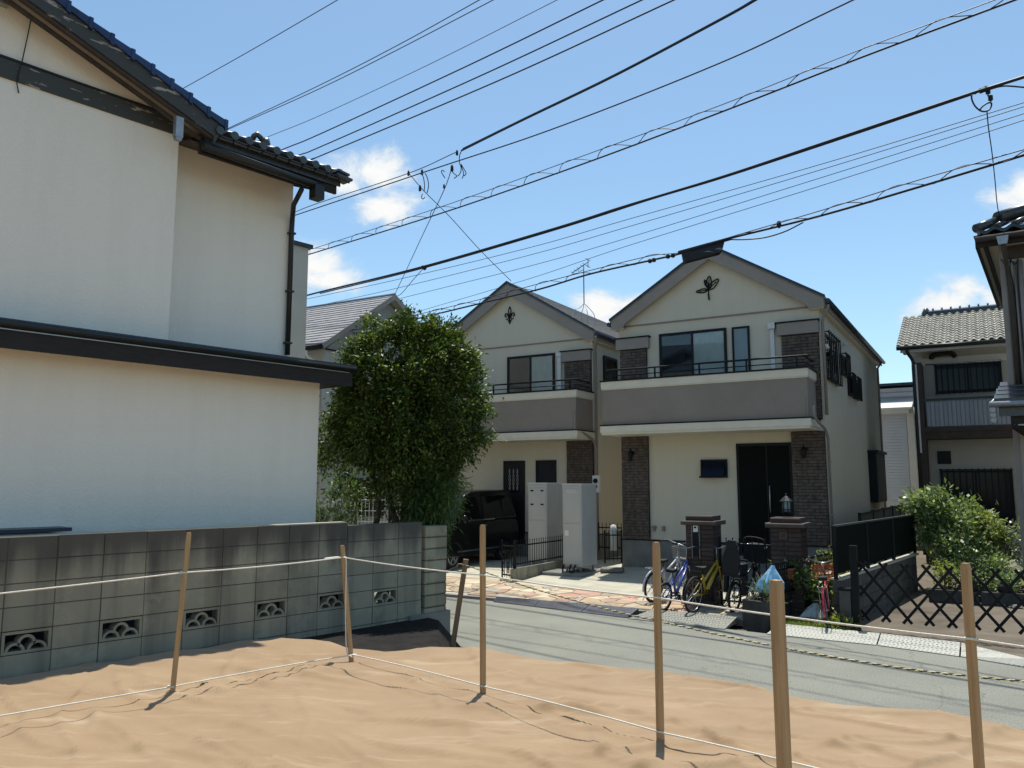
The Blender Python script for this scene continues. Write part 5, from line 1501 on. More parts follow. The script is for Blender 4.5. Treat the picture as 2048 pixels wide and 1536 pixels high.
# gate pillars
def pillar(name, label, u, v, top):
    o = thing(name, label, 'gate pillar', rfw(u, v), RF_A, 'brick gate pillars of the house on the right')
    w = 0.245
    k = 0; z = 0.0
    while z < top - 0.26:
        h_ = 0.068
        for sx in (0, 1):
            s0 = -w + (0.0 if sx == 0 else (w * 0.9 if k % 2 else w * 1.15)); s1 = (-w + (w * 0.9 if k % 2 else w * 1.15) - 0.008) if sx == 0 else w
            b = MB().cbox(s0, s1, -w - brng.uniform(0, .006), w, z, z + h_, 0.006)
            part('brick', b, M['red_brick'], o)
        z += 0.075; k += 1
    part('brick_core', MB().box(-w + 0.008, w - 0.008, -w + 0.008, w - 0.008, 0, z), M['brick_joint'], o)
    cp_ = MB(); cp_.cbox(-w - 0.07, w + 0.07, -w - 0.07, w + 0.07, z, z + 0.075, 0.015)
    part('cap_stone', cp_, M['cap_stone'], o)
    cp_ = MB(); cp_.cbox(-w, w, -w, w, z + 0.076, z + 0.16, 0.015)
    part('cap_brick', cp_, M['red_brick'], o)
    return o
pL = pillar('gate_pillar', 'brick gate pillar with mail slot and intercom, behind the yellow bicycle', -1.47, -4.15, 1.62)
ml = MB(); ml.cbox(-0.12, 0.0, -0.275, -0.24, 0.90, 1.30, 0.008); part('mail_slot', ml, M['dark_metal'], pL)
ic = MB(); ic.cbox(-0.10, -0.015, -0.275, -0.24, 1.305, 1.42, 0.006); ico = part('intercom', ic, M['white'], pL)
ic = MB(); ic.box(-0.08, -0.04, -0.279, -0.275, 1.37, 1.40); put('intercom_lens', ic.data('intercom_lens', M['dark_metal']), ico)
tr = MB(); tr.box(-0.13, -0.122, -0.268, -0.24, 0.85, 1.42); tr.box(0.002, 0.012, -0.268, -0.24, 0.85, 1.42); part('slot_trim', tr, M['steel'], pL)
pR = pillar('gate_pillar', 'brick gate pillar carrying the lantern, with a small name plate', 0.02, -4.25, 1.62)
np_ = MB(); np_.box(-0.10, 0.03, -0.27, -0.245, 1.24, 1.36); npo = part('name_plate', np_, M['cap_stone'], pR)
ln_ = MB()
for k in range(3): ln_.box(-0.06 + 0.01 * k, 0.0, -0.273, -0.270, 1.275 + 0.025 * k, 1.282 + 0.025 * k)
put('plate_lettering', ln_.data('plate_lettering', M['dark_metal']), npo)
ltn = thing('gate_lantern', 'dark lantern with pointed hood standing on the gate pillar', 'lantern', rfw(0.0, -4.25, 1.615), RF_A)
part('hood', MB().lathe([(0.0, 0.37), (0.012, 0.36), (0.012, 0.335), (0.04, 0.31), (0.06, 0.29), (0.105, 0.245), (0.11, 0.235), (0.075, 0.235)], n=8, smooth=False), M['pipe_dark'], ltn)
cg = MB()
for k in range(6):
    a = math.pi * 2 * k / 6
    cg.bar((0.075 * math.cos(a), 0.075 * math.sin(a), 0.06), (0.075 * math.cos(a), 0.075 * math.sin(a), 0.236), 0.012, 0.012, (1, 0, 0))
cg.lathe([(0.0, 0.0), (0.055, 0.0), (0.06, 0.03), (0.085, 0.05), (0.085, 0.07), (0.0, 0.07)], n=10)
cg.ring((0, 0, 0.10), (0, 0, 1), 0.08, 0.008, 16, 5)
part('cage', cg, M['dark_metal'], ltn)
part('lamp_glass', MB().lathe([(0.062, 0.07), (0.066, 0.15), (0.062, 0.235)], n=12), M['glass_frost'], ltn)
iron_rail('iron_gate', 'black iron double gate between the two brick gate pillars', rfw(-1.18, -4.15), rfw(-0.27, -4.2), 0.05, 1.17, 0.105, True, True, cat='gate')
# raised bed with fence
rb = thing('raised_bed', 'raised concrete flower bed beside the dark bicycle', 'flower bed', (0, 0, 0))
def seg_wall(mb, p, q, z0, z1, t):
    p, q = rfw(*p), rfw(*q)
    d = (q - p).normalized(); nn = Vector((-d.y, d.x, 0)) * t
    a = [p, q, q + nn, p + nn]
    mb.add([(w.x, w.y, -0.5 + z0) for w in a] + [(w.x, w.y, -0.5 + z1) for w in a], [(0,3,2,1),(4,5,6,7),(0,1,5,4),(1,2,6,5),(2,3,7,6),(3,0,4,7)])
for p, q in (((-0.46, -5.50), (-0.06, -5.66)), ((-0.06, -5.66), (0.05, -4.7)), ((0.05, -4.68), (0.14, -3.9)), ((0.14, -3.88), (0.22, -3.0)), ((-0.42, -4.5), (-0.46, -5.50))):
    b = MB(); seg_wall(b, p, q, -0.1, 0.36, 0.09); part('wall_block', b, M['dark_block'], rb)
so = MB(); so.face([rfw(-0.45, -5.45, 0.30), rfw(-0.05, -5.6, 0.30), rfw(0.06, -4.7, 0.30), rfw(0.2, -3.0, 0.30), rfw(-0.3, -3.0, 0.30), rfw(-0.42, -4.5, 0.30)])
part('bed_soil', so, M['soil'], rb)
iron_rail('bed_railing', 'black railing along the raised flower bed by the blue bag', rfw(0.0, -5.15), rfw(0.14, -4.35), 0.36, 0.56, 0.075)
iron_rail('bed_railing', 'far black railing with yellow-green plants behind it', rfw(0.22, -4.1), rfw(0.5, -1.9), 0.30, 0.62, 0.075)
ub = thing('parasol', 'rolled navy parasol leaning by the flower bed railing', 'parasol', rfw(0.19, -4.42, 0.0), RF_A)
part('cloth', MB().lathe([(0.0, 0.18), (0.055, 0.20), (0.07, 0.45), (0.06, 0.85), (0.035, 1.12), (0.015, 1.18), (0, 1.18)], n=9), mat('navy_cloth', (0.035, 0.06, 0.11), 0.8, 0.2, 8), ub)
part('handle', MB().tube(curve([(0, 0, 1.16), (0, 0, 1.24), (0.03, 0, 1.29), (0.07, 0, 1.28)], 5), 0.012, 6), M['dark_metal'], ub)
bgm = MB(); n = 14
prof = [(0.02, 0.42), (0.05, 0.36), (0.10, 0.28), (0.17, 0.16), (0.20, 0.06), (0.17, 0.0), (0, -0.01)]
for i in range(len(prof) - 1):
    for j in range(n):
        q4 = []
        for (r_, z), jj in ((prof[i], j), (prof[i], j + 1), (prof[i+1], j + 1), (prof[i+1], j)):
            a = 2 * math.pi * (jj % n) / n
            rr_ = r_ * (1 + 0.22 * math.sin(jj % n * 2.4 + z * 9))
            q4.append((rr_ * math.cos(a) + (0.42 - z) * -0.18, rr_ * math.sin(a) * 0.75, z))
        bgm.face(q4, 0, True)
solo('plastic_bag', bgm, M['blue_plastic'], 'light blue plastic bag hung on the flower bed railing', 'bag', loc=rfw(-0.03, -5.22, 0.46), rz=RF_A)
bg2 = MB()
for i in range(len(prof) - 1):
    for j in range(n):
        q4 = []
        for (r_, z), jj in ((prof[i], j), (prof[i], j + 1), (prof[i+1], j + 1), (prof[i+1], j)):
            a = 2 * math.pi * (jj % n) / n
            rr_ = r_ * (1.1 + 0.25 * math.sin(jj % n * 2.9 + z * 7))
            q4.append((rr_ * math.cos(a) * 1.3, rr_ * math.sin(a), z * 0.55))
        bg2.face(q4, 0, True)
solo('plastic_bag', bg2, M['white_plastic'], 'white plastic bag lying on the grass by the red bicycle', 'bag', loc=rfw(0.42, -4.35, 0.0), rz=0.4)
pt = thing('flower_pot', 'red-brown flower pot standing on the bed wall by the right pillar', 'pot', rfw(0.1, -4.62, 0.62), 0)
part('pot', MB().lathe([(0.0, 0.0), (0.06, 0.0), (0.085, 0.14), (0.095, 0.14), (0.095, 0.17), (0.075, 0.17), (0.07, 0.10), (0, 0.1)], n=12), M['terracotta'], pt)
part('hanger', MB().bar((0, 0.05, 0.02), (0, 0.30, 0.02), 0.02, 0.02).bar((0, 0.3, -0.62), (0, 0.3, 0.2), 0.02, 0.02, (1, 0, 0)), M['black_metal'], pt)
# fences to the right
mf = thing('mesh_fence', 'dark solid mesh fence on a low wall beside the garden plot', 'fence', (0, 0, 0))
A_, B_ = Vector((4.92, 12.42, 0)), Vector((8.36, 16.9, 0))
dv = (B_ - A_).normalized()
L_ = (B_ - A_).length
npan = 3
for k in range(npan):
    a, b = A_ + dv * (L_ * k / npan + 0.02), A_ + dv * (L_ * (k + 1) / npan - 0.02)
    part('fence_panel', MB().bar(a + Vector((0, 0, 0.63)), b + Vector((0, 0, 0.63)), 0.02, 0.70), M['mesh_net'], mf)
rl = MB(); rl.bar(A_ + Vector((0, 0, 1.0)), B_ + Vector((0, 0, 1.0)), 0.035, 0.03)
part('top_rail', rl, M['fence_green'], mf)
for k in range(npan + 1):
    c = A_ + dv * (L_ * k / npan)
    part('fence_post', MB().bar(c + Vector((0, 0, 0.2)), c + Vector((0, 0, 1.0)), 0.05, 0.05, (1, 0, 0)), M['black_metal'], mf)
sn = Vector((dv.y, -dv.x, 0))
for r_ in range(4):
    for k in range(13):
        a = A_ + dv * (0.42 * k + 0.005); b = A_ + dv * (0.42 * (k + 1) - 0.005)
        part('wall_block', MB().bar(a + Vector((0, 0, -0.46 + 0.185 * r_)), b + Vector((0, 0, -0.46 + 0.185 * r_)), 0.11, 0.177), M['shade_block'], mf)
part('wall_cap', MB().bar(A_ + Vector((0, 0, 0.205)), B_ + Vector((0, 0, 0.205)), 0.15, 0.03), M['concrete'], mf)
gfn = thing('green_fence', 'grey-green panel fence along the flank of the right house', 'fence', rfw(0.62, -0.5), RF_A)
for k in range(5):
    part('fence_panel', MB().box(0.0, 0.02, k * 2.0 + 0.03, k * 2.0 + 1.97, 0.55, 1.50), M['fence_green'], gfn)
for k in range(6):
    part('fence_post', MB().box(-0.02, 0.04, k * 2.0 - 0.03, k * 2.0 + 0.03, 0, 1.56), M['black_metal'], gfn)
part('top_rail', MB().box(-0.015, 0.035, -0.03, 10.05, 1.502, 1.54), M['black_metal'], gfn)
gpst = thing('gate_post', 'square concrete and dark steel post at the folding gate hinge', 'post', (4.99, 12.22, -0.55), NF_A)
part('concrete_post', MB().cbox(-0.10, 0.06, -0.06, 0.1, 0, 0.62, 0.008), M['shade_block'], gpst)
part('steel_post', MB().box(0.07, 0.17, -0.04, 0.06, 0, 1.28), M['black_metal'], gpst)
part('cap', MB().box(-0.11, 0.07, -0.07, 0.11, 0.62, 0.65), M['black_metal'], gpst)
# folding trellis gate
tg = thing('trellis_gate', 'dark expanding trellis gate across the garden plot entrance', 'gate', (0, 0, 0))
T0, T1 = Vector((5.22, 12.30, 0)), Vector((7.35, 10.85, 0))
td = (T1 - T0).normalized(); TL = (T1 - T0).length
ncell = 9; zb0, zt0 = -0.37, 0.48
cwid = TL / ncell
tn = Vector((td.y, -td.x, 0))
for k in range(-2, ncell + 1):
    for sg in (1, -1):
        x0, x1 = (k * cwid, (k + 2.4) * cwid) if sg > 0 else ((k + 2.4) * cwid, k * cwid)
        za, zb2 = zb0, zt0
        xa, xb = x0, x1
        # keep slats inside the gate
        def cut(x): return max(0.0, min(TL, x))
        if abs(xb - xa) < 1e-6: continue
        ta = (cut(xa) - xa) / (xb - xa); tb = (cut(xb) - xa) / (xb - xa)
        if tb - ta < 0.12: continue
        p = T0 + td * (xa + (xb - xa) * ta) + Vector((0, 0, za + (zb2 - za) * ta)) + tn * (0.012 * sg)
        q = T0 + td * (xa + (xb - xa) * tb) + Vector((0, 0, za + (zb2 - za) * tb)) + tn * (0.012 * sg)
        part('slat', MB().bar(p, q, 0.040, 0.012, tn), M['trellis'], tg)
rv = MB()
for k in range(ncell * 2):
    for fz in (0.08, 0.5, 0.92):
        c = T0 + td * (k * cwid * 0.5 + cwid * .2) + Vector((0, 0, zb0 + (zt0 - zb0) * fz))
part('end_post', MB().bar(T0 + Vector((0, 0, -0.5)) - td * 0.03, T0 + Vector((0, 0, 0.5)) - td * 0.03, 0.04, 0.04, (1, 0, 0)), M['trellis'], tg)
# ------------------------------------------------------------------ bicycles
def bicycle(name, label, loc, heading, r=0.28, wb=0.88, paint_=None, seat_h=0.70, bar_h=0.86, basket=False, fender=False, child_seat=False, rack=False, swept=False, accent=None, lean=R(5), basket_mat=None, fat=0.026):
    """local: x forward, z up; heading is the compass angle from +Y toward +X"""
    o = thing(name, label, 'bicycle', loc, R(90) - heading, 'bicycles parked in front of the right house')
    o.rotation_euler = (lean, 0, R(90) - heading)
    W_ = []
    for x in (0.0, wb):
        w = MB(); w.ring((x, 0, r), (0, 1, 0), r - 0.020, 0.021, 32, 6)
        wo = part('wheel', w, M['rubber'], o)
        rm = MB(); rm.ring((x, 0, r), (0, 1, 0), r - 0.048, 0.010, 28, 5)
        put('rim', rm.data('rim', M['steel']), wo)
        sp = MB()
        for k in range(14):
            a = 2 * math.pi * k / 14
            sp.bar((x + 0.02 * math.cos(a + 1), 0.02 * (-1) ** k, r + 0.02 * math.sin(a + 1)), (x + (r - 0.05) * math.cos(a), 0, r + (r - 0.05) * math.sin(a)), 0.004, 0.004)
        sp.disc((x, 0, r), (0, 1, 0), 0.022, 0.08, 10)
        put('spokes', sp.data('spokes', M['steel']), wo)
        if fender:
            f = MB()
            a0, a1 = (20, 200) if x == 0 else (10, 130)
            f.tube([(x + (r + 0.03) * math.cos(R(a)), 0, r + (r + 0.03) * math.sin(R(a))) for a in range(a0, a1, 10)], 0.018, 5)
            part('mudguard', f, M['steel'] if fender == 1 else paint_, o)
    bbx, bbz = wb * 0.42, r * 0.95
    stx, stz = wb * 0.30, seat_h - 0.12
    htx, htz = wb * 0.80, bar_h - 0.20
    hbx, hbz = wb * 0.84, bar_h - 0.33
    fr = MB()
    for p, q, rr in (((bbx, 0, bbz), (stx, 0, stz), 0.018), ((bbx, 0, bbz), (hbx, 0, hbz), fat), ((stx + 0.03, 0, stz - 0.12), (htx, 0, htz - 0.03), 0.021), ((htx, 0, htz), (hbx, 0, hbz), 0.021)):
        fr.tube([p, q], rr, 8)
    for s_ in (-1, 1):
        fr.tube([(bbx, 0.02 * s_, bbz), (0, 0.05 * s_, r)], 0.010, 6); fr.tube([(stx, 0.015 * s_, stz - 0.06), (0, 0.05 * s_, r)], 0.009, 6)
    part('frame', fr, paint_, o)
    fk = MB()
    for s_ in (-1, 1): fk.tube(curve([(hbx, 0.035 * s_, hbz), (hbx + (wb - hbx) * 0.6, 0.045 * s_, r + (hbz - r) * 0.35), (wb, 0.05 * s_, r)], 4), 0.011, 6)
    fk.box(hbx - 0.02, hbx + 0.03, -0.045, 0.045, hbz - 0.01, hbz + 0.02)
    part('fork', fk, accent or paint_, o)
    stem = MB(); stem.tube([(htx, 0, htz), (htx - 0.03, 0, bar_h)], 0.012, 6)
    hx = htx - 0.03
    if swept:
        stem.tube(curve([(hx - 0.20, -0.24, bar_h + 0.05), (hx - 0.02, -0.21, bar_h + 0.07), (hx + 0.05, 0, bar_h), (hx - 0.02, 0.21, bar_h + 0.07), (hx - 0.20, 0.24, bar_h + 0.05)], 5), 0.011, 6)
        g_ = [((hx - 0.22, s_ * 0.242, bar_h + 0.05), (hx - 0.11, s_ * 0.232, bar_h + 0.06)) for s_ in (-1, 1)]
    else:
        stem.tube(curve([(hx - 0.04, -0.26, bar_h + 0.05), (hx + 0.02, -0.12, bar_h + 0.04), (hx + 0.03, 0, bar_h), (hx + 0.02, 0.12, bar_h + 0.04), (hx - 0.04, 0.26, bar_h + 0.05)], 5), 0.011, 6)
        g_ = [((hx - 0.045, s_ * 0.27, bar_h + 0.05), (hx - 0.01, s_ * 0.17, bar_h + 0.048)) for s_ in (-1, 1)]
    ho = part('handlebar', stem, M['steel'], o)
    gm = MB()
    for p, q in g_: gm.tube([p, q], 0.017, 7)
    put('grips', gm.data('grips', M['rubber']), ho)
    st = MB()
    sx, sz = stx - 0.03, seat_h
    v = []
    st.tube([(stx, 0, stz - 0.02), (sx, 0, sz - 0.02)], 0.011, 6)
    P = [(-0.12, 0.075), (-0.02, 0.07), (0.06, 0.03), (0.14, 0.018)]
    top_ = [(sx + x, -w_, sz + 0.02) for x, w_ in P] + [(sx + x, w_, sz + 0.02) for x, w_ in P[::-1]]
    bot = [(x, y * 0.9, z - 0.05) for x, y, z in top_]
    n = len(top_)
    st.add(top_ + bot, [tuple(range(n)), tuple(range(n, 2 * n))[::-1]] + [(i, (i + 1) % n, n + (i + 1) % n, n + i) for i in range(n)])
    part('saddle', st, M['rubber'], o)
    ck = MB(); ck.ring((bbx, -0.05, bbz), (0, 1, 0), 0.07, 0.008, 20, 4)
    for k in range(5): ck.bar((bbx, -0.05, bbz), (bbx + 0.07 * math.cos(k * 1.257), -0.05, bbz + 0.07 * math.sin(k * 1.257)), 0.008, 0.01)
    ck.bar((bbx, -0.07, bbz), (bbx + 0.10, -0.07, bbz - 0.11), 0.014, 0.02); ck.bar((bbx, 0.07, bbz), (bbx - 0.10, 0.07, bbz + 0.11), 0.014, 0.02)
    ck.box(bbx + 0.06, bbx + 0.14, -0.16, -0.08, bbz - 0.125, bbz - 0.10); ck.box(bbx - 0.14, bbx - 0.06, 0.08, 0.16, bbz + 0.10, bbz + 0.125)
    ck.tube([(bbx, -0.05, bbz + 0.07), (0, -0.05, r + 0.035)], 0.005, 4); ck.tube([(bbx, -0.05, bbz - 0.07), (0, -0.05, r - 0.035)], 0.005, 4)
    part('crank', ck, M['dark_metal'], o)
    ks = MB(); ks.tube([(0.02, 0.06, r), (-0.04, 0.20, 0.02)], 0.008, 5)
    part('kickstand', ks, M['steel'], o)
    if rack:
        rk = MB()
        for y in (-0.06, 0.0, 0.06): rk.tube([(-0.22, y, r * 2 + 0.07), (0.16, y, r * 2 + 0.07)], 0.006, 5)
        for s_ in (-1, 1): rk.tube([(0, 0.06 * s_, r), (-0.06, 0.06 * s_, r * 2 + 0.07)], 0.006, 5)
        rk.bar((-0.22, -0.06, r * 2 + 0.07), (-0.22, 0.06, r * 2 + 0.07), 0.01, 0.01)
        part('rack', rk, M['steel'], o)
    rfl = MB(); rfl.disc((-r * 0.55 - 0.06, 0, r * 1.55), (1, 0, 0), 0.025, 0.015, 10)
    part('reflector', rfl, M['reflector'], o)
    if basket:
        bk_ = MB()
        bx, bz = wb * 0.92, bar_h - 0.26
        def cor(t): w_, d_ = 0.15 + 0.03 * t, 0.11 + 0.02 * t; z = bz + 0.20 * t; return [(bx - d_ + 0.06, -w_, z), (bx + d_ + 0.06, -w_, z), (bx + d_ + 0.06, w_, z), (bx - d_ + 0.06, w_, z)]
        for t in (0, .2, .4, .6, .8, 1.0):
            c = cor(t)
            for i in range(4): bk_.bar(c[i], c[(i + 1) % 4], 0.007 if 0 < t < 1 else 0.014, 0.007 if 0 < t < 1 else 0.016)
        c0, c1 = cor(0), cor(1)
        for i in range(4):
            for k in range(6):
                f = k / 6
                a = [c0[i][j] + (c0[(i+1) % 4][j] - c0[i][j]) * f for j in range(3)]; b = [c1[i][j] + (c1[(i+1) % 4][j] - c1[i][j]) * f for j in range(3)]
                bk_.bar(a, b, 0.006, 0.006, (1, 1, 0))
        bk_.face(cor(0.02))
        part('basket', bk_, basket_mat or M['steel'], o)
    if child_seat:
        cs = MB()
        zz = r * 2 + 0.10
        cs.cbox(-0.22, 0.14, -0.15, 0.15, zz, zz + 0.05); cs.prism([(-0.13, zz + 0.05), (0.13, zz + 0.05), (0.15, zz + 0.30), (0.10, zz + 0.46), (-0.10, zz + 0.46), (-0.15, zz + 0.30)], 'x', -0.25, -0.20); cs.box(-0.20, 0.08, -0.17, -0.14, zz + 0.05, zz + 0.22); cs.box(-0.20, 0.08, 0.14, 0.17, zz + 0.05, zz + 0.22)
        cs.box(-0.05, 0.06, -0.19, -0.13, zz - 0.30, zz + 0.02); cs.box(-0.05, 0.06, 0.13, 0.19, zz - 0.30, zz + 0.02); cs.prism([(-0.08, zz + 0.46), (0.08, zz + 0.46), (0.10, zz + 0.52), (0.06, zz + 0.60), (-0.06, zz + 0.60), (-0.10, zz + 0.52)], 'x', -0.26, -0.20)
        cs.box(0.10, 0.13, -0.14, 0.14, zz + 0.24, zz + 0.27)
        so_ = part('child_seat', cs, M['rubber'], o)
        md = so_.modifiers.new('edge', 'BEVEL'); md.width = 0.018; md.segments = 2
        fb = MB(); fb.cbox(wb * 0.72, wb * 1.12, -0.19, 0.19, bar_h - 0.22, bar_h + 0.08); fb.tube(curve([(wb * .7, -0.19, bar_h + 0.06), (wb * .7, -0.15, bar_h + 0.2), (wb * .7, 0.15, bar_h + 0.2), (wb * .7, 0.19, bar_h + 0.06)], 5), 0.014, 6)
        f2 = part('front_carrier', fb, M['rubber'], o)
        md = f2.modifiers.new('edge', 'BEVEL'); md.width = 0.03; md.segments = 2
        bell = MB(); bell.lathe([(0, 0.035), (0.03, 0.02), (0.032, 0), (0, 0)], (hx - 0.02, 0.13, bar_h + 0.06), 10); bell.lathe([(0, 0.035), (0.03, 0.02), (0.032, 0), (0, 0)], (hx - 0.02, -0.13, bar_h + 0.06), 10)
        part('bell', bell, M['chrome'], o)
    return o
H1 = R(42)
bicycle('bicycle', 'small blue bicycle with white fork and knobbly tyres, leftmost of the parked row', gp(1327, 1224, -0.5), H1, 0.25, 0.86, M['bike_blue'], 0.68, 1.03, accent=M['bike_white'])
bicycle('bicycle', 'silver bicycle with swept white handlebar and wire basket behind the blue one', gp(1306, 1206, -0.48), R(46), 0.28, 0.90, M['bike_white'], 0.74, 1.0, basket=True, fender=2, rack=True, swept=True)
bicycle('bicycle', 'yellow bicycle in front of the brick gate pillar with mail slot', gp(1386, 1228, -0.5), R(42), 0.31, 0.92, M['bike_yellow'], 0.74, 1.04, accent=M['bike_yellow'], fat=0.034)
bicycle('bicycle', 'black mother bicycle with child seat and front carrier', gp(1468, 1226, -0.5), R(38), 0.26, 1.05, M['bike_black'], 0.78, 1.0, fender=2, child_seat=True, swept=True)
bicycle('bicycle', 'red bicycle with basket parked on the grass by the mesh fence', gp(1656, 1261, -0.52), R(24), 0.29, 0.92, M['bike_red'], 0.74, 0.92, fender=2, basket=True, rack=True, swept=True, basket_mat=M['bike_red'], lean=R(-4))

# ------------------------------------------------------------------ foliage
def leaf_mesh(name, mt, P, size, aspect, seed, up=0.35, out_c=None, droop=0.0, curl=0.25):
    """P: (n,3) leaf positions. one folded leaf of four vertices at each"""
    rs = np.random.RandomState(seed)
    n = len(P)
    d = rs.normal(size=(n, 3))
    if out_c is not None:
        o_ = P - np.asarray(out_c); o_ /= (np.linalg.norm(o_, axis=1, keepdims=True) + 1e-6)
        d = d * 0.75 + o_ * 0.9
    d[:, 2] += up - droop
    d /= np.linalg.norm(d, axis=1, keepdims=True)
    s = np.cross(d, rs.normal(size=(n, 3)) * 0.5 + np.array([0, 0, 1.0])); s /= (np.linalg.norm(s, axis=1, keepdims=True) + 1e-9)
    nn = np.cross(s, d)
    L = size * rs.uniform(0.6, 1.25, (n, 1)); Wd = L * aspect
    a = P; tip = P + d * L - nn * L * curl * 0.6
    mid = P + d * L * 0.45
    l = mid + s * Wd * 0.5 - nn * L * 0.06; r_ = mid - s * Wd * 0.5 - nn * L * 0.06
    V = np.stack([a, l, tip, r_], 1).reshape(-1, 3)
    idx = np.arange(n) * 4
    F = np.stack([idx, idx + 1, idx + 2, idx, idx + 2, idx + 3], 1).reshape(-1).astype(np.int32)
    me = bpy.data.meshes.new(name)
    me.vertices.add(len(V)); me.vertices.foreach_set('co', V.astype(np.float32).ravel())
    me.loops.add(len(F)); me.loops.foreach_set('vertex_index', F)
    me.polygons.add(n * 2); me.polygons.foreach_set('loop_start', np.arange(0, n * 6, 3, dtype=np.int32)); me.polygons.foreach_set('loop_total', np.full(n * 2, 3, dtype=np.int32))
    me.materials.append(mt)
    me.update(); me.validate()
    return me
def clumps(seed, c, rad, k, per, spread, shell=0.75, zmin=None):
    rs = np.random.RandomState(seed)
    out_ = []
    while len(out_) < k:
        v = rs.normal(size=3); v /= np.linalg.norm(v)
        t = shell + (1 - shell) * rs.rand() if rs.rand() < 0.8 else rs.rand() ** 0.5 * shell
        p = np.array(c) + v * np.array(rad) * t * (0.9 + 0.2 * rs.rand())
        if zmin is not None and p[2] < zmin: continue
        out_.append(p)
    out_ = np.array(out_)
    P = np.repeat(out_, per, 0) + rs.normal(size=(k * per, 3)) * spread
    return P, out_
def branches(mb, base, tips, r0, r1, seed):
    rs = np.random.RandomState(seed)
    base = Vector(base)
    for t in tips:
        t = Vector(t); m = base.lerp(t, 0.5) + Vector(rs.normal(size=3) * 0.08)
        pts = curve([base, base.lerp(m, 0.5) + Vector(rs.normal(size=3) * 0.03), m, t], 3)
        mb.tube(pts, [r0 + (r1 - r0) * i / (len(pts) - 1) for i in range(len(pts))], 5)
# evergreen tree behind the end of the block wall
TC = (-1.52, 11.6, 2.85)
tree = thing('evergreen_tree', 'round dark evergreen tree behind the end of the block wall', 'tree', (0, 0, 0))
Pa, ca_l = clumps(1, (-1.50, 11.6, 2.85), (1.14, 1.05, 1.25), 430, 135, 0.066, 0.80, 1.5)
Pb, _ = clumps(2, (-1.50, 11.6, 2.65), (0.92, 0.85, 1.05), 240, 85, 0.14, 0.3, 1.4)
Pc, _ = clumps(3, (-2.50, 12.0, 2.22), (0.62, 0.5, 0.5), 70, 55, 0.10, 0.4, 1.5)
Pd, _ = clumps(31, (-2.35, 12.2, 1.5), (0.45, 0.4, 0.35), 9, 26, 0.10, 0.3, 0.9)
Pe, _ = clumps(32, (-1.55, 11.6, 1.65), (0.42, 0.45, 0.65), 50, 55, 0.11, 0.3, 0.6)
put('crown', leaf_mesh('crown', M['leaf_tree'], np.concatenate([Pa, Pb, Pc, Pd, Pe]), 0.064, 0.52, 4, 0.12, TC, 0.0, 0.4), tree)
tk = MB()
rs = np.random.RandomState(8)
for k, (bx, by) in enumerate(((-1.62, 11.6), (-1.45, 11.5), (-1.8, 11.75), (-1.52, 11.8), (-2.2, 12.0), (-1.3, 11.7))):
    tip = ca_l[rs.randint(len(ca_l), size=9)]
    topz = Vector((bx + rs.normal() * 0.15, by + rs.normal() * 0.1, 1.9 + rs.rand() * 0.5))
    pts = curve([(bx, by, -0.15), (bx + rs.normal() * 0.06, by, 0.6), (bx + rs.normal() * 0.1, by, 1.3), topz], 4)
    tk.tube(pts, [0.055 - 0.02 * i / len(pts) for i in range(len(pts))], 7)
    branches(tk, topz, tip, 0.028, 0.008, k)
part('trunk', tk, M['bark'], tree)
bam = thing('bamboo', 'slender bamboo with drooping pale leaves at the end of the block wall', 'plant', (0, 0, 0))
culm = MB(); PB = []
rs = np.random.RandomState(21)
for k in range(26):
    bx, by = -1.20 + rs.normal() * 0.06, 11.5 + rs.normal() * 0.10
    h = rs.uniform(1.2, 2.6); dx, dy = rs.normal() * 0.10 + 0.05, rs.normal() * 0.15
    pts = curve([(bx, by, -0.15), (bx + dx * 0.2, by + dy * 0.2, h * 0.5), (bx + dx, by + dy, h * 0.9), (bx + dx * 1.9 + 0.12 * (h > 2), by + dy * 1.5, h)], 6)
    culm.tube(pts, 0.007, 5)
    for p in pts[6:]:
        for q_ in range(30):
            PB.append(np.array(p) + rs.normal(size=3) * np.array([0.085, 0.09, 0.09]))
PX, _ = clumps(22, (-0.40, 11.3, 2.62), (0.14, 0.10, 0.08), 6, 16, 0.05, 0.3)
PY, _ = clumps(23, (-0.38, 11.3, 2.32), (0.15, 0.10, 0.06), 6, 16, 0.05, 0.3)
PZ, _ = clumps(24, (-1.27, 11.4, 1.35), (0.18, 0.22, 0.34), 36, 36, 0.075, 0.3, 0.9)
put('leaves', leaf_mesh('leaves', M['leaf_bamboo'], np.concatenate([np.array(PB), PX, PY, PZ]), 0.125, 0.13, 6, 0.1, (-1.2, 11.5, 1.6), 0.3, 0.5), bam)
part('culms', culm, M['bark'], bam)
def shrub(name, label, c, rad, mt, k, per, size, aspect, seed, cat='shrub', spread=0.09, stem_h=None, group=None, flowers=None, droop=0.0, up=0.4):
    o = thing(name, label, cat, (0, 0, 0), 0, group)
    P, cl = clumps(seed, c, rad, k, per, spread, 0.55)
    put('foliage', leaf_mesh('foliage', M[mt], P, size, aspect, seed + 1, up, c, droop), o)
    b = MB(); zb0_ = c[2] - rad[2] - (stem_h or 0.15)
    branches(b, (c[0], c[1], zb0_), cl[np.random.RandomState(seed).randint(len(cl), size=10)], 0.014, 0.005, seed)
    part('stems', b, M['bark'], o)
    if flowers:
        fm = MB(); rs_ = np.random.RandomState(seed + 5)
        for p in cl[rs_.randint(len(cl), size=flowers[1])]:
            p = p + np.array([0, -0.06, 0.05])
            fm.lathe([(0, 0.02), (0.025, 0.012), (0.03, 0), (0, -0.01)], tuple(p), 6)
        part('flowers', fm, M[flowers[0]], o)
    return o
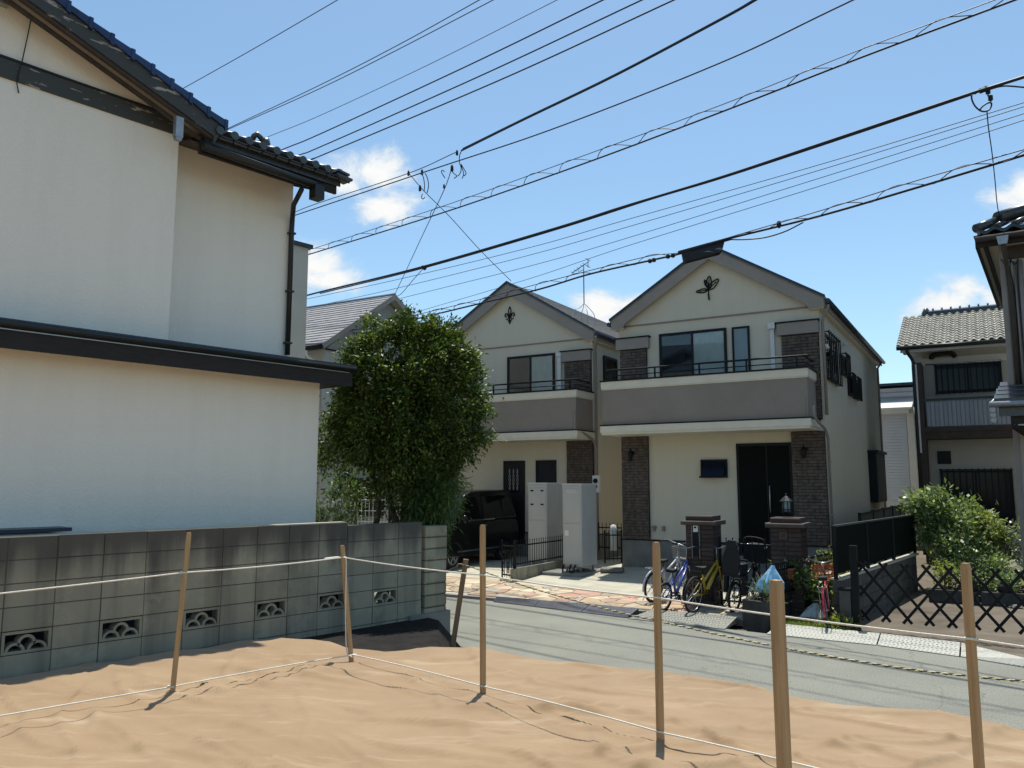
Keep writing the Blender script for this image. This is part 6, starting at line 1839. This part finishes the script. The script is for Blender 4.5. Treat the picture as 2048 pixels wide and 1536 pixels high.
# small plants behind the wall, seen under the tree
shrub('shrub', 'low leafy shrub just behind the wall under the tree', (-2.60, 11.5, 1.12), (0.3, 0.28, 0.22), 'leaf_shrub', 22, 30, 0.09, 0.45, 41)
shrub('shrub', 'tall thin shrub with pale tips beside the white house corner', (-2.75, 13.6, 1.5), (0.3, 0.3, 0.55), 'leaf_bamboo', 26, 26, 0.10, 0.35, 43, stem_h=1.0)
wf_ = thing('wire_fence', 'white wire mesh fence seen under the tree', 'fence', (0, 0, 0))
wm = MB(); a, b = Vector((-4.2, 15.5, 0)), Vector((-1.6, 14.6, 0))
for k in range(36):
    c = a.lerp(b, k / 35); wm.bar(c + Vector((0, 0, 0.55)), c + Vector((0, 0, 1.35)), 0.008, 0.008, (1, 0, 0))
for z in (0.55, 0.75, 0.95, 1.15, 1.35): wm.bar(a + Vector((0, 0, z)), b + Vector((0, 0, z)), 0.008, 0.012)
part('mesh', wm, M['white'], wf_)
part('posts', MB().bar(a + Vector((0, 0, -0.5)), a + Vector((0, 0, 1.4)), 0.04, 0.04, (1, 0, 0)).bar(b + Vector((0, 0, -0.5)), b + Vector((0, 0, 1.4)), 0.04, 0.04, (1, 0, 0)).bar(a.lerp(b, .5) + Vector((0, 0, -0.5)), a.lerp(b, .5) + Vector((0, 0, 1.38)), 0.05, 0.05, (1, 0, 0)), M['brown_timber'], wf_)
crp = thing('creeper', 'dark creeper added behind the block wall so its vent openings look dark', 'plant', WF_O, WF_A)
Pcr, _ = clumps(45, (3.5, 0.56, 0.33), (0.85, 0.20, 0.42), 80, 34, 0.06, 0.3)  # dark leaves added to darken the view through the last vents
put('foliage', leaf_mesh('foliage', M['leaf_dark'], Pcr[Pcr[:, 1] > 0.26], 0.075, 0.5, 46, 0.3), crp)
# bed plants at the gate of the right house
shrub('bed_plant', 'spiky variegated plant in the raised bed by the dark bicycle', tuple(rfw(-0.22, -5.2, 0.48)), (0.12, 0.2, 0.08), 'leaf_bluish', 14, 12, 0.11, 0.2, 51, cat='plant', spread=0.05)
shrub('bed_plant', 'low green plant at the corner of the raised bed below the blue bag', tuple(rfw(-0.08, -5.45, 0.45)), (0.10, 0.1, 0.08), 'leaf_bamboo', 8, 10, 0.14, 0.16, 52, cat='plant', spread=0.05)
shrub('bed_plant', 'leafy green plants filling the bed behind the near railing', tuple(rfw(0.08, -4.3, 0.62)), (0.14, 0.5, 0.26), 'leaf_shrub', 34, 22, 0.10, 0.5, 53, cat='plant')
shrub('bed_plant', 'yellow-green plants behind the far railing by the right pillar', tuple(rfw(0.50, -2.7, 0.62)), (0.10, 0.8, 0.26), 'leaf_lime', 50, 24, 0.08, 0.5, 55, cat='plant')
shrub('bed_plant', 'broad-leaved green plants spilling over the bed wall by the red bicycle', tuple(rfw(0.36, -3.9, 0.42)), (0.20, 0.55, 0.26), 'leaf_shrub', 40, 24, 0.13, 0.55, 57, cat='plant')
shrub('bed_plant', 'weeds at the foot of the gate post', (4.85, 12.15, -0.45), (0.25, 0.12, 0.10), 'leaf_lime', 20, 20, 0.09, 0.25, 59, cat='plant', spread=0.05)
# grass strip beneath the red bicycle
rs = np.random.RandomState(77)
PG = []
while len(PG) < 9000:
    u, v_ = rs.uniform(0.02, 0.92), rs.uniform(-5.45, -3.2)
    w = rfw(u, v_)
    PG.append((w.x, w.y, -0.518))
gr = thing('grass', 'patch of short sunlit grass beneath the red bicycle', 'grass', (0, 0, 0), 0, None, leaf_mesh('grass', M['grass'], np.array(PG), 0.065, 0.14, 78, 1.6), 'stuff')
# garden on the right
big = shrub('garden_bush', 'big leafy bush with pale glossy leaves behind the mesh fence', (9.25, 17.0, 0.72), (0.85, 0.6, 0.62), 'leaf_shrub', 110, 34, 0.125, 0.5, 61, spread=0.10, droop=0.2)
Ps, _ = clumps(611, (8.75, 17.0, 1.15), (0.5, 0.4, 0.42), 40, 30, 0.10, 0.5)
Pt, _ = clumps(612, (9.75, 16.9, 0.62), (0.45, 0.4, 0.34), 36, 30, 0.10, 0.5)
Pu, _ = clumps(613, (9.05, 16.4, 0.30), (0.6, 0.4, 0.5), 44, 30, 0.10, 0.5)
put('foliage', leaf_mesh('foliage', M['leaf_shrub'], np.concatenate([Ps, Pt, Pu]), 0.125, 0.5, 614, 0.4, (9.2, 17.0, 0.7), 0.25), big)
shrub('garden_bush', 'bluish-grey bush to the right of the big leafy bush', (10.25, 17.2, 0.28), (0.5, 0.5, 0.55), 'leaf_bluish', 66, 30, 0.10, 0.5, 63, spread=0.10)
shrub('garden_bush', 'yellow-green variegated bush in the middle of the garden', (9.75, 16.6, 0.85), (0.18, 0.2, 0.36), 'leaf_lime', 18, 24, 0.08, 0.5, 65)
shrub('garden_plant', 'tall thin plant with paired leaves before the dark window', (11.2, 17.6, 0.85), (0.12, 0.12, 0.45), 'leaf_lime', 16, 18, 0.10, 0.4, 67, cat='plant', stem_h=0.4)
shrub('garden_plant', 'small dark green shrub at the end of the mesh fence', (8.75, 15.6, -0.02), (0.42, 0.35, 0.36), 'leaf_dark', 48, 28, 0.08, 0.45, 69, cat='plant')
shrub('garden_plant', 'bright leafy clump beside the small dark green shrub', (9.3, 15.6, -0.0), (0.40, 0.35, 0.30), 'leaf_shrub', 46, 26, 0.09, 0.45, 71, cat='plant')
shrub('garden_plant', 'yellowish low bush at the foot of the mesh fence', (8.15, 15.4, -0.05), (0.25, 0.25, 0.22), 'leaf_lime', 26, 24, 0.07, 0.5, 73, cat='plant')
shrub('garden_plant', 'feathery yellow-green bush right of the stone lantern', (10.6, 16.0, 0.20), (0.45, 0.4, 0.45), 'leaf_lime', 64, 28, 0.10, 0.14, 75, cat='plant')
shrub('garden_plant', 'lime-green bush at the right edge of the garden', (11.3, 16.4, 0.32), (0.30, 0.3, 0.28), 'leaf_lime', 34, 26, 0.10, 0.4, 81, cat='plant')
shrub('garden_plant', 'airy dark plant with small pale flowers below the near house', (11.7, 17.2, 0.55), (0.42, 0.3, 0.5), 'leaf_dark', 34, 20, 0.08, 0.3, 83, cat='plant', flowers=('flower_pink', 12))
shrub('garden_plant', 'pale low plants along the concrete edging', (9.1, 15.0, -0.20), (0.55, 0.14, 0.14), 'leaf_shrub', 30, 22, 0.07, 0.5, 85, cat='plant')
shrub('garden_plant', 'grey-leaved plant spreading beside the barrel planter', (9.75, 15.35, 0.02), (0.22, 0.2, 0.14), 'leaf_bluish', 18, 20, 0.10, 0.14, 87, cat='plant', spread=0.05)
shrub('garden_plant', 'fine dry plants on the gravel right of the barrel', (10.9, 15.4, -0.22), (0.6, 0.4, 0.12), 'leaf_lime', 40, 16, 0.10, 0.12, 89, cat='plant', spread=0.07)
bl = thing('barrel_planter', 'low dark barrel planter with mossy top in the garden', 'planter', (10.1, 15.1, -0.44))
part('tub', MB().lathe([(0, 0), (0.42, 0.0), (0.50, 0.16), (0.50, 0.36), (0.46, 0.36), (0.44, 0.28), (0, 0.28)], n=20), M['dark_pot'], bl)
hp_ = MB(); hp_.ring((0, 0, 0.08), (0, 0, 1), 0.465, 0.012, 24, 5); hp_.ring((0, 0, 0.30), (0, 0, 1), 0.505, 0.012, 24, 5)
part('hoop', hp_, M['rubber'], bl)
Pm, _ = clumps(91, (0, 0, 0.33), (0.42, 0.42, 0.06), 60, 16, 0.04, 0.2)
put('moss', leaf_mesh('moss', M['leaf_bluish'], Pm, 0.035, 0.5, 92, 0.6), bl)
sl = thing('stone_lantern', 'small squat stone lantern among the garden plants', 'stone lantern', (9.75, 15.9, -0.44))
part('base', MB().lathe([(0, 0), (0.16, 0), (0.18, 0.12), (0.12, 0.2), (0, 0.2)], n=10), M['grey_stone'], sl)
part('fire_box', MB().lathe([(0, 0.2), (0.13, 0.2), (0.15, 0.38), (0, 0.38)], n=6, smooth=False), M['grey_stone'], sl)
part('roof', MB().lathe([(0, 0.62), (0.04, 0.60), (0.08, 0.52), (0.25, 0.44), (0.27, 0.38), (0, 0.36)], n=8), M['grey_stone'], sl)
ce = MB()
edging = thing('garden_edging', 'low concrete edging beam between the earth yard and the garden', 'edging', (0, 0, 0))
ea, eb = Vector((7.7, 15.2, 0)), Vector((12.2, 12.9, 0))
for k in range(6):
    part('edging_block', MB().bar(ea.lerp(eb, k / 6 + .004) + Vector((0, 0, -0.40)), ea.lerp(eb, (k + 1) / 6 - .004) + Vector((0, 0, -0.40)), 0.14, 0.22), M['dark_block'], edging)
bi = thing('plastic_bin', 'grey-green plastic bin with white rim at the right edge', 'bin', (10.45, 13.9, -0.30))
part('body', MB().lathe([(0, 0), (0.15, 0), (0.185, 0.46), (0.17, 0.46), (0.14, 0.02)], n=16), M['green_plastic'], bi)
part('rim', MB().ring((0, 0, 0.47), (0, 0, 1), 0.185, 0.018, 20, 6), M['white'], bi)
for (x, y, rr_, h, lb) in ((8.35, 14.95, 0.15, 0.20, 'dark square planter pot on the edging, left one'), (8.85, 14.7, 0.13, 0.16, 'dark planter pot on the edging with pale flowers'), (11.1, 14.6, 0.16, 0.22, 'dark bowl pot behind the barrel planter'), (11.5, 15.0, 0.13, 0.2, 'dark pot at the right edge below the lime bush')):
    po = thing('planter_pot', lb, 'pot', (x, y, -0.30), 0.3, 'dark pots in the garden')
    part('pot', MB().lathe([(0, 0), (rr_ * 0.8, 0), (rr_, h), (rr_ * 0.88, h), (rr_ * 0.8, h * 0.8), (0, h * 0.8)], n=12), M['dark_pot'], po)
    Pq, _ = clumps(int(x * 97), (0, 0, h + 0.06), (rr_, rr_, 0.09), 16, 18, 0.05, 0.4)
    put('plant', leaf_mesh('plant', M['leaf_shrub'], Pq, 0.07, 0.5, int(y * 31), 0.5), po)
hs = MB(); hs.tube(curve([(9.4, 12.9, -0.50), (9.9, 13.0, -0.50), (10.1, 13.3, -0.50), (9.8, 13.5, -0.50), (9.5, 13.3, -0.49), (9.7, 13.0, -0.48), (10.6, 12.7, -0.50)], 8), 0.010, 6)
solo('hose', hs, M['rubber'], 'thin dark hose lying on the bare earth of the yard', 'hose')
sb_rng = random.Random(3)
for k in range(14):
    x, y = 8.0 + sb_rng.random() * 3.2, 14.2 + sb_rng.random() * 0.8
    s_ = sb_rng.uniform(0.05, 0.10)
    b = MB(); b.lathe([(0, s_ * .6), (s_ * .7, s_ * .45), (s_, 0), (s_ * .6, -s_ * .3), (0, -s_ * .3)], n=6, smooth=False)
    o = solo('garden_stone', b, M['grey_stone'], 'one of the pale fist-sized stones scattered before the garden edging', 'stone', 'stones along the garden edging', loc=(x, y, -0.5), rz=sb_rng.random() * 6)
    o.scale = (1.2, 0.9, 0.8)

# ------------------------------------------------------------------ stakes and ropes
stake_spec = [((-2.66, 6.48), 1.25, (0.075, 0.02), 'stake', 'wooden stake left of the corner stake, leaning right'), ((-1.47, 7.72), 1.08, (-0.14, 0.0), 'stake', 'short corner stake where the white rope turns, by the vent blocks'),
              ((-0.225, 6.5), 1.32, (-0.01, 0.0), 'stake', 'tall wooden stake standing before the black van'), ((0.925, 5.22), 1.26, (0.0, 0.0), 'stake', 'wooden stake in front of the blue bicycle'),
              ((0.935, 2.88), 1.31, (-0.005, 0.0), 'stake', 'nearest and thickest-looking wooden stake, standing apart from the rope line'), ((2.30, 4.14), 1.26, (0.0, 0.0), 'stake', 'rightmost wooden stake, in front of the trellis gate')]
def stake(xy, h, lean_, mt, lb):
    x, y = xy; z0 = lf(x, y)
    b = MB(); w = 0.018
    rot = 0.5
    top_ = Vector((x + lean_[0], y + lean_[1], z0 + h)); bot = Vector((x, y, z0 - 0.25))
    sx, sy = Vector((math.cos(rot), math.sin(rot), 0)) * w, Vector((-math.sin(rot), math.cos(rot), 0)) * w
    cs = [(-1, -1), (1, -1), (1, 1), (-1, 1)]
    V = []
    for t, s_ in ((0, 1.0), (0.93, 1.0), (0.985, 0.98), (1.0, 0.82)):
        c = bot.lerp(top_, t)
        V += [c + sx * a * s_ + sy * b_ * s_ for a, b_ in cs]
    fs = [(12, 13, 14, 15)]
    for k in range(3): fs += [(k*4 + i, k*4 + (i + 1) % 4, k*4 + 4 + (i + 1) % 4, k*4 + 4 + i) for i in range(4)]
    b.add(V, fs)
    return solo('stake', b, mt, lb, 'stake', 'wooden stakes marking the lot')
for xy, h, ln, m_, lb in stake_spec: stake(xy, h, ln, M[m_], lb)
lz = -0.32
ls = MB(); p0, p1 = Vector((-0.745, 9.75, lz - 0.25)), Vector((-0.548, 9.7, 0.755))
ls.bar(p0, p1, 0.06, 0.045, (0, 1, 0))
solo('stake', ls, M['stake_old'], 'leaning weathered stake at the road edge beside the wall end', 'stake', 'wooden stakes marking the lot')
def onstake(i, z):
    (x, y), h, ln = stake_spec[i][0], stake_spec[i][1], stake_spec[i][2]
    return Vector((x + ln[0] * z / h, y + ln[1] * z / h, lf(x, y) + z))
def rope_line(pts, sag, n=14):
    out_ = []
    for i in range(len(pts) - 1):
        a, b = pts[i], pts[i + 1]
        for k in range(n):
            t = k / n
            p = a.lerp(b, t); p.z -= sag * 4 * t * (1 - t)
            out_.append(p)
    out_.append(pts[-1]); return out_
fr_ = Vector((0, -0.026, 0))
def knot(mb, p, r_=0.013):
    mb.ring(p, (0.1, 0.1, 1), 0.025, r_ * .42, 12, 6)
up_r = MB()
lft = onstake(0, 0.93) + (onstake(0, 0.93) - onstake(1, 0.97)) * 2.2
Lp = [lft + fr_, onstake(0, 0.94) + fr_, onstake(1, 0.97) + fr_, onstake(2, 0.93) + fr_, onstake(3, 0.915) + fr_, onstake(5, 0.89) + fr_]
Lp.append(Lp[-1] + (Lp[-1] - Lp[-2]) * 1.2)
up_r.tube(rope_line(Lp, 0.012), 0.0055, 7)
for i in (1, 2, 3, 4, 5): knot(up_r, Lp[i] - fr_)
ex = Lp[2]
up_r.tube(curve([ex, ex + Vector((0.03, 0, -0.02)), ex + Vector((0.035, 0.0, -0.25)), ex + Vector((0.04, 0.005, -0.6)), ex + Vector((0.06, 0.0, -0.86)), ex + Vector((0.12, -0.05, -0.90))], 6), 0.006, 6)
up_r.tube(curve([ex + Vector((-0.02, 0, 0.0)), ex + Vector((-0.09, -0.02, -0.004)), ex + Vector((-0.16, -0.07, -0.01))], 5), 0.012, 6)
solo('rope', up_r, M['rope'], 'upper white rope strung at chest height between the stakes', 'rope', 'white ropes round the lot')
lo_r = MB()
Ll = [onstake(0, 0.0) + (onstake(0, 0) - onstake(1, 0)) * 2.2, onstake(0, 0.05), onstake(1, 0.06), onstake(2, 0.06), onstake(3, 0.08), onstake(5, 0.06)]
Ll.append(Ll[-1] + (Ll[-1] - Ll[-2]) * 1.2)
for i in (0, 6): Ll[i].z = lf(Ll[i].x, Ll[i].y) + 0.07
Ll = [p + fr_ + Vector((0, 0, 0.02)) for p in Ll]
lo_r.tube(rope_line(Ll, -0.01), 0.0055, 7)
for i in (1, 2, 3, 4, 5): knot(lo_r, Ll[i] - fr_)
solo('rope', lo_r, M['rope'], 'lower white rope strung just above the brown sheet', 'rope', 'white ropes round the lot')
# striped barrier rope
br = thing('barrier_rope', 'thin yellow and black twisted barrier rope along the road edge', 'rope', (0, 0, 0))
cps = [at(893, 1142, 10.75), at(912, 1134, 10.2), Vector((-0.56, 9.675, 0.69)), at(1050, 1172, 8.9), at(1200, 1215, 8.3), at(1350, 1250, 7.7), at(1540, 1291, 7.0), at(1800, 1336, 6.2), at(2048, 1363, 5.6), at(2300, 1385, 5.0)]
path = curve(cps, 60)
for k, nm in ((0, 'rope_y'), (1, 'rope_k')):
    pts = []
    acc = 0.0
    for i, p in enumerate(path):
        if i: acc += (path[i] - path[i - 1]).length
        a = acc / 0.085 * 2 * math.pi + k * math.pi
        d = (path[min(i + 1, len(path) - 1)] - path[max(i - 1, 0)]).normalized()
        s_ = d.cross(Vector((0, 0, 1))).normalized(); t_ = s_.cross(d)
        pts.append(p + (s_ * math.cos(a) + t_ * math.sin(a)) * 0.0042)
    part('strand', tubes([pts], 0.0048, 5), M[nm], br)
kn = MB(); knot(kn, Vector((-0.56, 9.70, 0.69)), 0.02)
part('knot', kn, M['rope_y'], br)
for (px, py, s_) in ((690, 1300, 0.03), (655, 1330, 0.02), (1065, 1440, 0.02), (1372, 1450, 0.012)):
    pass

# ------------------------------------------------------------------ overhead wires
def Yh(py, h): return 1600.0 * h / (967.0 - py)
def wire_pts(px, h, ext=True):
    P = [at(x, y, Yh(y, h)) for x, y in px]   # wires hang h metres above eye level
    if ext:
        P = [P[0] + (P[0] - P[1]).normalized() * 7] + P + [P[-1] + (P[-1] - P[-2]).normalized() * 5]
    return P
def wire(label, px, h, r_, mt='wire', ext=True, group='overhead wires', n=10):
    return solo('overhead_wire', tubes([curve(wire_pts(px, h, ext), n)], r_, 6), M[mt], label, 'wire', group)
wire('thin wire highest at the upper left, above the gable roof', [(350, 186), (510, 96), (680, -3)], 14.0, 0.015, 'wire_grey')
wire('upper of two close wires rising from the blue tile edge', [(460, 255), (640, 170), (800, 88), (964, -3)], 14.0, 0.017, 'wire_grey')
wire('lower of two close wires rising from the blue tile edge', [(458, 258), (640, 177), (800, 97), (992, -3)], 13.7, 0.017, 'wire_grey')
wire('thin pale wire rising from the ridge end tile of the white house', [(530, 276), (640, 231), (860, 128), (1120, -3)], 14.0, 0.013, 'wire_grey')
wire('top one of three heavy parallel wires above the white cloud', [(560, 301), (640, 268), (930, 134), (1212, -3)], 14.0, 0.026)
wire('middle one of three heavy parallel wires above the white cloud', [(588, 314), (640, 294), (960, 152), (1290, -3)], 13.7, 0.026)
wire('bottom one of three heavy parallel wires above the white cloud', [(618, 320), (640, 312), (1000, 160), (1354, -3)], 13.4, 0.026)
wire('thick double cable ending in a loop above the roofs', [(923, 301), (1050, 238), (1226, 153), (1440, 40), (1516, -3)], 6.6, 0.022, ext=False)
wire('second strand of the thick double cable ending in a loop', [(926, 297), (1052, 235), (1228, 150), (1442, 37), (1512, -3)], 6.63, 0.014, ext=False)
wire('thin support wire between the white cloud and the cable loop', [(590, 424), (640, 405), (816, 347), (913, 304)], 6.6, 0.010, 'wire_grey', False)
wire('single cable passing below the thick double cable', [(843, 346), (1100, 260), (1440, 126), (1708, -1)], 6.4, 0.013)
wire('thick lashed black cable crossing the whole sky behind the roofs', [(560, 606), (640, 584), (847, 533), (1109, 457), (1248, 413), (1440, 355), (1638, 289), (1943, 187), (2060, 150)], 5.3, 0.024)
wire('second sheath of the thick lashed cable, slightly lower', [(640, 587), (847, 536), (1109, 460), (1300, 399), (1440, 357), (1638, 292), (1943, 189)], 5.3, 0.016, ext=False)
lw_ = ['highest of the four hair-thin wires below the lashed cable', 'second of the four hair-thin wires below the lashed cable', 'third of the four hair-thin wires below the lashed cable', 'lowest of the four hair-thin wires below the lashed cable']
for lb, px in zip(lw_, ([(600, 601), (804, 557), (1060, 495), (1248, 441), (1640, 329), (2055, 203)], [(620, 615), (804, 574), (1060, 510), (1248, 456), (1640, 340), (2055, 211)], [(800, 597), (1060, 532), (1248, 478), (1640, 356), (2055, 225)], [(840, 622), (1060, 557), (1248, 494), (1640, 372), (2055, 238)])):
    wire(lb, px, 5.6, 0.0075, 'wire_grey')
def lashed(label, lowpx, uppx, h, r1, r2, pitch=1.05):
    o = thing('lashed_cable', label, 'cable', (0, 0, 0), 0, 'cables with spiral hangers')
    A = curve(wire_pts(lowpx, h), 60); 
    B = curve(wire_pts(uppx, h + 0.0), 60)
    part('cable', tubes([A[::6]], r1, 6), M['wire'], o)
    part('messenger', tubes([B[::6]], r2, 5), M['wire'], o)
    pts = []; acc = 0
    for i in range(len(A)):
        if i: acc += (A[i] - A[i - 1]).length
        j = min(range(max(0, int(i * len(B) / len(A)) - 80), min(len(B), int(i * len(B) / len(A)) + 80)), key=lambda q: (B[q] - A[i]).length)
        c = (A[i] + B[j]) / 2; hv = (B[j] - A[i]) / 2
        d = (A[min(i + 1, len(A) - 1)] - A[max(i - 1, 0)]).normalized()
        s_ = d.cross(hv.normalized()) * hv.length * 0.35
        a = acc / pitch * 2 * math.pi
        pts.append(c + hv * 1.0 * math.sin(a) + s_ * math.cos(a))
    part('spiral_hanger', tubes([pts], 0.0075, 4), M['wire'], o)
    return o
lashed('long cable with spiral hanger crossing the middle of the sky', [(600, 514), (640, 502), (890, 424), (1160, 330), (1440, 225), (1717, 117), (2035, -2)], [(600, 505), (640, 493), (890, 411), (1160, 314), (1440, 211), (1717, 101), (1995, -2)], 6.0, 0.016, 0.008, 0.95)
lashed('low cable with spiral hanger passing the gable peak of the right house', [(840, 636), (960, 607), (1080, 578), (1180, 548), (1300, 521), (1365, 506), (1451, 479), (1639, 432), (1834, 375), (2055, 308)], [(840, 628), (960, 599), (1080, 567), (1180, 541), (1300, 512), (1365, 504), (1451, 477), (1639, 422), (1834, 361), (2055, 297)], 4.3, 0.020, 0.009, 0.95)
# black cover draped on the cable before the gable peak
Yc = Yh(505, 4.3)
cv = MB()
tl_, tr_ = at(1362, 504, Yh(504, 4.3)), at(1450, 480, Yh(480, 4.3))
bl_, br_ = at(1369, 526, Yh(504, 4.3)), at(1441, 507, Yh(480, 4.3))
th_ = Vector((0.0, 0.10, 0))
for s_ in (-1, 1):
    o_ = th_ * s_
    cv.face([tl_, tr_, br_ + o_, bl_ + o_])
cv.face([tl_, bl_ + th_, bl_ - th_]); cv.face([tr_, br_ - th_, br_ + th_])
cv.bar(tl_ - (tr_ - tl_) * 0.05, tr_ + (tr_ - tl_) * 0.12, 0.06, 0.05)
solo('cable_cover', cv, M['rubber'], 'black cover draped over the low cable in front of the gable peak', 'cable cover')
fx = MB()
for px, py in ((1300, 522), (1308, 520), (1336, 513), (1346, 511)):
    c = at(px, py, Yh(py, 4.3)); fx.lathe([(0, 0.05), (0.04, 0.03), (0.04, -0.03), (0, -0.05)], tuple(c), 8)
solo('cable_clamp', fx, M['rubber'], 'small clamps on the low cable left of the black cover', 'clamp')
c = at(1558, 449, Yh(449, 4.3))
solo('cable_clamp', MB().lathe([(0, 0.07), (0.035, 0.05), (0.045, -0.02), (0.02, -0.06), (0, -0.07)], tuple(c), 8), M['rubber'], 'single small clamp on the low cable right of the black cover', 'clamp')
wire('slack loop hanging under the low cable right of the black cover', [(1452, 479), (1490, 479), (1530, 475), (1570, 463), (1606, 445)], 4.3, 0.012, ext=False)
# service drops and their fittings
def drop(label, pts, r_=0.009):
    return solo('service_wire', tubes([curve(pts, 8)], r_, 5), M['wire'], label, 'wire', 'service drop wires')
drop('service wire from the loop down to the grey roof peak', [at(905, 332, 15.9), at(888, 380, 16.5), at(850, 460, 18.5), at(815, 535, 21.0), at(790, 588, 23.4)])
drop('service wire slanting down to the middle gable peak', [at(818, 347, 17.0), at(848, 382, 17.3), at(900, 434, 18.3), at(960, 500, 19.6), at(1022, 562, 20.6)])
drop('short service wire from the lashed cable to the grey roof', [at(850, 533, Yh(533, 5.3)), at(826, 560, 20.5), at(804, 586, 22.0), at(795, 592, 23.3)])
Y0 = 16.0
def loop(label, L, r_=0.010): return solo('wire_loop', tubes([curve([at(x, y, Y0) for x, y in l], 6) for l in L], r_, 5), M['wire'], label, 'wire loop', 'wire loops at the splice')
loop('hanging splice loops below the end of the thick double cable', [[(923, 301), (919, 312), (919, 325), (922, 335), (921, 345), (916, 352)], [(922, 330), (926, 342), (927, 350), (924, 357)], [(922, 328), (928, 338), (932, 347), (928, 352)], [(904, 343), (910, 349), (914, 352), (908, 357)], [(890, 356), (886, 350), (883, 344), (885, 340), (889, 344)]])
loop('splice loops on the slanting wire near the white cloud', [[(843, 346), (847, 356), (849, 372), (848, 383)], [(850, 346), (855, 357), (857, 372), (854, 386)], [(845, 388), (843, 394), (846, 398), (850, 394)]])
fx = MB()
for px, py, s_ in ((914, 306, 1.4), (904, 337, 1.7), (888, 373, 1.1), (840, 377, 1.6), (817, 347, 1.4), (844, 345, 1.5)):
    fx.lathe([(0, 0.055 * s_), (0.017 * s_, 0.03 * s_), (0.02 * s_, -0.03 * s_), (0, -0.045 * s_)], tuple(at(px, py, Y0 + (0.8 if px < 850 else 0))), 6)
solo('wire_splice', fx, M['rubber'], 'small dark insulators where the service wires are spliced', 'insulator')
fx = MB()
for px, py in ((846, 534), (852, 533), (849, 537)): fx.lathe([(0, 0.05), (0.05, 0.02), (0.05, -0.02), (0, -0.05)], tuple(at(px, py, Yh(533, 5.3) - 0.03)), 8)
solo('cable_clamp', fx, M['rubber'], 'bundled clamp on the thick lashed cable above the grey roof', 'clamp')
Yr = Yh(185, 5.3)
solo('wire_loop', tubes([curve([at(x, y, Yr) for x, y in l], 6) for l in ([(1943, 190), (1944, 200), (1950, 212), (1960, 221), (1970, 223), (1980, 218), (1983, 207), (1976, 206), (1966, 212), (1960, 219)], [(1950, 188), (1956, 180), (1966, 177), (1974, 179)], [(1960, 186), (1985, 177), (2010, 172), (2052, 175)], [(1975, 190), (1981, 196), (1982, 203)])], 0.012, 6), M['wire'], 'coiled slack wire on the lashed cable at the upper right', 'wire loop', 'wire loops at the splice')
fx = MB()
for px, py in ((1972, 178), (1976, 183), (1981, 196)): fx.lathe([(0, 0.05), (0.035, 0.03), (0.035, -0.03), (0, -0.05)], tuple(at(px, py, Yr - 0.02)), 6)
solo('cable_clamp', fx, M['rubber'], 'clamp beside the coiled slack wire at the upper right', 'clamp')
drop('service wire hanging from the coil to the near house eave', [at(1974, 222, Yr), at(1977, 255, 11.4), at(1984, 305, 12.3), at(1990, 360, 13.4), at(1994, 405, 14.4), at(2000, 442, 15.2)])
